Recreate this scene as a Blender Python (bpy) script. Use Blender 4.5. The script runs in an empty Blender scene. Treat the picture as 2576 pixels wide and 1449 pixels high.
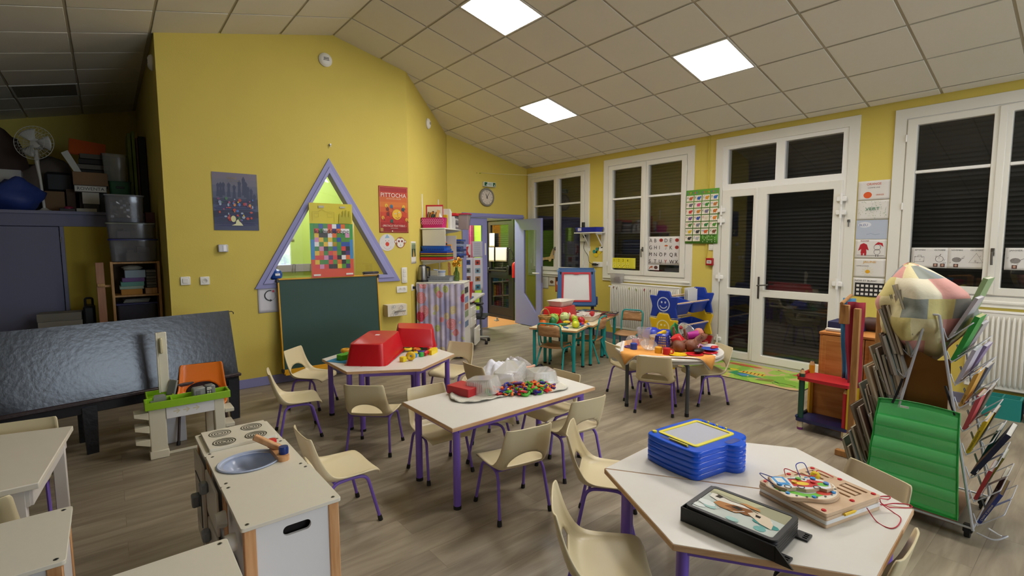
import bpy, math, random
from mathutils import Vector, Matrix, Quaternion
from mathutils.geometry import tessellate_polygon
R = math.radians
rnd = random.Random(7)
scene = bpy.context.scene
COL = scene.collection

# ------------------------------------------------------------------ camera, world, exposure
cam_data = bpy.data.cameras.new('camera')
cam = bpy.data.objects.new('camera', cam_data)
COL.objects.link(cam)
cam_data.sensor_fit = 'HORIZONTAL'
cam_data.sensor_width = 36.0
cam_data.lens = 1251.9 / 2576 * 36.0
cam_data.clip_start = 0.02
_r = Vector((0.775, -0.631, -0.004)).normalized()
_f = Vector((0.629, 0.773, -0.089)).normalized()
_r = (_r - _f * _r.dot(_f)).normalized()
_u = _r.cross(_f)
cam.matrix_world = Matrix(((_r.x, _u.x, -_f.x, 0), (_r.y, _u.y, -_f.y, 0), (_r.z, _u.z, -_f.z, 1.57), (0, 0, 0, 1)))
scene.camera = cam
scene.view_settings.view_transform = 'Standard'
scene.view_settings.look = 'None'
scene.view_settings.gamma = 1.0
scene.view_settings.use_curve_mapping = False
scene.view_settings.exposure = 0.0
world = bpy.data.worlds.new('world')
scene.world = world
world.use_nodes = True
world.node_tree.nodes['Background'].inputs[0].default_value = (0.02, 0.025, 0.035, 1)
world.node_tree.nodes['Background'].inputs[1].default_value = 0.3
PANEL_W = 34.0          # radiance of the lit LED ceiling panels
DAY_W = 150.0         # watts of daylight through the window behind the viewpoint
HALL_W = 22.0           # watts of the lamps in the rooms beyond

# ------------------------------------------------------------------ helpers
def lin(h):
    if isinstance(h, str):
        h = h.lstrip('#'); c = [int(h[i:i+2], 16) / 255 for i in (0, 2, 4)]
    else:
        c = [x / 255 for x in h]
    return tuple(x / 12.92 if x <= .04045 else ((x + .055) / 1.055) ** 2.4 for x in c)

MATS = {}
def mat(col, rough=.5, metal=0., spec=.5, bump=0., bscale=60., var=0., vscale=8., emit=0., coat=0.):
    """plain procedural material; var mottles the colour, bump adds fine relief"""
    key = (str(col), rough, metal, spec, bump, bscale, var, vscale, emit, coat)
    if key in MATS: return MATS[key]
    m = bpy.data.materials.new('m_%d' % len(MATS)); m.use_nodes = True
    nt = m.node_tree; b = nt.nodes['Principled BSDF']
    c = lin(col)
    b.inputs['Base Color'].default_value = (*c, 1)
    b.inputs['Roughness'].default_value = rough
    b.inputs['Metallic'].default_value = metal
    b.inputs['Specular IOR Level'].default_value = spec
    if coat: b.inputs['Coat Weight'].default_value = coat; b.inputs['Coat Roughness'].default_value = .08
    if emit:
        b.inputs['Emission Color'].default_value = (*c, 1); b.inputs['Emission Strength'].default_value = emit
    if var or bump:
        tc = nt.nodes.new('ShaderNodeTexCoord')
    if var:
        n = nt.nodes.new('ShaderNodeTexNoise'); n.inputs['Scale'].default_value = vscale; n.inputs['Detail'].default_value = 4
        nt.links.new(tc.outputs['Object'], n.inputs['Vector'])
        mx = nt.nodes.new('ShaderNodeMix'); mx.data_type = 'RGBA'
        mx.inputs[6].default_value = (*[x * (1 - var) for x in c], 1); mx.inputs[7].default_value = (*[min(1, x * (1 + var)) for x in c], 1)
        nt.links.new(n.outputs['Fac'], mx.inputs[0]); nt.links.new(mx.outputs[2], b.inputs['Base Color'])
    if bump:
        n2 = nt.nodes.new('ShaderNodeTexNoise'); n2.inputs['Scale'].default_value = bscale; n2.inputs['Detail'].default_value = 3
        nt.links.new(tc.outputs['Object'], n2.inputs['Vector'])
        bp = nt.nodes.new('ShaderNodeBump'); bp.inputs['Strength'].default_value = bump; bp.inputs['Distance'].default_value = .01
        nt.links.new(n2.outputs['Fac'], bp.inputs['Height']); nt.links.new(bp.outputs['Normal'], b.inputs['Normal'])
    MATS[key] = m
    return m

def wood(c1, c2, scale=(2, 24, 24), rough=.5, spec=.4):
    key = ('wood', str(c1), str(c2), scale, rough)
    if key in MATS: return MATS[key]
    m = bpy.data.materials.new('wood_%d' % len(MATS)); m.use_nodes = True
    nt = m.node_tree; b = nt.nodes['Principled BSDF']
    tc = nt.nodes.new('ShaderNodeTexCoord'); mp = nt.nodes.new('ShaderNodeMapping'); mp.inputs['Scale'].default_value = scale
    n = nt.nodes.new('ShaderNodeTexNoise'); n.inputs['Scale'].default_value = 1.5; n.inputs['Detail'].default_value = 5; n.inputs['Distortion'].default_value = .6
    cr = nt.nodes.new('ShaderNodeValToRGB')
    cr.color_ramp.elements[0].position = .35; cr.color_ramp.elements[0].color = (*lin(c1), 1)
    cr.color_ramp.elements[1].position = .65; cr.color_ramp.elements[1].color = (*lin(c2), 1)
    nt.links.new(tc.outputs['Object'], mp.inputs['Vector']); nt.links.new(mp.outputs['Vector'], n.inputs['Vector'])
    nt.links.new(n.outputs['Fac'], cr.inputs['Fac']); nt.links.new(cr.outputs['Color'], b.inputs['Base Color'])
    b.inputs['Roughness'].default_value = rough; b.inputs['Specular IOR Level'].default_value = spec
    MATS[key] = m
    return m

def clear(col, alpha=.25, rough=.08, refl=1.45, fr=1.0):
    """thin clear sheet: see-through mixed with a tinted plastic body and a Fresnel gloss"""
    key = ('clear', str(col), alpha, rough, refl, fr)
    if key in MATS: return MATS[key]
    m = bpy.data.materials.new('clear_%d' % len(MATS)); m.use_nodes = True
    nt = m.node_tree; nt.nodes.clear()
    out = nt.nodes.new('ShaderNodeOutputMaterial')
    tr = nt.nodes.new('ShaderNodeBsdfTransparent'); df = nt.nodes.new('ShaderNodeBsdfDiffuse'); df.inputs[0].default_value = (*lin(col), 1)
    gl = nt.nodes.new('ShaderNodeBsdfGlossy'); gl.inputs['Roughness'].default_value = rough
    lw = nt.nodes.new('ShaderNodeLayerWeight'); lw.inputs[0].default_value = .5
    pw = nt.nodes.new('ShaderNodeMath'); pw.operation = 'POWER'; pw.inputs[1].default_value = 4; nt.links.new(lw.outputs['Facing'], pw.inputs[0])
    fn = nt.nodes.new('ShaderNodeMath'); fn.operation = 'MULTIPLY_ADD'; fn.inputs[1].default_value = .7*fr; fn.inputs[2].default_value = ((refl-1)/(refl+1))**2*fr; nt.links.new(pw.outputs[0], fn.inputs[0])
    m1 = nt.nodes.new('ShaderNodeMixShader'); m1.inputs[0].default_value = alpha
    m2 = nt.nodes.new('ShaderNodeMixShader')
    nt.links.new(tr.outputs[0], m1.inputs[1]); nt.links.new(df.outputs[0], m1.inputs[2])
    nt.links.new(fn.outputs[0], m2.inputs[0]); nt.links.new(m1.outputs[0], m2.inputs[1]); nt.links.new(gl.outputs[0], m2.inputs[2])
    nt.links.new(m2.outputs[0], out.inputs[0])
    MATS[key] = m
    return m

def rot(axis, deg): return Matrix.Rotation(R(deg), 4, axis)
def tr(x, y, z): return Matrix.Translation((x, y, z))

class MB:
    """collects shapes, then links them as ONE mesh object"""
    def __init__(s):
        s.v = []; s.f = []; s.mi = []; s.mats = []; s.cur = 0; s.T = Matrix()
    def m(s, material):
        if material not in s.mats: s.mats.append(material)
        s.cur = s.mats.index(material); return s
    def t(s, M=None): s.T = M if M is not None else Matrix(); return s
    def add(s, vs, fs):
        o = len(s.v)
        s.v += [tuple(s.T @ Vector(p)) for p in vs]
        s.f += [tuple(i + o for i in f) for f in fs]; s.mi += [s.cur] * len(fs); return s
    def box(s, x0, x1, y0, y1, z0, z1, c=0):
        if x0 > x1: x0, x1 = x1, x0
        if y0 > y1: y0, y1 = y1, y0
        if z0 > z1: z0, z1 = z1, z0
        if c <= 0:
            return s.add([(x0,y0,z0),(x1,y0,z0),(x1,y1,z0),(x0,y1,z0),(x0,y0,z1),(x1,y0,z1),(x1,y1,z1),(x0,y1,z1)],
                         [(3,2,1,0),(4,5,6,7),(0,1,5,4),(1,2,6,5),(2,3,7,6),(3,0,4,7)])
        c = min(c, (x1-x0)*.45, (y1-y0)*.45, (z1-z0)*.45)
        X, Y, Z = (x0, x1), (y0, y1), (z0, z1)
        vs = []; idx = {}
        for i in (0, 1):
            for j in (0, 1):
                for k in (0, 1):
                    x, y, z = X[i], Y[j], Z[k]
                    dx, dy, dz = (c if i == 0 else -c), (c if j == 0 else -c), (c if k == 0 else -c)
                    idx[i,j,k,0] = len(vs); vs.append((x, y+dy, z+dz))
                    idx[i,j,k,1] = len(vs); vs.append((x+dx, y, z+dz))
                    idx[i,j,k,2] = len(vs); vs.append((x+dx, y+dy, z))
        fs = []
        def F(l, out):
            p = [Vector(vs[q]) for q in l]; nn = (p[1]-p[0]).cross(p[2]-p[0])
            fs.append(tuple(l) if nn.dot(Vector(out)) > 0 else tuple(reversed(l)))
        for a in range(3):
            for q in (0, 1):
                l = []
                for (b1, b2) in ((0,0),(1,0),(1,1),(0,1)):
                    kk = [0,0,0]; kk[a] = q; o = [n for n in range(3) if n != a]; kk[o[0]] = b1; kk[o[1]] = b2
                    l.append(idx[kk[0],kk[1],kk[2],a])
                d = [0,0,0]; d[a] = 1 if q else -1; F(l, d)
        for a in range(3):
            o = [n for n in range(3) if n != a]
            for b1 in (0, 1):
                for b2 in (0, 1):
                    k0 = [0,0,0]; k0[o[0]] = b1; k0[o[1]] = b2; k1 = list(k0); k1[a] = 1
                    d = [0,0,0]; d[o[0]] = 1 if b1 else -1; d[o[1]] = 1 if b2 else -1
                    F([idx[(*k0, o[0])], idx[(*k1, o[0])], idx[(*k1, o[1])], idx[(*k0, o[1])]], d)
        for i in (0, 1):
            for j in (0, 1):
                for k in (0, 1):
                    F([idx[i,j,k,0], idx[i,j,k,1], idx[i,j,k,2]], (1 if i else -1, 1 if j else -1, 1 if k else -1))
        return s.add(vs, fs)
    def cbox(s, cx, cy, cz, sx, sy, sz, c=0): return s.box(cx-sx/2, cx+sx/2, cy-sy/2, cy+sy/2, cz-sz/2, cz+sz/2, c)
    def tube(s, pts, r, n=8, closed=False, cap=True):
        P = [Vector(p) for p in pts]; L = len(P)
        rr = r if hasattr(r, '__len__') else [r] * L
        vs = []; fs = []; up = None
        for i in range(L):
            if closed: d = P[(i+1) % L] - P[i-1]
            else: d = P[min(i+1, L-1)] - P[max(i-1, 0)]
            if d.length < 1e-9: d = Vector((0,0,1))
            d.normalize()
            if up is None: up = Vector((0,0,1)) if abs(d.z) < .9 else Vector((1,0,0))
            a = d.cross(up)
            if a.length < 1e-6: a = d.cross(Vector((0,1,.1)))
            a.normalize(); b = a.cross(d); up = b
            for k in range(n):
                an = 2*math.pi*k/n
                vs.append(tuple(P[i] + a*math.cos(an)*rr[i] + b*math.sin(an)*rr[i]))
        for i in range(L if closed else L-1):
            j = (i+1) % L
            for k in range(n):
                k2 = (k+1) % n
                fs.append((i*n+k, i*n+k2, j*n+k2, j*n+k))
        if cap and not closed:
            fs.append(tuple(reversed(range(n)))); fs.append(tuple((L-1)*n+k for k in range(n)))
        return s.add(vs, [f[::-1] for f in fs])
    def lathe(s, prof, n=20, cx=0, cy=0, sx=1, sy=1):
        vs = []; fs = []; rows = []
        for (r, z) in prof:
            if r < 1e-6:
                rows.append([len(vs)] * n); vs.append((cx, cy, z))
            else:
                rows.append(list(range(len(vs), len(vs)+n)))
                vs += [(cx+r*sx*math.cos(2*math.pi*k/n), cy+r*sy*math.sin(2*math.pi*k/n), z) for k in range(n)]
        for a, b in zip(rows, rows[1:]):
            for k in range(n):
                k2 = (k+1) % n
                f = [a[k], a[k2], b[k2], b[k]]; g = []
                for q in f:
                    if q not in g: g.append(q)
                if len(g) > 2: fs.append(tuple(g))
        return s.add(vs, fs)
    def sph(s, c, r, n=14, k=9):
        if not hasattr(r, '__len__'): r = (r, r, r)
        T0 = s.T; s.T = T0 @ tr(*c) @ Matrix.Diagonal((r[0], r[1], r[2], 1))
        s.lathe([(math.sin(math.pi*i/k), -math.cos(math.pi*i/k)) for i in range(k+1)], n); s.T = T0; return s
    def prism(s, poly, z0, z1, holes=()):
        def area(p): return sum(a[0]*b[1]-b[0]*a[1] for a, b in zip(p, list(p[1:])+[p[0]]))
        loops = [list(poly) if area(poly) > 0 else list(reversed(poly))]
        for h in holes: loops.append(list(h) if area(h) < 0 else list(reversed(h)))
        flat = [p for l in loops for p in l]; n = len(flat)
        tris = tessellate_polygon([[Vector((p[0], p[1], 0)) for p in l] for l in loops])
        fs = []
        for t in tris:
            a, b, c = [flat[i] for i in t]
            ar = (b[0]-a[0])*(c[1]-a[1]) - (b[1]-a[1])*(c[0]-a[0])
            if abs(ar) < 1e-14: continue
            t = tuple(t) if ar > 0 else tuple(reversed(t))
            fs.append(tuple(i+n for i in t)); fs.append(tuple(reversed(t)))
        if not holes: fs = [tuple(range(n, 2*n)), tuple(reversed(range(n)))] if convexish(loops[0]) else fs
        o = 0
        for l in loops:
            for i in range(len(l)):
                j = (i+1) % len(l); fs.append((o+i, o+j, o+j+n, o+i+n))
            o += len(l)
        return s.add([(p[0], p[1], z0) for p in flat] + [(p[0], p[1], z1) for p in flat], fs)
    def grid(s, P):
        nu = len(P); nv = len(P[0]); vs = [p for row in P for p in row]
        return s.add(vs, [(i*nv+j, (i+1)*nv+j, (i+1)*nv+j+1, i*nv+j+1) for i in range(nu-1) for j in range(nv-1)])
    def build(s, name, parent=None, material=None, M=None, smooth=38, solid=0, sub=0, bevel=0):
        me = bpy.data.meshes.new(name)
        me.from_pydata(s.v, [], s.f)
        if material is not None and not s.mats: s.mats = [material]
        for q in s.mats: me.materials.append(q)
        if len(s.mats) > 1: me.polygons.foreach_set('material_index', s.mi)
        if smooth:
            me.polygons.foreach_set('use_smooth', [True] * len(me.polygons))
            me.set_sharp_from_angle(angle=R(smooth))
        me.update()
        o = bpy.data.objects.new(name, me); COL.objects.link(o)
        if parent is not None: o.parent = parent
        if M is not None: o.matrix_local = M
        if solid:
            md = o.modifiers.new('thick', 'SOLIDIFY'); md.thickness = solid; md.offset = 0
        if bevel:
            md = o.modifiers.new('bev', 'BEVEL'); md.width = bevel; md.segments = 2; md.limit_method = 'ANGLE'
        if sub:
            md = o.modifiers.new('sub', 'SUBSURF'); md.levels = sub; md.render_levels = sub
        return o

def convexish(p):
    n = len(p)
    for i in range(n):
        a, b, c = p[i-2], p[i-1], p[i]
        if (b[0]-a[0])*(c[1]-b[1]) - (b[1]-a[1])*(c[0]-b[0]) < -1e-12: return False
    return True

def rrect(x0, x1, y0, y1, r, n=4):
    out = []
    for cx, cy, a0 in ((x1-r, y1-r, 0), (x0+r, y1-r, 90), (x0+r, y0+r, 180), (x1-r, y0+r, 270)):
        for k in range(n+1):
            a = R(a0 + 90*k/n); out.append((cx+r*math.cos(a), cy+r*math.sin(a)))
    return out
def ellipse(cx, cy, rx, ry, n=20, a0=0, a1=360):
    full = abs(a1-a0) >= 360
    return [(cx+rx*math.cos(R(a0+(a1-a0)*k/(n if full else n-1))), cy+ry*math.sin(R(a0+(a1-a0)*k/(n if full else n-1)))) for k in range(n)]
def bend(pts, r, n=4):
    """round the corners of a polyline"""
    P = [Vector(p) for p in pts]; out = [P[0]]
    for i in range(1, len(P)-1):
        a = (P[i-1]-P[i]); b = (P[i+1]-P[i]); q = min(r, a.length*.49, b.length*.49)
        a.normalize(); b.normalize(); A = P[i]+a*q; B = P[i]+b*q
        for k in range(n+1):
            t = k/n; out.append((A*(1-t)+P[i]*t)*(1-t) + (P[i]*(1-t)+B*t)*t)
    out.append(P[-1]); return out

ORD = ['first', 'second', 'third', 'fourth', 'fifth', 'sixth', 'seventh', 'eighth', 'ninth']
def tag(o, label=None, cat=None, group=None, kind=None):
    if label: o['label'] = label
    if cat: o['category'] = cat
    if group: o['group'] = group
    if kind: o['kind'] = kind
    return o
def thing(name, label, cat, loc=(0,0,0), rz=0, group=None, M=None):
    o = bpy.data.objects.new(name, None); COL.objects.link(o); o.empty_display_size = .05
    if M is not None: o.matrix_world = M
    else: o.location = loc; o.rotation_euler = (0, 0, R(rz))
    return tag(o, label, cat, group)
def struct(o): o['kind'] = 'structure'; return o
def sempty(name, loc=(0,0,0), M=None):
    o = bpy.data.objects.new(name, None); COL.objects.link(o); o.empty_display_size = .05
    if M is not None: o.matrix_world = M
    else: o.location = loc
    return struct(o)
def kids(o): return [c for c in bpy.data.objects if c.parent == o]
TREE = {}
def dup(root, loc, rz, label, group=None, M=None):
    """copy a thing with copies of its parts and sub-parts (mesh data shared)"""
    if root.name not in TREE: TREE[root.name] = [(c, kids(c)) for c in kids(root)]
    r = root.copy(); COL.objects.link(r)
    if M is not None: r.matrix_world = M
    else: r.location = loc; r.rotation_euler = (0, 0, R(rz))
    r['label'] = label
    if group: r['group'] = group
    for ch, gs in TREE[root.name]:
        c = ch.copy(); COL.objects.link(c); c.parent = r
        for g in gs:
            d = g.copy(); COL.objects.link(d); d.parent = c
    return r
def copy1(o, M, parent=None, label=None, group=None):
    c = o.copy(); COL.objects.link(c); c.parent = parent
    c.matrix_local = M
    if label: c['label'] = label
    if group: c['group'] = group
    return c

WALLS = {'back': ((1,0,0), (0,-1,0)), 'right': ((0,-1,0), (-1,0,0)), 'ang': ((.7167,.6974,0), (.6974,-.7167,0))}
def wframe(o, w):
    x, z = WALLS[w]; X = Vector(x).normalized(); Z = Vector(z).normalized(); Y = Vector((0,0,1))
    return Matrix(((X.x,Y.x,Z.x,o[0]),(X.y,Y.y,Z.y,o[1]),(X.z,Y.z,Z.z,o[2]),(0,0,0,1)))

TXT = {}
def text_geo(s, size):
    key = s
    if key not in TXT:
        cu = bpy.data.curves.new('txt', 'FONT'); cu.body = s; cu.size = 1; cu.resolution_u = 3
        ob = bpy.data.objects.new('txt', cu); me = ob.to_mesh()
        TXT[key] = ([(v.co.x, v.co.y) for v in me.vertices], [tuple(p.vertices) for p in me.polygons])
        ob.to_mesh_clear(); bpy.data.objects.remove(ob); bpy.data.curves.remove(cu)
    v, f = TXT[key]
    return [(x*size, y*size) for x, y in v], f

class Pr(MB):
    """flat print on a sheet: local x right, y up, z out of the sheet; later items lie on top"""
    def __init__(s, z=.0016, rough=.5):
        super().__init__(); s.z = z; s.rough = rough
    def c(s, col): return s.m(mat(col, s.rough))
    def up(s): s.z += .00012
    def poly(s, col, pts):
        s.c(col); s.up()
        P = list(pts)
        ar = sum(a[0]*b[1]-b[0]*a[1] for a, b in zip(P, P[1:]+[P[0]]))
        if ar < 0: P.reverse()
        if convexish(P): s.add([(x, y, s.z) for x, y in P], [tuple(range(len(P)))])
        else:
            t = tessellate_polygon([[Vector((x, y, 0)) for x, y in P]])
            fs = []
            for q in t:
                a, b, c = [P[i] for i in q]
                ar = (b[0]-a[0])*(c[1]-a[1]) - (b[1]-a[1])*(c[0]-a[0])
                if abs(ar) > 1e-14: fs.append(tuple(q) if ar > 0 else tuple(reversed(q)))
            s.add([(x, y, s.z) for x, y in P], fs)
        return s
    def rect(s, col, x0, x1, y0, y1): return s.poly(col, [(x0,y0),(x1,y0),(x1,y1),(x0,y1)])
    def ell(s, col, cx, cy, rx, ry, n=18, a0=0, a1=360): return s.poly(col, ellipse(cx, cy, rx, ry, n, a0, a1))
    def line(s, col, pts, w, closed=False):
        s.c(col); s.up()
        P = [Vector((*p, 0)) for p in pts]; L = len(P); vs = []; fs = []
        for i in range(L):
            if closed: d = P[(i+1) % L]-P[i-1]
            else: d = P[min(i+1, L-1)]-P[max(i-1, 0)]
            if d.length < 1e-9: d = Vector((1,0,0))
            d.normalize(); nn = Vector((-d.y, d.x, 0))*w/2
            vs += [((P[i]-nn).x, (P[i]-nn).y, s.z), ((P[i]+nn).x, (P[i]+nn).y, s.z)]
        for i in range(L if closed else L-1):
            j = (i+1) % L; fs.append((2*i, 2*j, 2*j+1, 2*i+1))
        return s.add(vs, fs)
    def ring(s, col, cx, cy, r, w, n=28, a0=0, a1=360, ry=None):
        return s.line(col, ellipse(cx, cy, r, ry or r, n, a0, a1), w, closed=abs(a1-a0) >= 360)
    def text(s, col, st, x, y, size, width=None, center=False, sl=0, ang=0):
        v, f = text_geo(st, size)
        if not v: return s
        x0 = min(p[0] for p in v); x1 = max(p[0] for p in v)
        k = width/(x1-x0) if width else 1
        ox = -(x1-x0)*k/2 if center else 0
        ca, sa = math.cos(R(ang)), math.sin(R(ang))
        s.c(col); s.up()
        pts = []
        for px, py in v:
            qx = ox+(px-x0)*k+sl*py; qy = py
            pts.append((x+qx*ca-qy*sa, y+qx*sa+qy*ca, s.z))
        return s.add(pts, f)
# ------------------------------------------------------------------ shared materials
M_wall = mat('#d8c45e', .75, bump=.10, bscale=90, var=.04, vscale=3)
M_plain = mat('#dcd8cc', .8)
M_lav = mat('#8f90c4', .45, bump=.05, bscale=40)
M_white = mat('#e4e1d6', .38)
M_white2 = mat('#eceae4', .45)
M_black = mat('#17171a', .45)
M_rubber = mat('#141316', .6)
M_chrome = mat('#b8b8bc', .25, metal=1)
M_steel = mat('#8d8c8a', .35, metal=1)
M_lime = mat('#a8d848', .7)
M_cream = mat('#ddcfa8', .33, spec=.5, var=.03, vscale=5)
M_purple = mat('#7d5fc4', .35)
M_top = mat('#dedad2', .38, var=.02, vscale=30)
M_edge = wood('#c99d74', '#d9b48c', (6, 6, 40))
M_teal = mat('#1c9c9b', .35)
M_ply = wood('#a67a50', '#c2966a', (4, 30, 30))
M_beech = wood('#c8905c', '#dba878', (30, 30, 3))
M_pine = wood('#b98a55', '#cfa26c', (30, 30, 3))
M_red = mat('#c8131f', .32, spec=.5)
M_blue = mat('#1453c9', .28)
M_paper = mat('#e9e6df', .8)
M_glass = clear('#20221f', .12, .015, 1.62)
M_tile = mat('#e4e0d2', .9, bump=.1, bscale=220, var=.02, vscale=40)
M_bar = mat('#bdb6a2', .8)

def floor_mat():
    m = bpy.data.materials.new('vinyl_planks'); m.use_nodes = True
    nt = m.node_tree; b = nt.nodes['Principled BSDF']; L = nt.links
    tc = nt.nodes.new('ShaderNodeTexCoord')
    br = nt.nodes.new('ShaderNodeTexBrick'); br.inputs['Scale'].default_value = 1
    br.inputs['Brick Width'].default_value = 1.2; br.inputs['Row Height'].default_value = .18
    br.inputs['Mortar Size'].default_value = .0016; br.offset = .37
    br.inputs['Color1'].default_value = (.1, .1, .1, 1); br.inputs['Color2'].default_value = (.9, .9, .9, 1); br.inputs['Mortar'].default_value = (.35, .35, .35, 1)
    L.new(tc.outputs['Object'], br.inputs['Vector'])
    # each plank shifts its own grain
    mul = nt.nodes.new('ShaderNodeVectorMath'); mul.operation = 'MULTIPLY_ADD'; mul.inputs[1].default_value = (7, 3, 0)
    L.new(br.outputs['Color'], mul.inputs[0]); L.new(tc.outputs['Object'], mul.inputs[2])
    mp = nt.nodes.new('ShaderNodeMapping'); mp.inputs['Scale'].default_value = (.8, 6, 1); L.new(mul.outputs[0], mp.inputs['Vector'])
    n = nt.nodes.new('ShaderNodeTexNoise'); n.inputs['Scale'].default_value = 2.2; n.inputs['Detail'].default_value = 5; n.inputs['Roughness'].default_value = .55; n.inputs['Distortion'].default_value = .5
    L.new(mp.outputs[0], n.inputs['Vector'])
    cr = nt.nodes.new('ShaderNodeValToRGB')
    for i, (p, c) in enumerate(((.2, '#736757'), (.44, '#8b7f6d'), (.6, '#9c907c'), (.82, '#ada28e'))):
        if i < 2: e = cr.color_ramp.elements[i]; e.position = p
        else: e = cr.color_ramp.elements.new(p)
        e.color = (*lin(c), 1)
    L.new(n.outputs['Fac'], cr.inputs['Fac'])
    mx = nt.nodes.new('ShaderNodeMix'); mx.data_type = 'RGBA'; mx.blend_type = 'OVERLAY'; mx.inputs[0].default_value = .10
    L.new(cr.outputs['Color'], mx.inputs[6]); L.new(br.outputs['Color'], mx.inputs[7])
    m2 = nt.nodes.new('ShaderNodeMix'); m2.data_type = 'RGBA'; m2.inputs[7].default_value = (*lin('#5a4e40'), 1)
    ml = nt.nodes.new('ShaderNodeMath'); ml.operation = 'MULTIPLY'; ml.inputs[1].default_value = .35
    L.new(br.outputs['Fac'], ml.inputs[0]); L.new(ml.outputs[0], m2.inputs[0]); L.new(mx.outputs[2], m2.inputs[6])
    L.new(m2.outputs[2], b.inputs['Base Color'])
    b.inputs['Roughness'].default_value = .42; b.inputs['Specular IOR Level'].default_value = .4
    bp = nt.nodes.new('ShaderNodeBump'); bp.inputs['Strength'].default_value = .08; bp.inputs['Distance'].default_value = .01
    L.new(n.outputs['Fac'], bp.inputs['Height']); L.new(bp.outputs[0], b.inputs['Normal'])
    return m

def area(name, loc, size, power, rx=0, ry=0, col=(1, .97, .92), sy=None):
    ld = bpy.data.lights.new(name, 'AREA'); ld.energy = power; ld.size = size; ld.color = col
    if sy: ld.shape = 'RECTANGLE'; ld.size_y = sy
    o = bpy.data.objects.new(name, ld); COL.objects.link(o); o.location = loc; o.rotation_euler = (R(rx), R(ry), 0); return o
# ------------------------------------------------------------------ room shell
struct(MB().box(-3.6, 6.6, -4.5, 7.44, -.1, 0).build('floor', None, floor_mat(), smooth=0))
struct(MB().box(-3.6, 6.6, 7.44, 9.7, -.1, .001).build('floor_hall', None, mat('#c98f58', .4, var=.1, vscale=6), smooth=0))
TS = math.tan(R(13.2))
def ceil_z(x): return 4.001 - abs(x-2.197)*TS

# back wall with its triangular opening
fr = wframe((0, 5.987, 0), 'back')
TRI_O = [(1.237, 1.084), (2.974, 1.09), (2.095, 2.577)]
TRI_I = [(1.385, 1.178), (2.79, 1.181), (2.091, 2.405)]
def shrink(p, k):
    cx = sum(q[0] for q in p)/3; cy = sum(q[1] for q in p)/3
    return [(cx+(x-cx)*k, cy+(y-cy)*k) for x, y in p]
TRI_H = shrink(TRI_O, .93)
w = MB().t(fr).prism([(.475, 0), (3.127, 0), (3.127, ceil_z(3.127)), (2.197, 4.001), (.475, ceil_z(.475))], -.12, 0, [TRI_H])
struct(w.build('wall_back', None, M_wall, smooth=0))
w4 = sempty('window_4', (2.09, 5.987, 1.08))
w = MB().t(tr(-2.09, -5.987, -1.08) @ fr).prism(TRI_O, -.005, .022, [shrink(TRI_O, .895)])
w.build('architrave', w4, M_lav, bevel=.004)
MB().t(tr(-2.09, -5.987, -1.08) @ fr).prism(shrink(TRI_O, .90), -.1, .034, [TRI_I]).build('frame', w4, mat('#9899cc', .4), bevel=.004)
MB().t(tr(-2.09, -5.987, -1.08) @ fr).prism(shrink(TRI_I, 1.01), -.07, -.064).build('glass', w4, M_glass)

# angled wall, clock wall, alcove and outer walls
fa = wframe((3.127, 5.987, 0), 'ang')
struct(MB().t(fa).prism([(0, 0), (2.069, 0), (2.069, ceil_z(4.61)), (0, ceil_z(3.127))], -.1, 0).build('wall_angled', None, M_wall, smooth=0))
fc = wframe((0, 7.425, 0), 'back')
w = MB().t(fc).prism([(4.611, 0), (4.93, 0), (4.93, 2.11), (6.31, 2.11), (6.31, 0), (6.5, 0), (6.5, ceil_z(6.5)), (4.611, ceil_z(4.611))], -.12, 0)
struct(w.build('wall_clock', None, M_wall, smooth=0))
struct(MB().box(.475, .595, 5.987+.12, 9.6, 0, 3.6).build('wall_alcove', None, M_wall, smooth=0))
struct(MB().box(-3.6, .6, 9.6, 9.7, 0, 3.62).build('wall_storage', None, M_wall, smooth=0))
struct(MB().box(-3.7, -3.6, -4.5, 9.7, 0, 2.7).build('wall_left', None, mat('#57533f', .8), smooth=0))  # unseen wall; its dark colour is chosen to cut bounce into the alcove
w = MB().t(tr(0, -4.5, 0) @ Matrix(((-1,0,0,0),(0,0,1,0),(0,1,0,0),(0,0,0,1)))).prism([(-6.7, 0), (3.7, 0), (3.7, 2.64), (-2.197, 4.0), (-6.7, 2.96)], -.1, 0, [[(-4.6, .85), (-1.9, .85), (-1.9, 2.55), (-4.6, 2.55)]])
struct(w.build('wall_rear', None, M_plain, smooth=0))
w6 = sempty('window_6', (3.25, -4.5, .85))
MB().t(Matrix(((1,0,0,0),(0,0,1,0),(0,1,0,0),(0,0,0,1)))).prism([(-1.4, -.05), (1.4, -.05), (1.4, 1.75), (-1.4, 1.75)], -.06, .02, [[(-1.27, .07), (-.46, .07), (-.46, 1.63), (-1.27, 1.63)], [(-.40, .07), (.40, .07), (.40, 1.63), (-.40, 1.63)], [(.46, .07), (1.27, .07), (1.27, 1.63), (.46, 1.63)]]).build('frame', w6, M_white)
# window wall: piers, aprons and lintels around the openings
XW = 6.417
OPEN = [(5.80, 7.36, .965, 2.895), (3.86, 5.465, .965, 2.9), (-.03, 1.575, .965, 2.905), (1.905, 3.525, 0, 2.93), (-2.1, -.45, .965, 2.9)]
w = MB()
ys = [-4.5, -2.1, -.45, -.03, 1.575, 1.905, 3.525, 3.86, 5.465, 5.80, 7.36, 7.5]
for a, b in zip(ys, ys[1:]):
    op = [o for o in OPEN if o[0] <= a+.001 and o[1] >= b-.001]
    if op:
        if op[0][2] > 0: w.box(XW, XW+.28, a, b, 0, op[0][2])
        w.box(XW, XW+.28, a, b, op[0][3], 3.02)
    else: w.box(XW, XW+.28, a, b, 0, 3.02)
struct(w.build('wall_right', None, M_wall, smooth=0))
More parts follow.
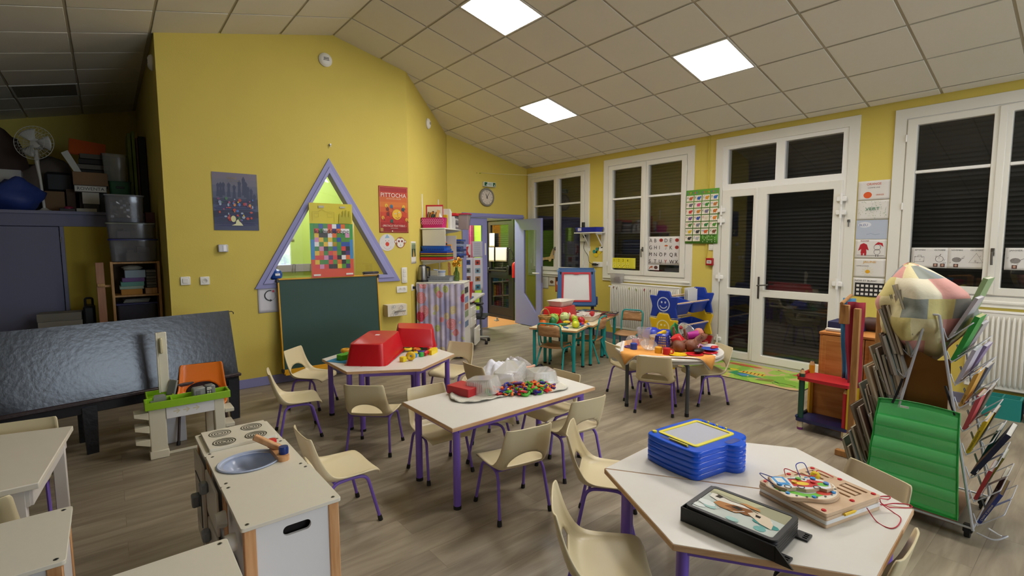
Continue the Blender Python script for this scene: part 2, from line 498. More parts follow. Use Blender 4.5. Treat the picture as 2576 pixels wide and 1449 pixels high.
# rooms beyond the clock wall and the triangular window
struct(MB().box(.6, 6.7, 9.4, 9.5, 0, 3.3).build('wall_hall', None, M_lime, smooth=0))
struct(MB().box(6.417, 6.7, 7.545, 7.80, 0, 3).box(6.417, 6.7, 8.76, 9.5, 0, 3).box(6.417, 6.7, 7.80, 8.76, 2.13, 3).build('wall_hall_right', None, M_lime, smooth=0))
struct(MB().box(.6, 4.3, 8.3, 8.4, 0, 3.2).build('wall_hall_inner', None, mat('#bfe07a', .7), smooth=0))

# baseboards
def skirt(name, M, x0, x1, h=.1, mt=None):
    struct(MB().t(M).box(x0, x1, 0, h, 0, .012, .003).build(name, None, mt or M_lav))
skirt('baseboard_back', wframe((0, 5.987, 0), 'back'), .475, 3.127)
skirt('baseboard_angled', fa, 0, 2.06)
skirt('baseboard_clock', fc, 4.63, 4.92)
for i, (a, b) in enumerate(((-3.57, 0.3), (.3, 4.4))):
    skirt('baseboard_right' if i == 0 else 'baseboard_corner', wframe((XW, 1.88 if i == 0 else 7.41, 0), 'right'), 0 if i == 0 else 0, 6.3 if i == 0 else 3.87, .1, mat('#77788f', .5))
skirt('baseboard_alcove', Matrix(((0,0,-1,.475),(1,0,0,6),(0,1,0,0),(0,0,0,1))), 0, 3.6)

# ceiling: two slopes meeting at a ridge, hung with square tiles
area('day_window', (3.25, -4.62, 1.72), 2.6, DAY_W, 90, 0, (.74, .86, 1), 1.7)
cl = MB()
cl.add([(2.197, -4.6, 4.001), (6.7, -4.6, ceil_z(6.7)), (6.7, 9.7, ceil_z(6.7)), (2.197, 9.7, 4.001)], [(0, 1, 2, 3)])
cl.add([(2.197, 9.7, 4.001), (-3.7, 9.7, ceil_z(-3.7)), (-3.7, -4.6, ceil_z(-3.7)), (2.197, -4.6, 4.001)], [(0, 1, 2, 3)])
ceiling = struct(cl.build('ceiling', None, M_bar, smooth=0))
cs, sn = math.cos(R(13.2)), math.sin(R(13.2))
def cellR(l, v): # frame of one cell of the right slope; v counts towards the camera
    return Matrix(((cs,0,sn,2.197+.6*l*cs),(0,1,0,6.024-.6*(v+1)),(-sn,0,cs,4.001-.6*l*sn),(0,0,0,1)))
def cellL(l, v):
    return Matrix(((-cs,0,-sn,2.197-.6*l*cs),(0,-1,0,6.024-.6*v),(-sn,0,cs,4.001-.6*l*sn),(0,0,0,1)))
LIT = {(1, 3), (4, 1), (4, 5), (1, 7), (4, 9), (4, 13)}
DARKL = {(4, -4)}
tile = MB().box(.011, .589, .011, .589, -.009, -.0005, .003)
tile_o = None; far = MB()
def put_tile(M, near):
    global tile_o
    if not near:
        far.t(M).box(.011, .589, .011, .589, -.009, -.0005); return
    if tile_o is None: tile_o = tile.build('ceiling_tile', ceiling, M_tile, M)
    else: copy1(tile_o, M, ceiling)
for v in range(-6, 17):
    y = 6.024-.6*v       # far edge of the cell
    for l in range(0, 7):
        x = 2.197+.6*l*cs
        if y-.6 > 5.98+max(0, min(1.45, (x+.55-3.127)))*1.0: continue
        if (l, v) in LIT: continue
        put_tile(cellR(l, v), v < 8 and not (l < 1 and v > 4))
    for l in range(0, 10):
        x = 2.197-.6*l*cs
        if y > 6.1 and x > .55: continue
        if (l, v) in DARKL: continue
        put_tile(cellL(l, v), v < 3 and l < 7 and not (l > 4 and v > 0))
strip = None
for v in range(-2, 17):
    M = cellR(7, v)
    if strip is None: strip = MB().box(.011, .125, .011, .589, -.009, -.0005, .003).build('ceiling_tile', ceiling, M_tile, M)
    else: copy1(strip, M, ceiling)
tag(far.build('distant_tiles', ceiling, M_tile, smooth=0), kind='stuff')

# ceiling lights: square LED panels in the grid
M_led = mat('#fffaf4', .5, emit=PANEL_W)
M_off = mat('#7d7a76', .5)
NAMES = {(1, 3): 'lit square LED ceiling panel nearest the ridge, cut by the top of the picture',
         (4, 1): 'lit square LED ceiling panel farthest away, above the clock wall door',
         (4, 5): 'lit square LED ceiling panel above the white glazed double door'}
def light(M, lit, label):
    t = thing('ceiling_light', label, 'ceiling light', M=M, group='square panels set in the ceiling grid')
    f = MB()
    f.prism([(.004, .004), (.596, .004), (.596, .596), (.004, .596)], -.014, -.001, [[(.022, .022), (.578, .022), (.578, .578), (.022, .578)]])
    f.build('frame', t, mat('#dedbd2', .5))
    MB().box(.0225, .5775, .0225, .5775, -.011, -.003).build('diffuser', t, M_led if lit else M_off, smooth=0)
for k in sorted(LIT):
    light(cellR(*k), True, NAMES.get(k, 'lit square LED ceiling panel behind the viewpoint, row %s' % {7: 'nearest', 9: 'second', 11: 'third', 13: 'fourth', 15: 'rearmost'}.get(k[1])))
light(cellL(4, -4), False, 'unlit dark square ceiling panel over the storage alcove at left')

area('hall_lamp', (5.6, 8.6, 3.0), .6, HALL_W*4.5)
area('green_room_lamp', (2.4, 7.3, 3.1), .6, HALL_W*2.4)

# ------------------------------------------------------------------ windows and doors of the right wall
M_shut = mat('#191918', .6)
slat_o = None
def shutter(parent, y0, y1, z0, z1, X=6.60):
    """roller shutter, slat by slat, outside the pane"""
    global slat_o
    n = int((z1-z0)/.045)
    o0 = None
    L = y1-y0
    for i in range(n):
        M = tr(X, y0, z0+.045*i)
        if o0 is None:
            o0 = MB().add([(0,0,.001),(.006,0,.012),(.008,0,.024),(.005,0,.036),(0,0,.0425),(0,L,.001),(.006,L,.012),(.008,L,.024),(.005,L,.036),(0,L,.0425)],
                          [(5+i2, i2, i2+1, 6+i2)[::-1] for i2 in range(4)]).box(.009, .012, 0, L, .0005, .0445).build('shutter_slat', parent, M_shut, M)
        else: copy1(o0, M, parent)
def handle_bm(mt):
    h = MB().m(mt)
    h.box(-.014, .014, -.035, .035, .0, .012, .004)
    h.tube([(0, 0, .01), (0, 0, .045)], .008, 8); h.tube(bend([(0, .0, .042), (0, -.03, .047), (.003, -.12, .045)], .02), [.009]*len(bend([(0, .0, .042), (0, -.03, .047), (.003, -.12, .045)], .02)), 8)
    return h
def window(name, yL, yR, zB, zT):
    """two sashes, seen from inside: yL is the left (far) edge"""
    e = sempty(name, (XW, (yL+yR)/2, zB))
    F = wframe((0, 0, 0), 'right')          # local: x right, y up, z out of the wall
    W = yL-yR; H = zT-zB; x0 = -W/2
    def P(): return MB().t(F)
    P().prism([(x0, 0), (-x0, 0), (-x0, H), (x0, H)], -.02, .018, [[(x0+.10, .10), (-x0-.105, .10), (-x0-.105, H-.105), (x0+.10, H-.105)]]).build('trim', e, M_white, bevel=.004)
    P().prism([(x0+.03, .02), (-x0-.03, .02), (-x0-.03, H-.03), (x0+.03, H-.03)], -.10, .006, [[(x0+.145, .14), (-x0-.145, .14), (-x0-.145, H-.145), (x0+.145, H-.145)]]).build('frame', e, M_white2, bevel=.003)
    P().box(x0+.02, -x0-.02, .035, .065, .006, .034, .008).build('sill', e, M_white)
    for k, (a, b) in enumerate(((x0+.11, -.003), (.003, -x0-.11))):
        s = P().prism([(a, .115), (b, .115), (b, H-.115), (a, H-.115)], -.055, .026, [[(a+.08, .185), (b-.06, .185), (b-.06, H-.18), (a+.08, H-.18)]] if k == 0 else [[(a+.06, .185), (b-.08, .185), (b-.08, H-.18), (a+.06, H-.18)]])
        so = s.build('sash', e, M_white, bevel=.005)
        g0, g1 = (a+.08, b-.06) if k == 0 else (a+.06, b-.08)
        P().box(g0, g1, 1.303, 1.333, -.03, .016, .004).build('muntin', so, M_white2)
        P().box(g0-.005, g1+.005, .18, H-.175, -.02, -.014).build('glass', so, M_glass)
        for hz in (.28, H/2, H-.3):
            hx = a-.004 if k == 0 else b+.004
            P().tube([(hx, hz-.035, .03), (hx, hz+.035, .03)], .008, 8).build('hinge', so, M_white2)
    P().box(-.028, .028, .12, H-.12, .026, .038, .006).build('meeting_stile', e, M_white)
    h = handle_bm(mat('#77736c', .3, metal=.8)); h.v = [tuple(F @ Vector((p[0], p[1]+.52, p[2]+.038))) for p in h.v]
    h.build('handle', e, None)
    shutter(e, -W/2+.06, W/2-.06, .05, H, X=.20)
    return e
window('window_1', 7.37, 5.79, .955, 2.905)
window('window_2', 5.475, 3.85, .955, 2.915)
window('window_3', 1.586, -.04, .955, 2.92)
window('window_5', -.44, -2.11, .955, 2.92)

d1 = sempty('door_1', (XW, 2.71, 0))
def Pd(): return MB().t(tr(-XW, -2.71, 0) @ wframe((XW, 0, 0), 'right'))   # local x = -y
def rc(a, b, c, d): return [(-a, c), (-b, c), (-b, d), (-a, d)]
Pd().prism([(-3.535, 0), (-3.43, 0), (-3.43, 2.83), (-1.995, 2.83), (-1.995, 0), (-1.892, 0), (-1.892, 2.94), (-3.535, 2.94)], -.02, .018).build('trim', d1, M_white, bevel=.004)
Pd().prism(rc(3.45, 1.97, .0, 2.86), -.09, .008, [rc(3.37, 2.765, 2.335, 2.785), rc(2.66, 2.05, 2.335, 2.785), rc(3.42, 2.03, .035, 2.26)]).build('frame', d1, M_white2, bevel=.003)
for a, b in ((3.375, 2.76), (2.665, 2.045)):
    Pd().box(-a, -b, 2.33, 2.79, -.03, -.024).build('transom_glass', d1, M_glass)
for k, (a, b, ga, gb) in enumerate(((3.422, 2.973, 3.31, 3.012), (2.969, 2.028, 2.845, 2.115))):
    lf = Pd().prism(rc(a, b, .04, 2.262), -.05, .024, [rc(ga, gb, .975, 2.167), rc(ga, gb, .135, .885)]).build('leaf', d1, M_white, bevel=.006)
    Pd().box(-ga-.005, -gb+.005, .97, 2.172, -.02, -.014).build('glass', lf, M_glass)
    Pd().box(-ga-.005, -gb+.005, .13, .89, -.02, -.014).build('glass', lf, M_glass)
    for hz in ((2.0, 1.86, 1.11, .27) if k == 0 else (2.05, 1.9, 1.1, .25)):
        hx = -a if k == 0 else -b
        Pd().box(hx-.05, hx+.05, hz-.028, hz+.028, .02, .05, .008).tube([(hx, hz-.06, .045), (hx, hz+.06, .045)], .013, 8).build('hinge', lf, M_white2)
Pd().box(-2.985, -2.955, .05, 2.25, .024, .036, .006).build('meeting_stile', d1, M_white)
h = Pd().m(mat('#5d5a56', .35, metal=.7)).box(-2.915, -2.89, .86, 1.14, .024, .034, .004).tube([(-2.902, 1.03, .03), (-2.902, 1.03, .07)], .009, 8).tube([(-2.902, 1.03, .07), (-2.77, 1.045, .068)], .009, 8)
h.build('handle', d1)
h = Pd().m(M_steel).tube([(-1.95, 1.80, .03), (-1.95, 1.74, .03)], .006, 6)
h.box(-1.965, -1.935, 1.79, 1.82, .018, .03, .004)
h.build('key_catch', d1)
shutter(d1, -.70, .72, .02, 2.85, X=.22)

# ------------------------------------------------------------------ lavender double door of the clock wall
d2 = sempty('door_2', (5.6, 7.425, 0))
def Pc(): return MB().t(tr(-5.6, -7.425, 0) @ fc)
Pc().prism([(4.90, 0), (4.985, 0), (4.985, 2.04), (6.22, 2.04), (6.22, 0), (6.325, 0), (6.325, 2.12), (4.90, 2.12)], -.13, .02).build('frame', d2, M_lav, bevel=.006)
Pc().prism([(4.90, 2.06), (6.33, 2.06), (6.33, 2.085), (4.90, 2.085)], .02, .032).build('moulding', d2, M_lav)
lf = Pc().prism([(4.99, .01), (5.47, .01), (5.47, 2.035), (4.99, 2.035)], -.06, -.015, [[(5.06, .35), (5.36, .35), (5.36, 1.90), (5.06, 1.90)]]).build('fixed_leaf', d2, M_lav, bevel=.004)
Pc().box(5.055, 5.365, .345, 1.905, -.04, -.034).build('glass', lf, M_glass)
Pc().box(5.405, 5.435, 1.36, 1.58, -.015, .0, .004).build('lock_plate', lf, M_white2)
# the open leaf, swung into the classroom
Mo = tr(6.215-5.6, 7.39-7.425, 0) @ rot('Z', -92.5)
def Po(): return MB().t(Mo @ Matrix(((1,0,0,0),(0,0,1,0),(0,1,0,0),(0,0,0,1))))   # local x along leaf, y up, z thickness
lf = Po().prism([(0, .01), (.66, .01), (.66, 2.03), (0, 2.03)], -.022, .022, [[(.15, .62), (.51, .27), (.51, 1.82), (.15, 1.82)]]).build('open_leaf', d2, M_lav, bevel=.004)
Po().prism([(.145, .615), (.515, .262), (.515, 1.825), (.145, 1.825)], -.003, .003).build('glass', lf, M_glass)
Po().prism([(.03, .02), (.63, .02), (.63, .16), (.03, .16)], .022, .025).build('kick_plate', lf, mat('#8a8bbd', .35))
h = Po().m(M_white2).tube([(.60, 1.02, .02), (.60, 1.02, .06), (.47, 1.02, .065)], .011, 8).lathe([(0, 0), (.02, 0)], 8) 
h.box(.585, .615, .86, .92, .02, .035, .006); h.tube([(.60, 1.02, -.02), (.60, 1.02, -.06), (.47, 1.02, -.065)], .011, 8)
h.build('handle', lf)
Po().box(.655, .662, .85, 1.15, -.012, .012).build('latch_plate', lf, M_steel)

# dark glazed outer door at the end of the hall
d3 = sempty('door_3', (6.41, 8.28, 0))
Fd = tr(-6.41, -8.28, 0) @ wframe((6.41, 0, 0), 'right')
M_dark = mat('#232326', .4)
def Pq(): return MB().t(Fd)
Pq().prism(rc(8.76, 7.80, .0, 2.13), -.1, .02, [rc(8.70, 7.86, .06, 2.05)]).build('frame', d3, M_dark, bevel=.004)
lf = Pq().prism(rc(8.69, 7.87, .05, 2.04), -.06, .0, [rc(8.60, 7.99, 1.02, 1.96), rc(8.60, 7.99, .24, .84)]).build('leaf', d3, M_dark, bevel=.004)
Pq().box(-8.61, -7.98, .99, 1.97, -.03, -.024).build('glass', lf, M_glass)
Pq().box(-8.61, -7.98, .23, .85, -.03, -.024).build('glass', lf, M_glass)
Pq().tube([(-8.6, 1.0, .05), (-8.0, 1.0, .05)], .014, 8).box(-7.99, -7.91, .93, 1.12, 0, .06, .01).box(-8.66, -8.6, .95, 1.06, 0, .06, .01).build('push_bar', lf, M_black)
shutter(d3, -.42, .42, .05, 2.05, X=.16)
# ------------------------------------------------------------------ cream shell chairs
def catmull(P, n):
    out = []; L = len(P)
    for i in range(L-1):
        p0, p1, p2, p3 = P[max(i-1, 0)], P[i], P[i+1], P[min(i+2, L-1)]
        for k in range(n):
            t = k/n
            out.append(tuple(.5*((2*b)+(-a+c)*t+(2*a-5*b+4*c-d)*t*t+(-a+3*b-3*c+d)*t**3) for a, b, c, d in zip(p0, p1, p2, p3)))
    out.append(tuple(P[-1])); return out
def shell_mesh(material):
    prof = [(.178,.272,.140,-.012),(.166,.292,.158,-.004),(.13,.302,.168,.004),(.04,.297,.172,.012),(-.05,.293,.173,.022),(-.105,.298,.173,.036),(-.140,.320,.171,.040),(-.156,.352,.166,.034),
            (-.172,.40,.161,.024),(-.187,.45,.157,.019),(-.199,.50,.153,.015),(-.208,.540,.149,.012),(-.211,.554,.141,.010)]
    C = catmull(prof, 3); n = len(C); nc = 23
    rows = []; Ls = [0]
    for a, b in zip(C, C[1:]): Ls.append(Ls[-1]+math.hypot(b[0]-a[0], b[1]-a[1]))
    r0 = min(range(n), key=lambda i: abs(C[i][1]-.328) + (10 if i < n*.4 else 0))
    Lh = .080; hw = .118
    S = [-1+2*j/(nc-1) for j in range(nc)]
    UV = [[[S[j]*C[i][2], Ls[i]] for j in range(nc)] for i in range(n)]
    def inside(x, l): return l > Ls[r0] and (x/hw)**2+((l-Ls[r0])/Lh)**2 < 1
    keep = [[not inside(sum(UV[i+a][j+b][0] for a in (0,1) for b in (0,1))/4, sum(UV[i+a][j+b][1] for a in (0,1) for b in (0,1))/4) for j in range(nc-1)] for i in range(n-1)]
    for i in range(n):
        for j in range(nc):
            adj = [keep[a][b] for a in (i-1, i) for b in (j-1, j) if 0 <= a < n-1 and 0 <= b < nc-1]
            if any(adj) and not all(adj):
                x, l = UV[i][j]
                if l > Ls[r0]+1e-6:
                    q = math.hypot(x/hw, (l-Ls[r0])/Lh)
                    UV[i][j] = [x/q, Ls[r0]+(l-Ls[r0])/q]
                else: UV[i][j][0] = max(-hw, min(hw, x)) if abs(abs(x)-hw) < .012 else x
    def at(l):
        i = max(0, min(n-2, next((k for k in range(n-1) if Ls[k+1] >= l), n-2)))
        t = (l-Ls[i])/max(1e-9, Ls[i+1]-Ls[i])
        a, b = C[i], C[i+1]
        d = Vector((b[0]-a[0], b[1]-a[1])).normalized()
        return [a[k]*(1-t)+b[k]*t for k in range(4)], (d.y, -d.x)
    vs = []
    for i in range(n):
        for j in range(nc):
            x, l = UV[i][j]; c, nn = at(l)
            e = max(0, (abs(x)/max(c[2], .01)-.72)/.28)**2*c[3]
            nx, nz = nn
            if nz < 0 or (abs(nz) < .3 and nx < 0): nx, nz = -nx, -nz
            curve = -.006*(1-(abs(x)/max(c[2], .01))**2)
            vs.append((x, c[0]+nx*(e+curve), c[1]+nz*(e+curve)))
    fs = [(i*nc+j, i*nc+j+1, (i+1)*nc+j+1, (i+1)*nc+j) for i in range(n-1) for j in range(nc-1) if keep[i][j]]
    mb = MB().m(material); mb.add(vs, fs); return mb
def make_chair(label, group, shell_mat=M_cream, leg_mat=M_purple, name='shell_chair'):
    t = thing(name, label, 'chair', group=group)
    shell_mesh(shell_mat).build('seat_shell', t, None, solid=.007, smooth=60)
    for sx in (-1, 1):
        for sy in (1, -1):
            pts = bend([(sx*.168, sy*.158, .004), (sx*.148, sy*.098-.005, .281), (sx*.142, 0, .284)], .06, 6)
            lg = MB().tube(pts, .0092, 8).build('leg', t, leg_mat)
            a = Vector(pts[0]); d = (Vector(pts[1])-a).normalized()
            MB().tube([a-d*.004, a+d*.012, a+d*.028], [.0135, .0135, .0115], 10).build('rubber_foot', lg, M_rubber)
    for y in (.055, -.085):
        MB().tube([(-.145, y, .283), (.145, y, .283)], .008, 8).build('crossbar', t, leg_mat)
    return t
GA = 'cream plastic chairs with purple legs'
CH = [ # x, y, facing angle, label
 (1.805, 2.225, 80, 'cream shell chair seen from behind at the front long side of the rectangular table'),
 (2.43, 2.36, 84, 'cream shell chair at the front right corner of the rectangular table, seen from behind'),
 (.97, 2.752, 0, 'cream shell chair standing alone just right of the toy kitchen sink'),
 (1.53, 3.562, 46, 'cream shell chair seen from behind between the red-tub table and the rectangular table'),
 (1.16, 4.25, -10, 'cream shell chair in profile at the left side of the red-tub table'),
 (1.50, 4.94, -48, 'cream shell chair right in front of the green chalkboard ledge'),
 (1.72, 2.914, 267, 'cream shell chair tucked under the left end of the rectangular table from behind'),
 (2.15, 2.90, -40, 'cream shell chair behind the rectangular table, its back showing left of the red box'),
 (2.55, 3.42, 0, 'cream shell chair in the middle of the room with crumpled white clothes over it'),
 (2.58, 2.73, 182, 'cream shell chair pushed under the right end of the rectangular table'),
 (2.62, 4.20, 205, 'cream shell chair tucked under the right side of the red-tub table'),
 (3.94, 2.70, 28, 'cream shell chair seen from behind at the front of the round toy table'),
 (4.13, 3.16, -20, 'cream shell chair at the left of the round toy table'),
 (4.55, 2.56, 150, 'cream shell chair at the right of the round toy table, next to the play mat'),
 (4.58, 3.10, 225, 'cream shell chair hidden behind the round toy table, only its feet in view'),
 (2.07, 1.72, -52, 'cream shell chair left of the blue drawing boards at the foreground hexagonal table'),
 (1.49, 1.24, -44, 'nearest cream shell chair, its seat at the bottom edge, left of the foreground table'),
 (2.43, .715, 154, 'cream shell chair between the foreground table and the green pocket chart'),
 (2.035, .60, 92, 'cream shell chair cut off at the bottom right corner below the foreground table'),
 (-.46, 3.78, 262, 'cream shell chair behind the white painted table at the left edge'),
 (-.50, 3.02, 88, 'cream shell chair between the white painted table and the left white play counter'),
]
chair0 = make_chair(CH[0][3], GA)
def place(o, x, y, a):
    o.location = (x, y, 0); o.rotation_euler = (0, 0, R(a-90))
place(chair0, *CH[0][:3])
for x, y, a, lab in CH[1:]: dup(chair0, (x, y, 0), a-90, lab, GA)
orange = make_chair('orange plastic shell chair behind the toy workbench, in front of the black bench', 'orange chair', mat('#e8791c', .3), mat('#3a2420', .4), 'orange_chair')
place(orange, .55, 4.74, 262); orange.scale = (1.04, 1.04, 1.0)

# ------------------------------------------------------------------ teal chairs
def make_teal(label, group):
    t = thing('school_chair', label, 'chair', group=group)
    P = [[(x, y, .29+.012*(abs(x)/.15)**2-.02*max(0, (y-.1)/.06)) for y in (-.15, -.1, -.03, .05, .12, .16)] for x in (-.15, -.1, -.05, 0, .05, .1, .15)]
    MB().grid(P).build('seat', t, M_ply, solid=.012)
    P = [[(x, -.172-.03*(1-(x/.145)**2)-(z-.43)*.2, z) for z in (.44, .48, .53, .57)] for x in (-.145, -.1, -.05, 0, .05, .1, .145)]
    MB().grid(P).build('backrest', t, M_ply, solid=.01)
    MB().tube(bend([(-.15, .02, .283), (-.15, -.15, .29), (-.155, -.17, .45), (-.15, -.20, .598), (.15, -.20, .598), (.155, -.17, .45), (.15, -.15, .29), (.15, .02, .283)], .06, 6), .0105, 8).build('back_frame', t, M_teal)
    for sx in (-1, 1):
        lg = MB().tube(bend([(sx*.165, .17, .003), (sx*.152, .14, .283), (sx*.15, 0, .283)], .05, 5), .0105, 8).build('leg', t, M_teal)
        MB().tube([(sx*.165, .17, 0), (sx*.1635, .168, .03)], .014, 10).build('rubber_foot', lg, M_rubber)
        lg = MB().tube(bend([(sx*.185, -.21, .003), (sx*.155, -.10, .283), (sx*.15, 0, .283)], .07, 5), .0105, 8).build('leg', t, M_teal)
        MB().tube([(sx*.185, -.21, 0), (sx*.1825, -.203, .02)], .0135, 10).build('rubber_foot', lg, mat('#0d6f70', .5))
    MB().tube([(-.15, .10, .28), (.15, .10, .28)], .008, 8).build('crossbar', t, M_teal)
    return t
GT = 'teal framed wooden chairs'
tc0 = make_teal('teal tube chair with plywood back, nearest the viewer at the fruit table', GT)
place(tc0, 4.30, 4.425, 21)
dup(tc0, (5.0, 4.50, 0), 112-90, 'teal tube chair at the right of the fruit table, seen from its side', GT)
dup(tc0, (5.74, 4.42, 0), 200-90, 'teal tube chair with plywood back standing against the radiator, left of the smiley bin rack', GT)
_t = dup(tc0, (4.62, 4.74, 0), 20-90, 'teal tube chair tucked completely under the fruit table', GT); _t.scale = (1, 1, .82)

# ------------------------------------------------------------------ tables
def inset(poly, d):
    n = len(poly); out = []
    ar = sum(a[0]*b[1]-b[0]*a[1] for a, b in zip(poly, poly[1:]+poly[:1]))
    P = poly if ar > 0 else poly[::-1]
    for i in range(n):
        a, b, c = Vector(P[i-1]), Vector(P[i]), Vector(P[(i+1) % n])
        u = (b-a).normalized(); w = (c-b).normalized()
        n1 = Vector((-u.y, u.x)); n2 = Vector((-w.y, w.x))
        k = (n1+n2); k = k/ max(.2, k.dot(n1)); out.append(tuple(b+k*d))
    return out
def table(name, label, cx, cy, poly, H, legs, leg_r=.0225, leg_mat=M_purple, top_mat=M_top, edge_mat=M_edge, rail=True, group=None, th=.024):
    """poly in world xy"""
    t = thing(name, label, 'table', (cx, cy, 0), group=group)
    P = [(x-cx, y-cy) for x, y in poly]
    top = MB().prism(inset(P, .003), H-th, H).build('tabletop', t, top_mat, bevel=.0012)
    MB().prism(P, H-th, H-.0012, [inset(P, .0035)]).build('edge_band', top, edge_mat, bevel=.002)
    for (x, y) in legs:
        lg = MB().lathe([(leg_r, .012), (leg_r, H-th)], 20, x-cx, y-cy).build('leg', t, leg_mat)
        MB().lathe([(0, 0), (leg_r*1.06, 0), (leg_r*1.06, .02), (leg_r*.9, .022)], 20, x-cx, y-cy).build('foot_cap', lg, M_rubber)
    if rail:
        L = inset(P, .055)
        for a, b in zip(L, L[1:]+L[:1]):
            a = Vector(a); b = Vector(b); d = (b-a); ln = d.length; an = math.atan2(d.y, d.x)
            MB().t(tr(a.x, a.y, 0) @ Matrix.Rotation(an, 4, 'Z')).box(.02, ln-.02, -.01, .01, H-th-.036, H-th).build('apron_rail', t, leg_mat)
    return t
HT = .53
PA = [(1.458, 2.330), (2.70, 2.365), (2.705, 2.975), (1.461, 2.945)]
table('rectangular_table', 'long rectangular table with purple legs in the middle, holding the coloured counters', 2.08, 2.65, PA, HT, inset(PA, .075))
def hexpts(cx, cy, r, a0): return [(cx+r*math.cos(R(a0+60*k)), cy+r*math.sin(R(a0+60*k))) for k in range(6)]
def hex_tables(c, a0, lab1, lab2, group):
    V = hexpts(*c, .603, a0)     # seam V0-V3
    for pts, lab in (([V[3], V[4], V[5], V[0]], lab1), ([V[0], V[1], V[2], V[3]], lab2)):
        P = inset(pts, .0012)
        table('trapezoid_table', lab, sum(p[0] for p in pts)/4, sum(p[1] for p in pts)/4, P, HT, inset(P, .062), group=group)
hex_tables((2.064, .956), -56.7+180, 'trapezoid table with purple legs behind the seam in the foreground, under the blue drawing boards', 'trapezoid table with purple legs nearest the viewer, under the black tray stack', 'trapezoid tables of the foreground hexagon')
hex_tables((1.99, 4.255), 210, 'trapezoid table with purple legs forming the near right half below the red tubs', 'trapezoid table with purple legs forming the far left half below the red tubs', 'trapezoid tables of the red tub hexagon')
# fruit tables, teal legs
ax = Vector((.913, .407)); bx = Vector((-.407, .913))
def quad(o, la, lb):
    o = Vector(o); return [tuple(o), tuple(o+ax*la), tuple(o+ax*la+bx*lb), tuple(o+bx*lb)]
M_etop = mat('#e3d3b0', .4); M_eedge = wood('#b98d5c', '#d4ac78', (5, 5, 60))
Q = quad((4.283, 4.053), .44, .62)
table('school_table', 'small square table with teal legs carrying the toy fruit and the basket', 4.45, 4.4, Q, HT, inset(Q, .05), .021, M_teal, M_etop, M_eedge)
Q2 = quad((4.735, 4.19), .61, .66); Q3 = quad((4.735+.615*.913, 4.19+.615*.407), .62, .66)
table('school_table', 'table with teal legs carrying the white tray of toy pieces, right of the fruit', 4.9, 4.6, Q2, HT, inset(Q2, .05), .021, M_teal, M_etop, M_eedge)
table('school_table', 'table with teal legs nearest the radiator, covered with dark magazine pages', 5.45, 4.8, Q3, HT, inset(Q3, .05), .021, M_teal, M_etop, M_eedge)
# round table: two round tops nested
t = thing('round_table', 'round white table with dark grey legs under the heap of dolls and toy dishes', 'table', (4.27, 2.80, 0))
M_rt = mat('#e0ddd6', .35)
for k, (z, r, dx) in enumerate(((.531, .515, 0), (.500, .505, .025))):
    tp = MB().lathe([(0, z-.022), (r-.004, z-.022), (r, z-.018), (r, z-.004), (r-.004, z), (0, z)], 48, dx, 0).build('tabletop', t, M_rt)
M_gleg = mat('#55595e', .35, metal=.5)
for a in (163, 235, 346, 62):
    x, y = .478*math.cos(R(a)), .478*math.sin(R(a))
    lg = MB().tube(bend([(x, y, .012), (x, y, .47), (x*.6, y*.6, .47)], .05, 5), .0175, 12).build('leg', t, M_gleg)
    MB().lathe([(0, 0), (.019, 0), (.019, .03), (.017, .032)], 12, x, y).build('foot_cap', lg, M_rubber)
# white painted table at the left edge
t = thing('painted_table', 'white painted wooden table cut off by the left edge of the picture', 'table', (-.7, 3.4, 0))
PL = [(-.206+.7, 3.779-3.4), (-.50, 4.02-3.4), (-.5, 2.94-3.4), (-.289+.7, 2.954-3.4)]
M_pt = mat('#e2dbcb', .5, var=.03, vscale=12); M_pt2 = mat('#dcd6d0', .5, var=.03)
MB().prism(PL, .502, .53).build('tabletop', t, M_pt, bevel=.004)
for (x, y) in ((.43, .28), (.335, -.39), (-.44, -.38), (-.44, .5)):
    MB().box(x-.028, x+.028, y-.028, y+.028, 0, .502, .004).build('leg', t, M_pt2)
I = inset(PL, .04)
for a, b in zip(I, I[1:]+I[:1]):
    a = Vector(a); b = Vector(b); d = b-a
    MB().t(tr(a.x, a.y, 0) @ Matrix.Rotation(math.atan2(d.y, d.x), 4, 'Z')).box(0, d.length, -.01, .01, .42, .502).build('apron', t, M_pt2)
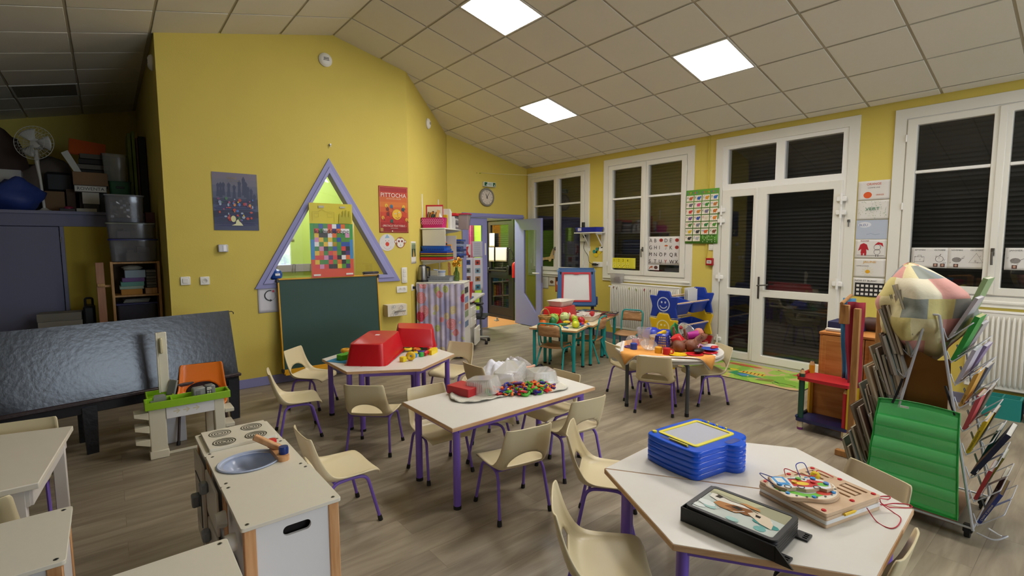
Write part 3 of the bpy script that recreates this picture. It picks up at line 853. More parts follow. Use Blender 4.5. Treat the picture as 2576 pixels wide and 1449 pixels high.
# ------------------------------------------------------------------ white toy kitchen modules
M_ktop = mat('#e6e0d0', .35, var=.02, vscale=40); M_kwhite = mat('#e9e8ea', .4)
M_slot = mat('#1c1614', .9)
def module(name, label, x0, x1, y0, y1, H, slot=False, group=None, top_hole=None):
    cx, cy = (x0+x1)/2, (y0+y1)/2
    t = thing(name, label, 'toy kitchen', (cx, cy, 0), group=group)
    a, b = (x1-x0)/2, (y1-y0)/2
    tp = MB().prism(rrect(-a, a, -b, b, .012), H-.014, H, [top_hole] if top_hole else []).build('top_panel', t, M_ktop, bevel=.0015)
    for sx in (-1, 1):
        for sy in (-1, 1):
            px, py = sx*(a-.028), sy*(b-.022)
            MB().box(px-.019, px+.019, py-.017, py+.017, 0, H-.014, .003).build('corner_post', t, M_beech)
            MB().m(M_steel).lathe([(0, H), (.0075, H), (.0065, H+.0012), (0, H+.0012)], 12, sx*(a-.024), sy*(b-.024)).m(M_black).box(sx*(a-.024)-.003, sx*(a-.024)+.003, sy*(b-.024)-.003, sy*(b-.024)+.003, H+.001, H+.0016).build('screw', tp)
    # end panels
    for sy in (-1, 1):
        y = sy*(b-.018)
        M = tr(0, y, 0) @ Matrix(((1,0,0,0),(0,0,-1,0),(0,1,0,0),(0,0,0,1)))
        holes = [rrect(.015-.052, .015+.046, .519, .556, .017, 5)] if (slot and sy < 0) else []
        p = MB().t(M).prism([(-a+.045, .04), (a-.045, .04), (a-.045, H-.016), (-a+.045, H-.016)], -.006, .006, holes)
        if holes: p.v = [(v[0], v[1], v[2]) for v in p.v]
        p.build('end_panel', t, M_kwhite)
    for sx in (-1, 1):
        x = sx*(a-.02)
        MB().box(x-.006, x+.006, -b+.04, b-.04, .04, H-.016).build('side_panel', t, M_kwhite)
    MB().box(-a+.05, a-.05, -b+.045, b-.045, .06, .072).build('bottom_shelf', t, M_kwhite)
    return t
GK = 'units of the toy kitchen row'
k3 = module('toy_kitchen_counter', 'white toy kitchen counter unit with an oval grip hole, nearest the viewer', .30, .645, 1.835, 2.222, .603, slot=True, group=GK)
MB().box(-.02-.09, -.02+.1, -.15, .15, .48, .58).build('inner_box', k3, M_slot)
for py in (-.10, .09):
    MB().t(tr(-.174, py, .52) @ rot('Y', -90)).lathe([(0, 0), (.03, 0), (.032, .01), (.028, .035), (0, .037)], 20).build('knob', k3, mat('#dcd8ce', .4))
MB().t(tr(-.171, -.0, .30) @ rot('Y', -90)).lathe([(0, 0), (.10, 0), (.105, .006), (.085, .012), (0, .012)], 28).build('drum_window', k3, mat('#4b4f57', .2))
k2 = module('toy_kitchen_sink', 'white toy kitchen sink unit with pale blue basin and wooden tap', .30, .64, 2.227, 2.603, .600, group=GK, top_hole=ellipse(-.025, -.0, .120, .108, 32))
MB().lathe([(.104, .600), (.128, .6015), (.132, .605), (.127, .6085), (.118, .606), (.108, .59), (.09, .555), (.06, .535), (0, .53)], 36, -.025, 0, 1, .9).build('basin', k2, mat('#b4bfd8', .18))
tp = MB().m(M_beech)
tp.prism(rrect(.098-.026, .098+.024, -.04-.06, .02+.07-.0, .024, 5), .600, .622)
tp.t(tr(.092, .02, .618) @ rot('Z', -28) @ rot('Y', 30)).box(-.115, .02, -.014, .014, -.0, .026, .004).t()
tap = tp.build('tap', k2)
MB().lathe([(0, .62), (.02, .62), (.021, .645), (.019, .655), (0, .656)], 16, .105, -.055).build('cold_knob', tap, mat('#16357f', .3))
MB().lathe([(0, .62), (.02, .62), (.021, .645), (.019, .655), (0, .656)], 16, .085, .068).build('hot_knob', tap, mat('#d1202a', .3))
for z0, z1 in ((.1, .34), (.37, .56)):
    d = MB().box(-.182, -.172, -.14, .14, z0, z1, .003).build('door', k2, mat('#d9d2c4', .4))
    MB().box(-.215, -.182, -.05+.1, .0+.1, z1-.08, z1-.03, .008).build('handle', d, mat('#8a8d92', .35))
k1 = module('toy_kitchen_stove', 'white toy kitchen stove unit with four printed ring burners, farthest of the row', .296, .636, 2.607, 2.942, .597, group=GK)
pl = MB().prism(rrect(-.145, .15, -.125, .15, .006), .597, .612).build('hob_plate', k1, M_ktop, bevel=.002)
p = Pr(.6123)
for (bx, by) in ((-.07, .075), (.075, .075), (-.072, -.062), (.068, -.062)):
    for q in (.012, .024, .036, .048): p.ring('#3b3a38', bx, by, q, .0048, 28)
p.build('printed_burner_rings', pl, None, smooth=0)
d = MB().box(-.182, -.168, -.13, .13, .12, .54, .003).build('oven_door', k1, mat('#d9d2c4', .4))
MB().box(-.186, -.182, -.08, .08, .22, .45).build('oven_window', d, mat('#4c5157', .2))
MB().box(-.215, -.182, -.02, .03, .30, .36, .006).build('handle', d, mat('#8a8d92', .35))
GW = 'white play units at the bottom left'
module('play_counter', 'white play counter with wooden posts at the left edge, in front of the painted table', -.62, -.152, 2.005, 2.425, .60, group=GW)
module('play_counter', 'white play counter top cut off by the bottom edge, left of the oval grip hole', -.115, .256, 1.40, 1.822, .60, group=GW)

# ------------------------------------------------------------------ toy workbench
t = thing('toy_workbench', 'white plastic toy workbench with lime green tray in front of the black bench', 'toy workbench', (.42, 4.5, 0))
M_tw = mat('#e3dcc6', .4); M_tg = mat('#8fbf1c', .35)
def tw(x, y): return x-.42, y-4.5
# columns: (x0,x1,y0,y1)
for nm, x0, x1, y0, y1, h in (('left_column', -.25, -.145, -.10, .02, .385), ('right_column', .165, .235, -.10, .0, .385), ('rear_column', -.25, -.10, .20, .26, .385), ('rear_column', .14, .2, .22, .26, .385)):
    c = MB().box(x0, x1, y0, y1, 0, h, .006)
    if nm == 'left_column': c.box(x0-.006, x1+.006, y0-.006, y1+.006, 0, .06, .004)
    c.build(nm, t, M_tw)
MB().box(-.145, .165, -.105, -.085, .285, .385, .003).build('front_apron', t, mat('#e8e6e6', .4))
p = Pr(0)
for k in range(3):
    x = -.10+.062*k
    p.line('#d8cfae', [(x, .335), (x+.035, .335)], .008).line('#d8cfae', [(x+.02, .352), (x+.04, .335), (x+.02, .318)], .008)
p.build('moulded_arrows', t, None, tr(0, -.1055, .0) @ Matrix(((1,0,0,0),(0,0,-1,0),(0,1,0,0),(0,0,0,1))), smooth=0)
tray = MB()
tray.prism([(-.27, -.13), (.275, -.13), (.275, .02), (-.27, .02)], .375, .43, [[(-.255, -.118), (.26, -.118), (.26, .008), (-.255, .008)]])
tray.prism([(-.25, .02), (-.08, .02), (-.08, .25), (-.25, .25)], .375, .43, [[(-.24, .03), (-.09, .03), (-.09, .24), (-.24, .24)]])
tray.box(-.26, .265, -.125, .015, .376, .39).box(-.245, -.085, .02, .245, .376, .39)
tray.box(-.11, -.10, -.125, .01, .38, .425)
tray.build('tray', t, M_tg, bevel=.003)
MB().box(-.14, .0, .18, .20, .0, .29, .004).build('rear_panel', t, mat('#e2e2e8', .45))
for z in (.10, .20, .30):
    # side shelves: small cups on the left flank
    s = MB().add([(-.25,-.10,z),(-.335,-.10,z+.03),(-.335,.02,z+.03),(-.25,.02,z),(-.25,-.10,z+.055),(-.335,-.10,z+.055),(-.335,.02,z+.055),(-.25,.02,z+.055)],
                 [(3,2,1,0),(4,5,6,7),(0,1,5,4),(1,2,6,5),(2,3,7,6),(3,0,4,7)]); s.f = [f[::-1] for f in s.f]
    s.build('side_cup', t, M_tw, bevel=.003)
for z in (.13, .25):
    MB().box(.235, .30, -.10, .06, z, z+.03, .004).build('side_shelf', t, M_tw)
mast = MB().box(-.155, -.095, .14, .16, .43, .90, .004).box(-.165, -.155, .13, .16, .43, .90, .002)
mast.build('mast', t, M_tw)
MB().box(-.145, -.125, .10, .14, .74, .86, .006).build('mast_hook', t, mat('#cdc39f', .4))
MB().box(-.14, .12, -.055, -.04, .0, .02, .003).build('floor_bar', t, M_tw)
g = mat('#8b8d8b', .5)
tg = tag(MB().t(tr(.21-.02, 4.50, .392)).prism([(0, 0), (.10, 0), (.10, .09), (0, .09)], 0, .02).t(tr(.21-.02, 4.50, .412)).prism([(.02, 0), (.10, .0), (.09, .08), (.03, .08)], 0, .022).t(tr(.325, 4.585, .41) @ rot('Z', 35) @ rot('Y', 18)).box(-.012, .004, -.04, .04, 0, .12, .004).build('toy_clamp', None, g), 'grey plastic toy clamp with raised jaw at the left of the lime tray', 'toy')
tg.location = (0, 0, 0)
tr_ = thing('toy_radio', 'grey toy cash box standing in the middle of the lime tray', 'toy', (.515, 4.44, .392), 8)
MB().box(-.065, .02, -.03, .04, 0, .085, .008).build('body', tr_, mat('#8f918c', .5))
MB().box(.02, .085, -.03, .04, 0, .09, .008).build('body', tr_, mat('#7f817d', .5))
MB().box(.018, .058, -.04, -.028, .005, .088, .004).build('keypad', tr_, mat('#3c3c3c', .5))
p = Pr(0)
p.rect('#dad7ca', .022, .054, .06, .082).text('#26262a', 'MAX', .024, .065, .014, width=.026)
for i in range(2):
    for j in range(3): p.rect('#cfccc0', .023+.016*i, .034+.016*i, .012+.015*j, .022+.015*j)
p.build('printed_buttons', tr_, None, tr(0, -.0405, 0) @ Matrix(((1,0,0,0),(0,0,-1,0),(0,1,0,0),(0,0,0,1))), smooth=0)
MB().box(-.05, -.02, -.034, -.03, .03, .065).build('speaker_grille', tr_, mat('#6a6c68', .6))

# ------------------------------------------------------------------ long black painted bench with a leaning board
th = math.degrees(math.atan2(.16, 1))
t = thing('black_bench', 'long glossy black painted board on a leaning bench frame, at left below the storage', 'bench', (.87, 5.02, 0), th)
M_bb = mat('#20222a', .23, spec=.6, bump=.09, bscale=30, var=.10, vscale=9); M_bb2 = mat('#202229', .38, bump=.4, bscale=30)
MB().add([(-2.3,0,.41),(0,0,.41),(-.02,.09,.975),(-2.3,.09,.975),(-2.3,.03,.40),(0,.03,.40),(-.02,.12,.97),(-2.3,.12,.97)],
         [(0,1,2,3),(7,6,5,4),(0,4,5,1),(1,5,6,2),(2,6,7,3),(3,7,4,0)]).build('board', t, M_bb, smooth=0)
MB().box(-2.3, .015, -.035, .03, .385, .412, .006).build('ledge', t, mat('#3a3033', .45, bump=.4, bscale=40))
MB().box(-2.3, .0, -.015, .02, .31, .388, .005).build('apron', t, M_bb)
for x in (-.05, -1.05, -2.1):
    MB().add([(x-.035,-.03,0),(x+.035,-.03,0),(x+.045,-.03,.36),(x-.045,-.03,.36),(x-.035,.0,0),(x+.035,.0,0),(x+.045,.0,.36),(x-.045,.0,.36)],
             [(0,1,2,3),(7,6,5,4),(0,4,5,1),(1,5,6,2),(2,6,7,3),(3,7,4,0)]).build('leg', t, M_bb2, smooth=0)
    MB().box(x-.035, x+.035, .30, .33, 0, .40).build('leg', t, M_bb2)
    MB().box(x-.02, x+.02, 0, .32, .36, .40).build('brace', t, M_bb2)
MB().box(-2.3, 0, .27, .33, .40, .44).build('rear_rail', t, M_bb2)
MB().tube([(-.03, .10, .96), (.0, .09, .965), (.012, .08, .955), (.01, .075, .94)], .004, 6).build('hook', t, M_black)
# ------------------------------------------------------------------ things on and by the back wall
def wall_thing(name, label, cat, o, w, group=None): return thing(name, label, cat, group=group, M=wframe(o, w))
def sheet(name, label, cat, o, w, W, H, col='#e9e6df', group=None, th=.0015, rough=.7, ang=0, M=None, curl=.006):
    """a sheet of paper as a top-level mesh; local x right, y up"""
    nu = 8; f = lambda u, v: curl*(abs(u-.5)*2)**3*(1-v)*.8+.0006
    mb = MB().m(mat(col, rough))
    P = [[(W*i/nu, H*j/nu, f(i/nu, j/nu)) for j in range(nu+1)] for i in range(nu+1)]
    mb.grid(P)
    o_ = mb.build(name, None, None, solid=th)
    o_.matrix_world = (M if M is not None else wframe(o, w)) @ rot('Z', ang)
    return tag(o_, label, cat, group)
# left poster: night-sea picture
W, H = .425, .60
a = sheet('poster', 'grey-blue night picture poster with small bright creatures, left of the triangular window', 'poster', (.888, 5.984, 1.722), 'back', W, H, '#6c6d8e', curl=0)
p = Pr()
for k in range(9):
    y = H*(1-k/9); c = [(118,112,128),(112,110,128),(98,101,124),(84,92,118),(62,70,98),(74,86,122),(40,46,74),(56,66,100),(70,76,108)][k]
    p.rect(c, 0, W, max(0, y-H/9-.001), y)
r5 = random.Random(3)
for x, y, h in ((.05,.40,.09),(.075,.39,.11),(.10,.41,.09),(.15,.40,.10),(.20,.38,.1),(.25,.40,.13),(.29,.42,.15),(.33,.36,.11),(.36,.33,.12),(.39,.30,.09),(.31,.40,.12)):
    p.poly((58,66,96), [(x-.016, y-.05), (x+.016, y-.05), (x+.012, y+h*.4), (x+.02, y+h*.75), (x+.004, y+h), (x-.012, y+h*.8), (x-.008, y+h*.4)])
for k in range(12): p.poly((46+4*(k%3), 52+5*(k%2), 84+6*(k%4)), [(r5.uniform(0,.1), .30-.022*k), (r5.uniform(.3,.42), .31-.022*k), (.4, .295-.022*k), (.02, .285-.022*k)])
for k in range(46):
    x = r5.uniform(.05, .39); y = r5.uniform(.10, .34)
    p.ell(r5.choice(['#b84a3c','#d98a4a','#c9b24e','#5d7fc4','#a65a7e','#9fb0c8','#4c7a56','#c4574f','#8896b8','#7a4a72']), x, y, r5.uniform(.006,.016), r5.uniform(.006,.018), 10)
p.ell('#d9d7a0', .18, .12, .024, .034, 12); p.poly('#e0dfb4', [(.16,.05),(.27,.05),(.255,.075),(.235,.095),(.225,.12),(.205,.10),(.20,.07)]); p.ell('#3f6b35', .235, .125, .012, .016)
p.ell('#a3231e', .145, .11, .012, .012, 10)
p.text('#8f8060', 'Festival', .14, .535, .034, width=.085).text('#857a66', 'de la mer', .15, .51, .018, width=.11)
p.build('printed_picture', a, None, smooth=0)
# right poster
W, H = .405, .59
a = sheet('poster', 'red and orange show poster with a yellow sun face, right of the triangular window', 'poster', (2.707, 5.984, 1.715), 'back', W, H, '#b3221f', curl=0)
p = Pr()
for k, c in enumerate(('#8e1619','#a81a1c','#bb2a1f','#c9421f','#d15c22','#d87426','#d06423','#bf3a20','#a41d1c')):
    p.rect(c, .006, W-.006, .006+k*.0642, .006+(k+1)*.0642+.0005)
p.line('#d8b070', [(.012,.012),(W-.012,.012),(W-.012,H-.012),(.012,H-.012)], .003, True)
for k in range(14): p.poly('#b5211d', [(.24+.05*math.cos(k*.45), .24+.05*math.sin(k*.45)), (.24+.17*math.cos(k*.45+.05), .22+.14*math.sin(k*.45+.05)), (.24+.17*math.cos(k*.45+.2), .22+.14*math.sin(k*.45+.2))]) if k > 6 else None
p.ell('#e8b52c', .245, .235, .068, .068, 30); p.ring('#8a5a12', .245, .235, .068, .003, 30)
p.line('#6b4210', [(.262,.265),(.25,.23),(.262,.215),(.252,.208)], .004); p.ell('#f1ead8', .225, .245, .012, .008, 10); p.ell('#f1ead8', .278, .262, .011, .009, 10); p.ell('#332010', .226, .244, .005, .005, 8); p.ell('#332010', .279, .261, .005, .005, 8)
p.line('#7a1c14', [(.222,.196),(.25,.185),(.283,.20)], .006)
for x, y, c in ((.10,.345,'#e0b030'),(.115,.30,'#7a2a1c'),(.17,.335,'#3d6f8c'),(.34,.335,'#e2b534'),(.33,.30,'#2f4d55'),(.12,.24,'#7c1d18'),(.05,.19,'#d99a2c'),(.38,.17,'#d99a2c'),(.17,.15,'#35594a')):
    p.ell(c, x, y, .022, .025, 9).line('#4a2018', [(x,y),(x+.02,y-.035),(x+.03,y-.03)], .006)
p.text('#efe3cf', 'PITTOCHA', W/2, .452, .075, width=.35, center=True).text('#e4c9a4', 'LES ENFANTS DE LA BALLADE', W/2, .425, .02, width=.20, center=True)
p.text('#f0e2d2', '- SPECTACLE TOUT PUBLIC -', W/2, .078, .034, width=.34, center=True).text('#e8d2be', 'marionnettes', W/2, .055, .015, width=.1, center=True)
p.rect('#b98a3c', .012, .05, .018, .06).ell('#e8e2d2', .175, .022, .008, .008, 10)
p.build('printed_picture', a, None, smooth=0)
# white sheet with a drawn circle arrow
a = sheet('paper_sheet', 'white paper sheet with a circling black arrow, left of the green chalkboard', 'paper', (1.267, 5.984, .815), 'back', .22, .295, '#d9d8e0')
p = Pr(.007)
p.ring('#18181b', .125, .19, .055, .010, 24, 75, 275); p.poly('#18181b', [(.122,.122),(.122,.150),(.145,.134)])
for k in range(9): p.ell('#18181b', .125+.055*math.cos(R(-70+14*k)), .19+.055*math.sin(R(-70+14*k)), .003, .003, 6)
p.ell('#c43a52', .158, .236, .013, .013, 14)
p.build('printed_arrow', a, None, smooth=0)
# round detectors
def detector(label, M, group):
    t = thing('smoke_detector', label, 'alarm', M=M, group=group)
    MB().lathe([(0, 0), (.075, 0), (.078, .012), (.066, .03), (.045, .042), (0, .045)], 28).build('housing', t, M_white2)
    MB().m(M_black).box(-.03, .03, .0, .007, .0435, .046).box(-.034, .034, -.014, -.008, .043, .0445).box(-.03, .03, .014, .019, .043, .045).build('grille', t)
GD = 'round white alarms high on the walls'
detector('round white alarm high on the yellow wall, above the tip of the triangular window', wframe((2.098, 5.985, 3.692), 'back'), GD)
q = wframe((3.127, 5.987, 0), 'ang')
detector('round white alarm on the angled wall, above the cluttered shelf', q @ tr(.94, 3.342, .002), GD)
detector('round white alarm in the shadow of the alcove corner, at the ceiling edge', Matrix(((0,0,-1,.474),(-1,0,0,6.25),(0,1,0,3.38),(0,0,0,1))), GD)
# thermostat, sockets and switches
def plate(name, label, cat, o, w, W, H, kind, group=None, D=.012, ang=0):
    t = thing(name, label, cat, M=(wframe(o, w) if w != 'ang' else o), group=group)
    MB().box(-W/2, W/2, -H/2, H/2, 0, D, .004).build('cover_plate', t, M_white2)
    if kind == 'socket':
        n = 1 if W < .1 else 2
        for k in range(n):
            x = (k-(n-1)/2)*.055
            s = MB().lathe([(.024, D), (.024, D+.003), (.0205, D+.003), (.019, D-.004+.006), (0, D+.001)], 20, x, 0).build('socket_well', t, mat('#d6d4cc', .4))
            MB().m(M_black).lathe([(0, 0), (.0028, 0), (.0028, .0006), (0, .0006)], 8, x-.009, 0).lathe([(0, 0), (.0028, 0), (.0028, .0006), (0, .0006)], 8, x+.009, 0).build('contact', s, None, tr(0, 0, D+.0022)) 
    elif kind == 'switch':
        n = max(1, round(H/.075))
        for k in range(n):
            y = (k-(n-1)/2)*(H/n)*.86
            MB().box(-W/2+.018, W/2-.018, y-.024, y+.024, D, D+.006, .003).build('rocker', t, M_white)
    return t
GS = 'white sockets and switches on the yellow walls'
t = thing('thermostat', 'white square thermostat on the yellow wall below the night picture poster', 'thermostat', M=wframe((.954, 5.985, 1.533), 'back'))
MB().box(-.045, .045, -.04, .04, 0, .04, .006).build('housing', t, mat('#c9c9cf', .4)); MB().box(-.0, .028, -.03, .032, .04, .043).build('display', t, mat('#f0eef4', .3))
plate('light_switch', 'white single switch plate, left one below the thermostat', 'switch', (.607, 5.985, 1.207), 'back', .085, .085, 'switch', GS)
plate('wall_socket', 'white socket plate, right one below the thermostat', 'socket', (.776, 5.985, 1.20), 'back', .085, .085, 'socket', GS)
plate('light_switch', 'white upright plate of three switches beside the right foot of the triangle', 'switch', (3.035, 5.985, 1.16), 'back', .078, .205, 'switch', GS)
plate('wall_socket', 'white double socket plate below the upright triple switch', 'socket', (2.995, 5.985, .975), 'back', .15, .085, 'socket', GS)
struct(MB().t(q).box(.015, .03, .1, 1.02, 0, .01).build('trim_1', None, mat('#ccb84e', .7)))
# clown and monkey paper masks
a = MB().m(mat('#dcd9d6', .8)).prism(ellipse(0, 0, .108, .108, 30), 0, .002).build('paper_mask', None); a.matrix_world = wframe((2.808, 5.984, 1.59), 'back')
tag(a, 'round white paper clown face taped under the sun poster', 'paper mask')
p = Pr(.002)
p.poly('#8db3cf', [(-.035,.055),(.035,.06),(.0,.105)]).ell('#d23a25', .0, -.02, .026, .028, 18).ring('#c9a09a', 0, -.03, .055, .004, 16, 200, 340)
for x in (-.022, .02): p.ell('#35302c', x, .022, .005, .004, 8)
for k in range(6): p.line('#b9b4ae', [(-.09+.03*k, -.02+.015*(k%2)), (-.075+.03*k, .0)], .002)
p.build('drawn_face', a, None, smooth=0)
a = MB().m(mat('#a5683f', .8)).prism(ellipse(0, 0, .068, .072, 24), 0, .002).prism(ellipse(-.066, .01, .02, .024, 12), 0, .0021).prism(ellipse(.066, .01, .02, .024, 12), 0, .0021).build('paper_mask', None); a.matrix_world = wframe((2.992, 5.984, 1.59), 'back')
tag(a, 'small brown and white paper monkey face, right of the clown face', 'paper mask')
p = Pr(.0022)
p.poly('#e7e2da', ellipse(-.022, .02, .032, .034, 16)).poly('#e7e2da', ellipse(.022, .02, .032, .034, 16)).poly('#e7e2da', ellipse(0, -.024, .045, .04, 18)).ell('#e7ddd0', -.068, .01, .011, .014).ell('#e7ddd0', .068, .01, .011, .014)
for x in (-.022, .022): p.ell('#7c1f1c', x, .016, .014, .014, 12)
p.line('#5a4a44', [(0,-.02),(0,-.038)], .003).line('#5a4a44', [(-.012,-.042),(.012,-.042)], .003)
p.build('drawn_face', a, None, smooth=0)
# decorated tissue box on the wall
t = thing('tissue_dispenser', 'decorated white tissue box fixed to the wall, right of the green chalkboard', 'dispenser', M=wframe((2.73, 5.985, .645), 'back'))
MB().box(0, .27, 0, .15, 0, .13, .004).build('box', t, mat('#dcd5c4', .7))
p = Pr(.1312); rr = random.Random(5)
for k in range(16): p.ring(rr.choice(['#a33a34','#33508c','#3c3b3a','#5c5a57']), rr.uniform(.03,.24), rr.uniform(.02,.13), rr.uniform(.01,.022), .002, 14)
p.build('drawn_rings', t, None, smooth=0)
MB().add([(.09,.05,.131),(.25,.055,.131),(.245,.085,.145),(.10,.075,.15),(.17,.09,.165)], [(0,1,2,4),(0,4,3),(3,4,2)]).build('tissue', t, M_paper, solid=.001)
t = MB().m(M_steel).lathe([(0, 0), (.011, 0), (.011, .03), (0, .032)], 10).box(-.004, .004, -.03, 0, .02, .028).build('wall_hook', None); t.matrix_world = wframe((2.115, 5.985, 2.735), 'back')
tag(t, 'small metal hook on the yellow wall above the triangle tip', 'hook')
# green chalkboard on the floor, leaning at the wall
t = thing('chalkboard', 'dark green chalkboard with yellow frame, leaning below the triangular window', 'chalkboard', M=tr(2.05, 5.85, .11) @ rot('X', -4))
MB().box(-.575, .578, .0, .02, .06, 1.07).build('writing_surface', t, mat('#24463f', .55, var=.05, vscale=3))
M_yw = mat('#dba51d', .45)
MB().box(-.59, .59, -.012, .022, 1.065, 1.085, .004).build('top_rail', t, M_yw)
for x in (-.59, .575): MB().box(x, x+.014, -.008, .022, .06, 1.07, .002).build('side_rail', t, M_yw)
MB().box(-.58, .585, -.05, .022, -.0, .012, .003).box(-.58, .585, -.055, -.045, 0, .03, .003).box(-.58, .585, -.008, .022, .0, .06, .003).build('chalk_ledge', t, M_yw)
for x in (-.59, .59):
    for z in (1.06, .05): MB().box(x-.014, x+.014, -.014, .024, z-.02, z+.02, .004).build('corner_cap', t, M_black)
a = MB().m(M_black).box(-.03, .05, -.0, .022, 0, .014, .003).m(mat('#d9962c', .6)).box(-.055, -.03, 0, .022, 0, .014, .003).build('chalk_holder', None)
a.location = (1.53, 5.805, .122); tag(a, 'small black and orange chalk holder on the chalkboard ledge', 'chalk holder')
# kaleidoscope poster standing on the board's top edge
W, H = .50, .86
a = sheet('poster', 'patchwork coloured kaleidoscope poster in clear film, standing above the chalkboard', 'poster', None, None, W, H, '#d8c81e', M=tr(1.825, 5.905, 1.185) @ Matrix(((1,0,0,0),(0,0,-1,0),(0,1,0,0),(0,0,0,1))), curl=.004)
p = Pr(.006, .35)
p.rect('#d5c520', 0, W, .62, H)
p.rect('#2f9b3c', 0, W, .44, .625).rect('#2a86c4', 0, W, .21, .44).rect('#dc4a2a', 0, W, 0, .21)
cols = ['#2b2b30','#4f8e35','#d490bb','#e8e6ea','#dd6b2b','#4d2f6e','#2c52a4','#d93e3e','#e7c02e','#3a8a44']
rr = random.Random(11)
X0, X1, Y0, Y1 = .045, .455, .10, .62
nx, ny = 8, 10
prev = None
for i in range(nx):
    for j in range(ny):
        c = rr.choice(cols)
        while c == prev: c = rr.choice(cols)
        prev = c
        x0 = X0+(X1-X0)*i/nx; x1 = X0+(X1-X0)*(i+1)/nx; y0 = Y0+(Y1-Y0)*j/ny; y1 = Y0+(Y1-Y0)*(j+1)/ny
        if 8 <= j: 
            pass
        p.rect(c, x0, x1, y0, y1)
p.text('#1d1b22', 'kaléidoscope', .25, .512, .072, width=.40, center=True)
p.rect('#e6e0da', .02, .10, .02, .04).rect('#e6e0da', .40, .485, .02, .04)
p.line('#a89c14', [(.03,.66),(.03,.76),(.10,.76),(.14,.79),(.18,.76),(.28,.76),(.28,.64)], .003).line('#a89c14', [(.05,.70),(.05,.74),(.1,.74),(.1,.70)], .003, True).line('#a89c14', [(.2,.70),(.2,.74),(.26,.74),(.26,.70)], .003, True)
p.poly('#b0a815', [(.33,.63),(.48,.63),(.48,.70),(.47,.78),(.455,.78),(.45,.70),(.43,.79),(.415,.79),(.41,.70),(.395,.78),(.38,.78),(.375,.70),(.35,.75),(.34,.74)])
p.rect('#b9b49a', .10, .165, .805, .83).rect('#b9b49a', .35, .415, .81, .83)
p.build('printed_patchwork', a, None, smooth=0)
MB().add([(0,0,.012),(W,0,.012),(W,.62,.012),(0,.62,.012)], [(0,1,2,3)]).build('clear_film', a, clear('#ffffff', .03, .1, 1.35))
# little things along the ledge of the triangle
a = MB().m(mat('#33303a', .4)).box(-.10, .10, -.03, .03, 0, .03, .01).m(mat('#b9a184', .8)).box(-.098, .098, -.028, .028, -.014, .0, .003).build('board_eraser', None); a.location = (2.55, 5.93, 1.20); tag(a, 'dark board eraser on the right of the chalkboard top', 'eraser')
a = MB().m(mat('#1c4fa0', .25)).lathe([(0, 0), (.04, 0), (.068, .02), (.075, .06), (.06, .10), (.03, .118), (0, .122)], 24).m(mat('#e4e4ea', .5)).box(-.02, .03, -.078, -.07, .045, .07).build('baseball_hat', None); a.location = (1.468, 6.03, 1.178); tag(a, 'shiny blue ball hat in the left corner of the triangular window', 'hat')
# seen through the triangle: green room
M_hook = mat('#6f7078', .45)
t = thing('coat_rack', 'grey coat hook rail in the green room behind the triangular window', 'coat rack', (2.2, 8.28, 1.0))
MB().box(-1.3, 1.6, -.02, .01, .14, .26, .004).build('rail', t, mat('#9a9aa8', .5))
MB().box(-1.3, 1.6, -.28, .01, .0, .03, .004).build('shelf', t, mat('#55555f', .5))
for k in range(9):
    x = -1.0+.27*k
    MB().tube(bend([(x-.02, -.03, .12), (x-.02, -.06, .26), (x+.02, -.06, .26), (x+.02, -.03, .12)], .02, 3), .005, 6).build('hook', t, M_hook)
rr = random.Random(4)
for k, (x, z, W_, H_, lab) in enumerate(((1.66, 1.12, .21, .30, 'left of two leafy animal pictures on the green room wall'), (2.05, 1.14, .20, .29, 'right of two leafy animal pictures on the green room wall'), (2.02, 1.62, .30, .42, 'pale sheet with a teal painted tree in the green room'))):
    a = sheet('child_picture', lab, 'picture', (x, 8.295, z), 'back', W_, H_, '#cfe0c0' if k == 2 else '#a9cf7a')
    p = Pr(.006)
    if k < 2:
        for i in range(10): p.ell(rr.choice(['#5fa02c','#86bf3c','#3d7a2c']), rr.uniform(.02,W_-.03), rr.uniform(.15,H_-.03), .022, .026, 8)
        for i in range(12): p.ell(rr.choice(['#b5352a','#4a2a20','#d8a030','#2c5f86','#2b7f7a']), rr.uniform(.04,W_-.04), rr.uniform(.02,.13), .018, .016, 7)
    else:
        for i in range(12): p.ell('#1f7a80', rr.uniform(.13,.26), rr.uniform(.2,.34), .034, .034, 8)
        p.poly('#1f7a80', [(.16,.06),(.24,.06),(.22,.22),(.17,.22)])
    p.build('painting', a, None, smooth=0)
t = thing('cream_locker', 'tall cream cupboard seen through the right of the triangular window', 'cupboard', (3.1, 7.35, 0))
MB().box(-.28, .28, -.2, .2, 0, 2.25, .004).build('carcass', t, mat('#d7d6a8', .6)); MB().box(-.27, .27, -.212, -.2, .02, 2.23, .004).build('door', t, mat('#dcdbae', .6))
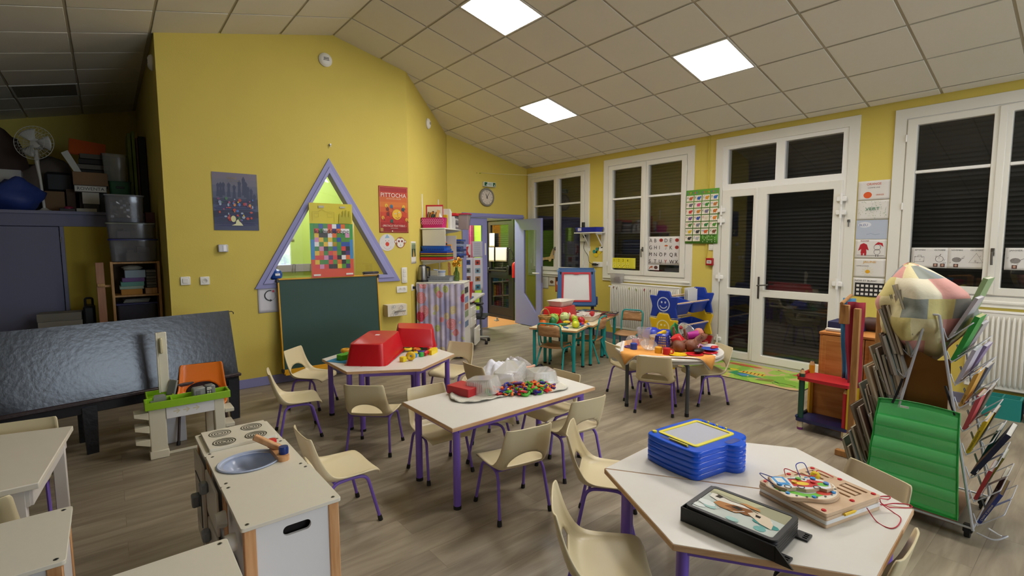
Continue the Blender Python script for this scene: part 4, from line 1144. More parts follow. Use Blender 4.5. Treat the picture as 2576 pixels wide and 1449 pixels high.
# clock and exit sign
t = thing('wall_clock', 'round grey rimmed wall clock above the lavender door', 'clock', M=wframe((5.44, 7.423, 2.413), 'back'))
MB().lathe([(.165, 0), (.168, .02), (.158, .04), (.135, .045), (.132, .028)], 40).build('rim', t, mat('#8d8880', .4))
MB().lathe([(.135, .026), (0, .026)], 40).build('dial', t, mat('#d8cec0', .6))
p = Pr(.0265)
for k in range(12):
    a_ = R(90-30*(k+1)); s = str(k+1)
    p.text('#2f2b28', s, .104*math.cos(a_), .104*math.sin(a_)-.012, .034, center=True)
for k in range(60): p.ell('#3a3632', .127*math.cos(R(6*k)), .127*math.sin(R(6*k)), .0022 if k % 5 else .004, .0022 if k % 5 else .004, 6)
p.build('numerals', t, None, smooth=0)
def hand(nm, ang, L, w):
    d = Vector((math.sin(R(ang)), math.cos(R(ang)))); n_ = Vector((d.y, -d.x))*w/2; a = -d*.03; b = d*L
    MB().prism([tuple(a-n_), tuple(b-n_*.5), tuple(b+n_*.5), tuple(a+n_)], .031, .033).build(nm, t, M_black)
hand('hour_hand', -28, .07, .012); hand('minute_hand', 33, .105, .009)
t = thing('exit_sign', 'green and white emergency exit light above the wall clock', 'exit sign', M=wframe((5.355, 7.423, 2.60), 'back'))
MB().box(0, .27, 0, .085, 0, .055, .006).build('housing', t, mat('#e2e6e0', .35))
p = Pr(.0556)
p.rect('#0d5c33', .012, .258, .012, .075).rect('#e6efe6', .075, .20, .012, .075)
for k in range(4): p.line('#2f5d46', [(.09, .022+.013*k), (.185, .024+.013*k)], .005)
p.poly('#e6efe6', [(.05,.03),(.062,.012),(.07,.03),(.06,.05)]).poly('#e6efe6', [(.225,.03),(.235,.012),(.245,.03),(.235,.05)])
p.build('printed_pictogram', t, None, smooth=0)
# ------------------------------------------------------------------ storage alcove at the left
def bx(name, label, cat, x0, x1, y0, y1, z0, z1, m, c=.004, group=None, rz=0):
    """a plain box-shaped package with softened edges: a single mesh thing"""
    cx, cy = (x0+x1)/2, (y0+y1)/2
    o = MB().box(x0-cx, x1-cx, y0-cy, y1-cy, 0, z1-z0, c).build(name, None, m)
    o.location = (cx, cy, z0); o.rotation_euler = (0, 0, R(rz)); return tag(o, label, cat, group)
ZC = 1.935
t = thing('storage_cupboard', 'lavender grey built-in cupboard with clutter on its flat top, in the dark alcove', 'cupboard', (-1.5, 7.3, 0))
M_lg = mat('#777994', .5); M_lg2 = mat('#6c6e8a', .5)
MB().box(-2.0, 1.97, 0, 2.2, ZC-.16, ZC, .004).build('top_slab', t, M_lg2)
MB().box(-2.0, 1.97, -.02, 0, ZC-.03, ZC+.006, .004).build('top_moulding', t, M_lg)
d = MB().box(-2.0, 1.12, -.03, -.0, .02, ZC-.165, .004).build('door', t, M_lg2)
MB().tube([(1.128, -.02, 1.66), (1.128, -.02, 1.60)], .010, 8).build('hinge', d, M_steel)
MB().tube([(1.128, -.02, .5), (1.128, -.02, .44)], .010, 8).build('hinge', d, M_steel)
MB().box(1.13, 1.97, .0, .05, .0, ZC-.16).build('side_wall', t, mat('#b39c34', .8))  # yellow darkened, so the alcove's shade is put into its colour
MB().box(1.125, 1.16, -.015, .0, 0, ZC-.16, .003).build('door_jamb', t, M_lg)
# standing fan
t = thing('standing_fan', 'white pedestal fan with round wire cage on the cupboard top', 'fan', (-.50, 7.62, ZC), 0)
M_fan = mat('#c9c7bf', .4)
MB().lathe([(0, 0), (.10, 0), (.10, .012), (.04, .03), (.02, .05), (0, .05)], 24).build('base', t, M_fan)
MB().tube([(0, 0, .03), (-.012, 0, .35), (-.03, 0, .56)], [.014, .013, .02], 10).build('pole', t, M_fan)
Mh = tr(-.03, -.06, .745) @ rot('Z', -24) @ rot('X', 86)
MB().t(Mh).lathe([(0, -.13), (.04, -.125), (.055, -.07), (.05, -.01), (0, 0)], 16).t().tube([(-.03, .03, .54), (-.03, 0, .68)], .02, 8).build('motor', t, M_fan)
cg = MB().t(Mh)
for k in range(28):
    a = 2*math.pi*k/28; c_, s_ = math.cos(a), math.sin(a)
    cg.tube([(.03*c_, .03*s_, .06), (.12*c_, .12*s_, .055), (.18*c_, .18*s_, .01), (.12*c_, .12*s_, -.035), (.05*c_, .05*s_, -.045)], .0012, 4, cap=False)
for r_, z_ in ((.18, .01), (.12, .055), (.12, -.035), (.05, -.045)):
    cg.tube([(r_*math.cos(2*math.pi*k/32), r_*math.sin(2*math.pi*k/32), z_) for k in range(32)], .003 if r_ > .17 else .0015, 5, closed=True)
cg.build('wire_cage', t, M_fan)
for k in range(3):
    bl = [[(rr_*math.cos(R(120*k+an)), rr_*math.sin(R(120*k+an)), .005+.02*math.sin(R(an*2))) for an in (-30, -15, 0, 15, 30)] for rr_ in (.03, .08, .13, .155)]
    MB().t(Mh).grid(bl).build('blade', t, mat('#b9bab6', .35), solid=.002)
# soft bags
def lump(name, label, cat, c, r, m, seed=1, amp=.18, n=18, k=12, group=None, flat=True):
    from mathutils import noise
    mb = MB(); vs = []
    mb.sph((0, 0, 0), 1, n, k)
    out = []
    for v in mb.v:
        q = Vector(v); d = 1+amp*noise.noise(q*1.7+Vector((seed*3.1, seed, 0)))*1.6+amp*.5*noise.noise(q*4+Vector((0, seed*2.3, 0)))
        z = q.z*d*r[2]
        out.append((q.x*d*r[0], q.y*d*r[1], max(z, -r[2]*.72) if flat else z))
    mb.v = out
    o = mb.build(name, None, m, smooth=180); o.location = (c[0], c[1], c[2]+(r[2]*.72 if flat else 0)); return tag(o, label, cat, group)
lump('duffel_bag', 'dark blue soft duffel bag at the left of the cupboard top', 'bag', (-.74, 7.62, ZC), (.24, .22, .21), mat('#2a3f86', .6, bump=.3, bscale=20), 2)
lump('dark_bundle', 'tall dark brown bundle on the upper left of the storage heap', 'bundle', (-.98, 8.25, ZC), (.32, .26, .58), mat('#4a3a33', .9), 3)
lump('clothes_heap', 'greyish heap of folded clothes behind the pedestal fan', 'clothes', (-.55, 8.30, ZC), (.42, .22, .36), mat('#6a5f55', .9, bump=.5, bscale=14), 5, .3)
bx('carton', 'grey-white flat carton above the blue duffel bag', 'carton', -.98, -.69, 7.95, 8.2, 2.16, 2.42, mat('#b9b8b4', .6))
bx('suitcase', 'black suitcase lying behind the fan pole', 'suitcase', -.50, -.24, 7.9, 8.4, 2.19, 2.42, mat('#1c1c20', .55), .03)
bx('carton', 'brown cardboard carton standing right of the fan pole', 'carton', -.50, -.33, 7.75, 8.15, ZC, 2.185, mat('#7d6042', .8))
bx('carton', 'dark brown narrow carton between the cardboard carton and the stacked boxes', 'carton', -.315, -.235, 7.76, 8.15, ZC, 2.22, mat('#5a4634', .8))
bx('carton', 'brown taped cardboard carton on top of the stacked boxes, under the orange folder', 'carton', -.242, .069, 7.6, 7.95, 2.258, 2.408, mat('#8a6a4a', .8))
t = thing('carton', 'white printed appliance carton under the taped brown carton', 'carton', (-.09, 7.55, 2.175))
MB().box(-.145, .145, 0, .3, 0, .08, .003).build('box', t, mat('#6a635c', .6))
p = Pr(0); p.rect('#cfccc2', -.14, .135, .008, .07).text('#26262a', 'ROWENTA', 0, .024, .05, width=.24, center=True)
p.build('printed_name', t, None, tr(0, -.0005, 0) @ Matrix(((1,0,0,0),(0,0,-1,0),(0,1,0,0),(0,0,0,1))), smooth=0)
bx('carton', 'black flat box below the printed appliance carton', 'carton', -.2, .05, 7.62, 7.95, ZC, 2.17, mat('#26231f', .6))
t = thing('label_box', 'small white labelled box in front of the black flat box', 'box', (-.095, 7.5, 2.04))
MB().box(-.075, .075, 0, .1, 0, .13, .003).build('box', t, mat('#c4c2b6', .6))
MB().box(-.07, .07, .0, .1, -.1, 0, .003).build('lower_box', t, mat('#2f2c28', .6))
bx('flat_box', 'thin white box lying on the cupboard edge', 'box', -.226, -.05, 7.42, 7.6, ZC, ZC+.048, mat('#b9b7aa', .6))
o = MB().m(mat('#2a2226', .5)).box(-.07, .07, -.05, .05, 0, .045, .008).m(mat('#8c2a4a', .2)).t(tr(.01, -.01, .045) @ Matrix.Diagonal((1, 1, .55, 1))).sph((0, 0, 0), .045).build('camera_toy', None); o.location = (-.30, 7.45, ZC); tag(o, 'shiny dark red toy on the cupboard edge, right of the fan foot', 'toy')
o = MB().add([(-.03,0,0),(.03,0,0),(.02,0,.27),(-.05,0,.26),(-.03,.006,0),(.03,.006,0),(.02,.006,.27),(-.05,.006,.26)], [(0,1,2,3),(7,6,5,4),(0,4,5,1),(1,5,6,2),(2,6,7,3),(3,7,4,0)]).build('paper_strip', None, mat('#c9c7c0', .8), smooth=0)
o.location = (-.19, 7.8, 2.41); o.rotation_euler = (0, R(-22), 0); tag(o, 'white paper strip hanging beside the orange folder', 'paper')
o = MB().m(mat('#c2571f', .7)).box(-.17, .17, -.12, .12, 0, .025, .002).build('folder', None); o.location = (-.10, 8.0, 2.72); o.rotation_euler = (R(52), R(6), R(4)); tag(o, 'orange cardboard folder leaning on top of the storage heap', 'folder')
for k in range(4):
    bx('document_folder', ORD[k]+' document folder from the bottom of the pile under the orange folder', 'folder', -.21+.01*k, .10, 7.85, 8.2, 2.41+.062*k, 2.465+.062*k, mat(['#2b2826','#6b665c','#2a2624','#57534a'][k], .7), .003, 'document folders under the orange folder', rz=-3+2*k)
# clear tub, green crate and boards
def tub(name, label, cat, x0, x1, y0, y1, z0, z1, m, rim=.012, group=None, taper=.9, up=True, th=.003):
    cx, cy = (x0+x1)/2, (y0+y1)/2; a, b = (x1-x0)/2, (y1-y0)/2; h = z1-z0
    t = thing(name, label, cat, (cx, cy, z0), group=group)
    tub_mb(a, b, h, taper, rim, th).build('body', t, m); return t
def tub_mb(a, b, h, taper=.9, rim=.012, th=.003, ribs=0):
    """open tapered box with rounded corners; opening at the top"""
    L = []
    def ring(k, z, r): return [(x, y, z) for x, y in rrect(-a*k, a*k, -b*k, b*k, r, 3)]
    r = min(a, b)*.25
    rows = [ring(taper*.97, 0, r), ring(taper, h*.03, r), ring(1, h-.004, r)]
    q = (a+rim)/a
    rows += [[(x, y, h-.004) for x, y in rrect(-a-rim, a+rim, -b-rim, b+rim, r+rim, 3)], [(x, y, h) for x, y in rrect(-a-rim, a+rim, -b-rim, b+rim, r+rim, 3)],
             [(x, y, h) for x, y in rrect(-a+th, a-th, -b+th, b-th, r, 3)], [(x, y, th) for x, y in rrect(-a*taper+th, a*taper-th, -b*taper+th, b*taper-th, r, 3)]]
    n = len(rows[0]); vs = [p for row in rows for p in row]; fs = []
    for i in range(len(rows)-1):
        for k in range(n):
            k2 = (k+1) % n; fs.append((i*n+k, i*n+k2, (i+1)*n+k2, (i+1)*n+k))
    fs.append(tuple(reversed(range(n)))); fs.append(tuple((len(rows)-1)*n+k for k in range(n)))
    mb = MB(); mb.add(vs, fs); return mb
tub('storage_tub', 'tall translucent plastic tub standing right of the orange folder', 'tub', .03, .26, 7.7, 7.95, 2.33, 2.655, clear('#a9aba4', .45, .15, 1.4))
t = tub('storage_crate', 'dark green plastic crate under the tall translucent tub', 'crate', .075, .28, 7.6, 7.9, 2.0, 2.325, mat('#1f5c36', .5))
MB().box(-.04, .04, -.152, -.145, .24, .265, .003).build('grip_slot', t, M_black)
for k, (x, w_, z1, c, lab) in enumerate(((.285, .035, 2.945, '#6d7a2c', 'olive green board leaning upright, leftmost of the leaning boards'), (.33, .03, 2.975, '#7c8f2f', 'light green board leaning upright beside the olive one'), (.368, .02, 2.90, '#54352c', 'red-brown thin board between the green boards and the black one'), (.395, .07, 2.92, '#131316', 'wide black board leaning upright against the alcove side wall'))):
    bx('leaning_board', lab, 'board', x, x+w_, 7.85, 8.45, ZC, z1, mat(c, .6), .003)
# wooden bookcase under the clear boxes
t = thing('wooden_bookcase', 'narrow orange pine bookcase below the stacked clear boxes in the alcove', 'bookcase', (.235, 6.82, 0))
for x in (-.21, .19):
    for y in (-.16, .14): MB().box(x, x+.024, y, y+.024, 0, 1.395, .003).build('post', t, M_pine)
for z in (.42, 1.02, 1.372):
    MB().box(-.2, .2, -.155, .155, z, z+.02, .003).build('shelf', t, M_pine)
MB().box(-.2, .2, .155, .16, .4, 1.39).build('back_panel', t, mat('#4a3826', .8))
t = thing('wooden_plank', 'pinkish upright wooden plank with a cross rail, left of the pine bookcase', 'plank', (-.06, 6.74, 0))
MB().box(-.034, .034, -.012, .012, 0, 1.39, .003).build('board', t, wood('#a9775c', '#bb8a6c', (20, 20, 2)))
MB().box(-.02, .085, -.02, -.012+.0, 1.13, 1.155, .003).box(-.03, .035, -.03, -.012, 1.14, 1.17, .003).build('cross_rail', t, M_pine)
GB = 'puzzle boxes in the pine bookcase'
for z0, z1, x0, x1, c, lab in ((1.04, 1.10, .102, .285, '#c98a2c', 'orange yellow game box at the bottom of the bookcase pile'), (1.10, 1.132, .092, .298, '#a8bfae', 'pale green thin game box second from the bottom of the bookcase pile'),
     (1.132, 1.178, .104, .304, '#6aa79c', 'teal game box in the middle of the bookcase pile'), (1.178, 1.22, .117, .31, '#7a5a9a', 'purple game box under the white picture box'), (1.22, 1.302, .143, .32, '#9fb3c4', 'white and blue picture box on top of the bookcase pile')):
    o = bx('game_box', lab, 'game box', x0, x1, 6.69, 6.92, z0, z1, mat(c, .6), .003, GB)
lump('folded_cloth', 'grey folded cloth on top of the game boxes', 'cloth', (.21, 6.80, 1.302), (.09, .08, .03), mat('#a7a49a', .9), 7)
for k in range(6): bx('binder', ORD[k]+' grey binder from the bottom of the stack at the right of the bookcase', 'binder', .325, .415, 6.71, 6.92, 1.105+.033*k, 1.135+.033*k, mat(['#57544c','#6f6c64'][k % 2], .6), .004, 'binders stacked at the right of the bookcase')
bx('wooden_box', 'brown wooden box below the grey binders', 'box', .31, .418, 6.70, 6.92, 1.04, 1.104, M_pine)
tub('storage_box', 'translucent box with blue lid on the lower bookcase shelf', 'box', .06, .40, 6.69, 6.94, .44, .94, clear('#5a5866', .75, .2, 1.3))
MB().box(-.18, .18, -.135, .135, .49, .51, .004).build('lid', bpy.data.objects['storage_box'], mat('#2c2d6a', .4))
for k in range(3): bx('magazine', ORD[k]+' magazine from the bottom of those on the blue lidded box', 'magazine', .12, .34, 6.72, 6.9, .952+.014*k, .964+.014*k, mat(['#8a8880','#a09e96','#77756e'][k], .6), .001, 'magazines on the blue lidded box', rz=6*k-4)
# clear boxes on the bookcase
M_cb = clear('#8d8c92', .42, .12, 1.45)
def lidbox(label, x0, x1, y0, y1, z0, z1, lidc, inner):
    t = tub('clear_box', label, 'box', x0, x1, y0, y1, z0, z1-.015, M_cb, .006, 'clear plastic boxes stacked in the alcove', .95)
    a, b = (x1-x0)/2+.01, (y1-y0)/2+.01
    MB().prism(rrect(-a, a, -b, b, .03, 3), z1-z0-.015, z1-z0).build('lid', t, lidc)
    rr = random.Random(int(z0*100)); 
    for k in range(inner):
        w_ = rr.uniform(.04, .07); xx = rr.uniform(-a*.7+w_, a*.7-w_); yy = rr.uniform(-b*.6, b*.4)
        MB().t(tr(xx, yy, .004) @ rot('Z', rr.uniform(-20, 20))).box(-w_, w_, -.03, .03, 0, (z1-z0)*rr.uniform(.25, .7), .006).build('content', t, mat(rr.choice(['#5a5a66','#7f8c74','#8f8a9c','#3f5a3a','#b4a894','#4a4a55','#a26b3a']), .6))
    return t
lidbox('wide clear box with dark blue lid, lowest of the stack on the bookcase', .03, .44, 6.67, 6.98, 1.395, 1.635, mat('#25266e', .4), 6)
lidbox('shallow clear box with pale lid, middle of the stack on the bookcase', .02, .43, 6.70, 6.98, 1.638, 1.806, clear('#a5aa98', .6, .2, 1.4), 6)
t = lidbox('deep clear box showing a crumpled silvery sheet, top of the bookcase stack', .02, .345, 6.70, 6.98, 1.81, 2.10, clear('#a0a0a4', .5, .2, 1.4), 0)
P = [[(-.12+.24*i/9, -.12+.012*math.sin(i*1.9+j)*(1 if (i+j) % 3 else 2), .05+.21*j/9) for j in range(10)] for i in range(10)]
MB().grid(P).build('silver_sheet', t, mat('#c9ccd4', .18, metal=.7), smooth=20)
MB().box(-.12, .12, -.12, .1, .004, .045, .006).build('blue_tray', t, mat('#2d5f8f', .5))
bx('book', 'dark red book standing behind the deep clear box', 'book', .36, .45, 6.84, 7.0, 1.815, 1.93, mat('#5b2a22', .6))
bx('tool_case', 'black case with a carrying handle standing before the cupboard', 'case', -.222, -.125, 6.85, 7.15, 0, .93, M_black, .02)
o = MB().tube(bend([(-.03, 0, 0), (-.03, 0, .085), (.03, 0, .085), (.03, 0, 0)], .02, 4), .011, 8).build('handle', bpy.data.objects['tool_case'], M_black, tr(0, 0, .92))
t = thing('paper_stack', 'tall stack of loose drawing paper before the lavender cupboard door', 'paper', (-.40, 6.95, 0))
for k in range(11): MB().t(rot('Z', rnd.uniform(-4, 4))).box(-.17, .17, -.12, .12, .08*k, .08*k+.078).build('paper_pad', t, mat(['#8e8b82','#7d7a73','#9a968c'][k % 3], .8))
# ------------------------------------------------------------------ cluttered shelf unit on the angled wall (s along wall, z up, o out of wall)
FA = wframe((3.127, 5.987, 0), 'ang')
def aM(s, o, z, rz=0):      # upright frame standing at wall position s, distance o: x along wall, y INTO the wall, z up
    return FA @ tr(s, z, o) @ Matrix(((1,0,0,0),(0,0,1,0),(0,-1,0,0),(0,0,0,1))) @ rot('Z', rz)
def abx(name, label, cat, s0, s1, o0, o1, z0, z1, m, c=.004, group=None, rz=0, tilt=None):
    ob = MB().box(-(s1-s0)/2, (s1-s0)/2, -(o1-o0)/2, (o1-o0)/2, 0, z1-z0, c).build(name, None, m)
    ob.matrix_world = aM((s0+s1)/2, (o0+o1)/2, z0, rz) @ (tilt or Matrix()); return tag(ob, label, cat, group)
t = thing('bracket_shelf', 'white bracket shelf unit on the angled wall, crowded with baskets and paper', 'shelf', M=aM(.95, 0, 0))
for s in (.58-.95, 1.48-.95): MB().box(s-.012, s+.012, -.012, 0, 1.12, 2.28, .002).build('rail', t, M_white2)
for z in (1.775, 1.325):
    MB().box(-.51, .66, -.365, -.013, z, z+.02, .003).build('shelf_board', t, M_white)
    for s in (.58-.95, 1.48-.95):
        MB().prism([(0, 0), (0, -.06), (.3, -.015), (.33, 0)], s-.006, s+.006).build('bracket', t, M_white2, tr(0, 0, z) @ Matrix(((0,0,1,0),(-1,0,0,-.013),(0,1,0,0),(0,0,0,1))))
MB().box(-.505, -.495, -.375, -.04, 1.54, 1.768, .02).build('end_panel', t, mat('#d6d2c2', .5))
# upper shelf
ZS = 1.796; Z2 = 1.346
t = thing('pink_basket', 'pink lattice basket at the left end of the upper wall shelf, holding thin books', 'basket', M=aM(.60, .175, ZS))
tub_mb(.105, .165, .145, .94, .006, .004).build('body', t, mat('#c91d70', .4))
lat = MB()
for i in range(10):
    for j in range(2):
        lat.t(tr(-.1075, -.14+.031*i, .07+.036*j) @ rot('Y', 90) @ rot('Z', 45)).prism([(-.018,-.018),(.018,-.018),(.018,.018),(-.018,.018)], -.003, .003, [[(-.011,-.011),(.011,-.011),(.011,.011),(-.011,.011)]])
lat.build('lattice', t, mat('#ef86ba', .4))
GBK = 'thin books leaning in the pink basket'
for k, (c, dz) in enumerate((('#5a5046', .0), ('#c9a06a', -.005), ('#8a4a2f', -.01), ('#d78b2c', .0), ('#3c3f4c', -.03), ('#6f8a4c', -.04), ('#28395f', -.035), ('#9a7a50', .0), ('#e0a860', .03))):
    o = MB().box(-.07, .07, -.004, .004, 0, .22+dz, .001).build('picture_book', None, mat(c, .6)); o.matrix_world = aM(.595, .055+.016*k, ZS+.012) @ rot('X', 14)
    tag(o, ['grey-brown','sand coloured','russet','orange','charcoal','olive green','navy','tan','tall peach'][k]+' thin book leaning in the pink lattice basket', 'book', GBK)
o = abx('wooden_tray_picture', 'white picture card with red border and brown leaves behind the pink basket', 'card', .78, .79, .0, .26, ZS, 2.14, mat('#c8283c', .5), .002)
p = Pr(.0055); p.rect('#e6dfd2', -.11, .12, .06, .32)
for k in range(9): p.ell(['#8a5a2a','#a9742c','#5f3c22'][k % 3], -.02+.03*(k % 4), .14+.02*(k % 3)+.06*(k > 5), .018, .016, 6)
p.build('printed_leaves', o, None, Matrix(((0,0,-1,-.0),(-1,0,0,0),(0,1,0,0),(0,0,0,1))), smooth=0)
o = MB().m(mat('#d9d7d2', .6)).lathe([(0, 0), (.03, 0), (.03, .22), (.01, .222), (.009, .05), (0, .05)], 16).m(mat('#6f83b8', .5)).lathe([(.0305, .0), (.0305, .03)], 16).build('paper_roll', None); o.matrix_world = aM(.72, .285, ZS+.02) @ rot('X', -24); tag(o, 'white paper roll leaning out of the pink basket', 'paper roll')
abx('yellow_folder', 'yellow upright folder beside the pink basket on the wall shelf', 'folder', .86, .90, .12, .30, ZS, 2.0, mat('#d9b41e', .5), .003)
for k in range(4): abx('white_folder', ORD[k]+' white file folder from the left on the upper wall shelf', 'folder', .93+.045*k, .965+.045*k, .05, .325-.004*k, ZS, 2.09-.01*k, mat(['#dcdad4','#e4e2de'][k % 2], .6), .003, 'white folders on the upper wall shelf')
for k in range(3): abx('paper_pile', ORD[k]+' white paper pile from the left, leaning on the upper wall shelf', 'paper', 1.13+.03*k, 1.15+.03*k, .06, .345, ZS, 1.99-.02*k, mat('#d5d2d0', .8), .001, 'paper piles on the upper wall shelf', rz=5-4*k)
for k in range(6): abx('magazine', ORD[k]+' magazine from the bottom of the pile under the red folder', 'magazine', 1.22, 1.40, .08, .35, ZS+.034*k, ZS+.034*k+.03, mat(['#77737a','#c8c4c4','#5a5660'][k % 3], .6), .002, 'magazines on the upper wall shelf', rz=(-3, 4, 1, -2, 3, 0)[k])
abx('red_folder', 'bright red folder on top of the magazine pile, upper wall shelf', 'folder', 1.21, 1.41, .10, .36, ZS+.206, ZS+.25, mat('#c9252c', .45), .006, None, 4)
t = thing('storage_tub', 'clear tub with red lid at the right end of the upper wall shelf', 'tub', M=aM(1.56, .30, ZS))
tub_mb(.10, .20, .24, .88, .01, .003).build('body', t, clear('#b9a9a4', .5, .15, 1.4)); MB().prism(rrect(-.115, .115, -.215, .215, .03, 3), .24, .258).build('lid', t, mat('#c22440', .4)); MB().box(-.07, .07, -.15, .12, .006, .12, .01).build('content', t, mat('#b06a62', .7))
# lower shelf
GTR = 'flat trays stacked on the lower wall shelf'
for z0, z1, c, lab in ((1.346, 1.382, '#c01f26', 'red tray at the bottom of the tray stack'), (1.383, 1.396, '#2d4a2a', 'dark green tray in the tray stack'), (1.397, 1.41, '#a7b83a', 'lime green tray in the tray stack'), (1.411, 1.424, '#40301f', 'dark brown tray in the tray stack'), (1.425, 1.438, '#cf8a2c', 'orange tray in the tray stack'), (1.439, 1.468, '#143a9c', 'dark blue tray below the blue basket')):
    abx('tray', lab, 'tray', .42, .80, .01, .40, z0, z1, mat(c, .45), .004, GTR)
t = thing('blue_basket', 'bright blue plastic basket full of small things on the lower wall shelf', 'basket', M=aM(.60, .20, 1.469))
tub_mb(.17, .185, .07, .94, .008, .004).build('body', t, mat('#1c5fc4', .4))
h_ = MB()
for k in range(11): h_.box(-.172, -.165, -.15+.03*k, -.138+.03*k, .02, .035)
h_.build('slots', t, mat('#0d2c6e', .6))
abx('red_tray_lid', 'red tray edge lying across the blue basket', 'tray', .52, .74, .10, .33, 1.541, 1.552, mat('#b52230', .45), .003)
lump('small_bag', 'white soft bag in the blue basket', 'bag', tuple(FA @ Vector((.58, 1.55, .17))), (.06, .075, .055), mat('#d8d3c8', .7), 4, .12)
for k, c in enumerate(('#d9d24a', '#7ec46a', '#e29ab0', '#e6cf7a')):
    o = MB().m(mat(c, .4)).sph((0, 0, 0), .028).build('toy_bead', None); o.location = tuple(FA @ Vector((.60+.05*(k % 2), 1.578+.01*k, .055+.045*k))); tag(o, ['yellow','green','pink','cream'][k]+' ball behind the white bag in the blue basket', 'toy', 'coloured balls in the blue basket')
o = MB().m(mat('#26262a', .5)).box(-.06, .06, -.02, .02, 0, .035, .012).m(mat('#d8542c', .4)).box(-.05, .03, -.021, .021, .02, .045, .01).build('glue_gun', None); o.matrix_world = aM(.60, .31, 1.553, 60); tag(o, 'black and orange tool at the right of the blue basket', 'tool')
for k in range(3): abx('leaning_paper', ORD[k]+' tall white paper from the left, leaning on the lower wall shelf', 'paper', .90+.05*k, .905+.05*k, .10, .43-.02*k, Z2+.005, 1.69-.03*k, mat('#cfccca', .8), .001, 'papers leaning on the lower wall shelf', rz=-8+6*k)
abx('orange_box', 'orange and teal small box beside the leaning papers', 'box', .84, .88, .24, .36, Z2, 1.56, mat('#d8962c', .5), .003); abx('teal_book', 'teal book standing beside the orange box on the lower wall shelf', 'book', .80, .83, .22, .37, Z2, 1.50, mat('#2f7fa0', .5), .003)
for k in range(8): abx('blue_folder', ORD[k]+' blue folder from the bottom of the pile on the lower wall shelf', 'folder', 1.05, 1.40, .20, .44+.02*(k % 2), Z2+.037*k, Z2+.037*k+.033, mat(['#1e3470','#2f4a94','#7f8fb4'][k % 3], .5), .004, 'blue folders on the lower wall shelf', rz=(4, -5, 2, -3, 6, -2, 3, 0)[k])
# cabinet behind the flowered curtain
t = thing('curtain_cabinet', 'white cabinet on casters, its side hidden by a flowered curtain', 'cabinet', M=aM(.38, .36, 0))
MB().box(-.215, .215, -.32, .33, .06, 1.03, .004).build('carcass', t, mat('#d9d6d0', .45)); MB().box(-.22, .22, -.325, .335, 1.03, 1.048, .004).build('top', t, M_white)
for x in (-.18, .18):
    for y in (-.28, .28): MB().lathe([(0, 0), (.022, .006), (.026, .03), (.015, .06), (0, .06)], 12, x, y).build('caster', t, M_rubber)
for k, (z, c) in enumerate(((.93, '#3a3a40'), (.80, '#7f93b5'), (.70, '#b06a50'), (.60, '#8a9a7a'), (.46, '#6a7fa0'))):
    MB().box(-.13, .08, -.326, -.322, z-.04, z+.04).build('magnet_picture', t, mat(c, .6))
def floral():
    m = bpy.data.materials.new('floral_cloth'); m.use_nodes = True
    nt = m.node_tree; b = nt.nodes['Principled BSDF']; L = nt.links
    uv = nt.nodes.new('ShaderNodeAttribute'); uv.attribute_name = 'flat'
    prev = None
    base = nt.nodes.new('ShaderNodeTexNoise'); base.inputs['Scale'].default_value = 5
    L.new(uv.outputs['Vector'], base.inputs['Vector'])
    cr = nt.nodes.new('ShaderNodeValToRGB'); cr.color_ramp.elements[0].color = (*lin('#a3a0c4'), 1); cr.color_ramp.elements[1].color = (*lin('#cfc6da'), 1); cr.color_ramp.elements[0].position = .35; cr.color_ramp.elements[1].position = .65
    L.new(base.outputs['Fac'], cr.inputs['Fac']); prev = cr.outputs['Color']
    for sc, off, th, c1, c2, pet in ((4.6, (1.3, .2, 0), .30, '#c9b98a', '#d7c9a8', 5), (4.8, (5.1, 7.7, 0), .27, '#a9b26a', '#c6cc94', 3), (3.9, (9.2, 3.1, 0), .33, '#cf8088', '#dfa3a6', 6), (3.5, (2.2, 8.9, 0), .27, '#b92c48', '#d0566a', 7)):
        v = nt.nodes.new('ShaderNodeTexVoronoi'); v.inputs['Scale'].default_value = sc; v.inputs['Randomness'].default_value = .75
        ad = nt.nodes.new('ShaderNodeVectorMath'); ad.inputs[1].default_value = off; L.new(uv.outputs['Vector'], ad.inputs[0])
        ds = nt.nodes.new('ShaderNodeTexNoise'); ds.inputs['Scale'].default_value = 26; L.new(uv.outputs['Vector'], ds.inputs['Vector'])
        mu = nt.nodes.new('ShaderNodeVectorMath'); mu.operation = 'MULTIPLY_ADD'; mu.inputs[1].default_value = (.05, .05, 0); L.new(ds.outputs['Color'], mu.inputs[0]); L.new(ad.outputs[0], mu.inputs[2])
        L.new(mu.outputs[0], v.inputs['Vector'])
        lt = nt.nodes.new('ShaderNodeMath'); lt.operation = 'LESS_THAN'; lt.inputs[1].default_value = th; L.new(v.outputs['Distance'], lt.inputs[0])
        wv = nt.nodes.new('ShaderNodeMath'); wv.operation = 'PINGPONG'; wv.inputs[1].default_value = .05; L.new(v.outputs['Distance'], wv.inputs[0])
        sc2 = nt.nodes.new('ShaderNodeMath'); sc2.operation = 'MULTIPLY'; sc2.inputs[1].default_value = 20; L.new(wv.outputs[0], sc2.inputs[0])
        cc = nt.nodes.new('ShaderNodeMix'); cc.data_type = 'RGBA'; cc.inputs[6].default_value = (*lin(c1), 1); cc.inputs[7].default_value = (*lin(c2), 1); L.new(sc2.outputs[0], cc.inputs[0])
        mx = nt.nodes.new('ShaderNodeMix'); mx.data_type = 'RGBA'; L.new(lt.outputs[0], mx.inputs[0]); L.new(prev, mx.inputs[6]); L.new(cc.outputs[2], mx.inputs[7]); prev = mx.outputs[2]
    L.new(prev, b.inputs['Base Color']); b.inputs['Roughness'].default_value = .85
    return m
nu, nv = 70, 16
P = []; flat = []
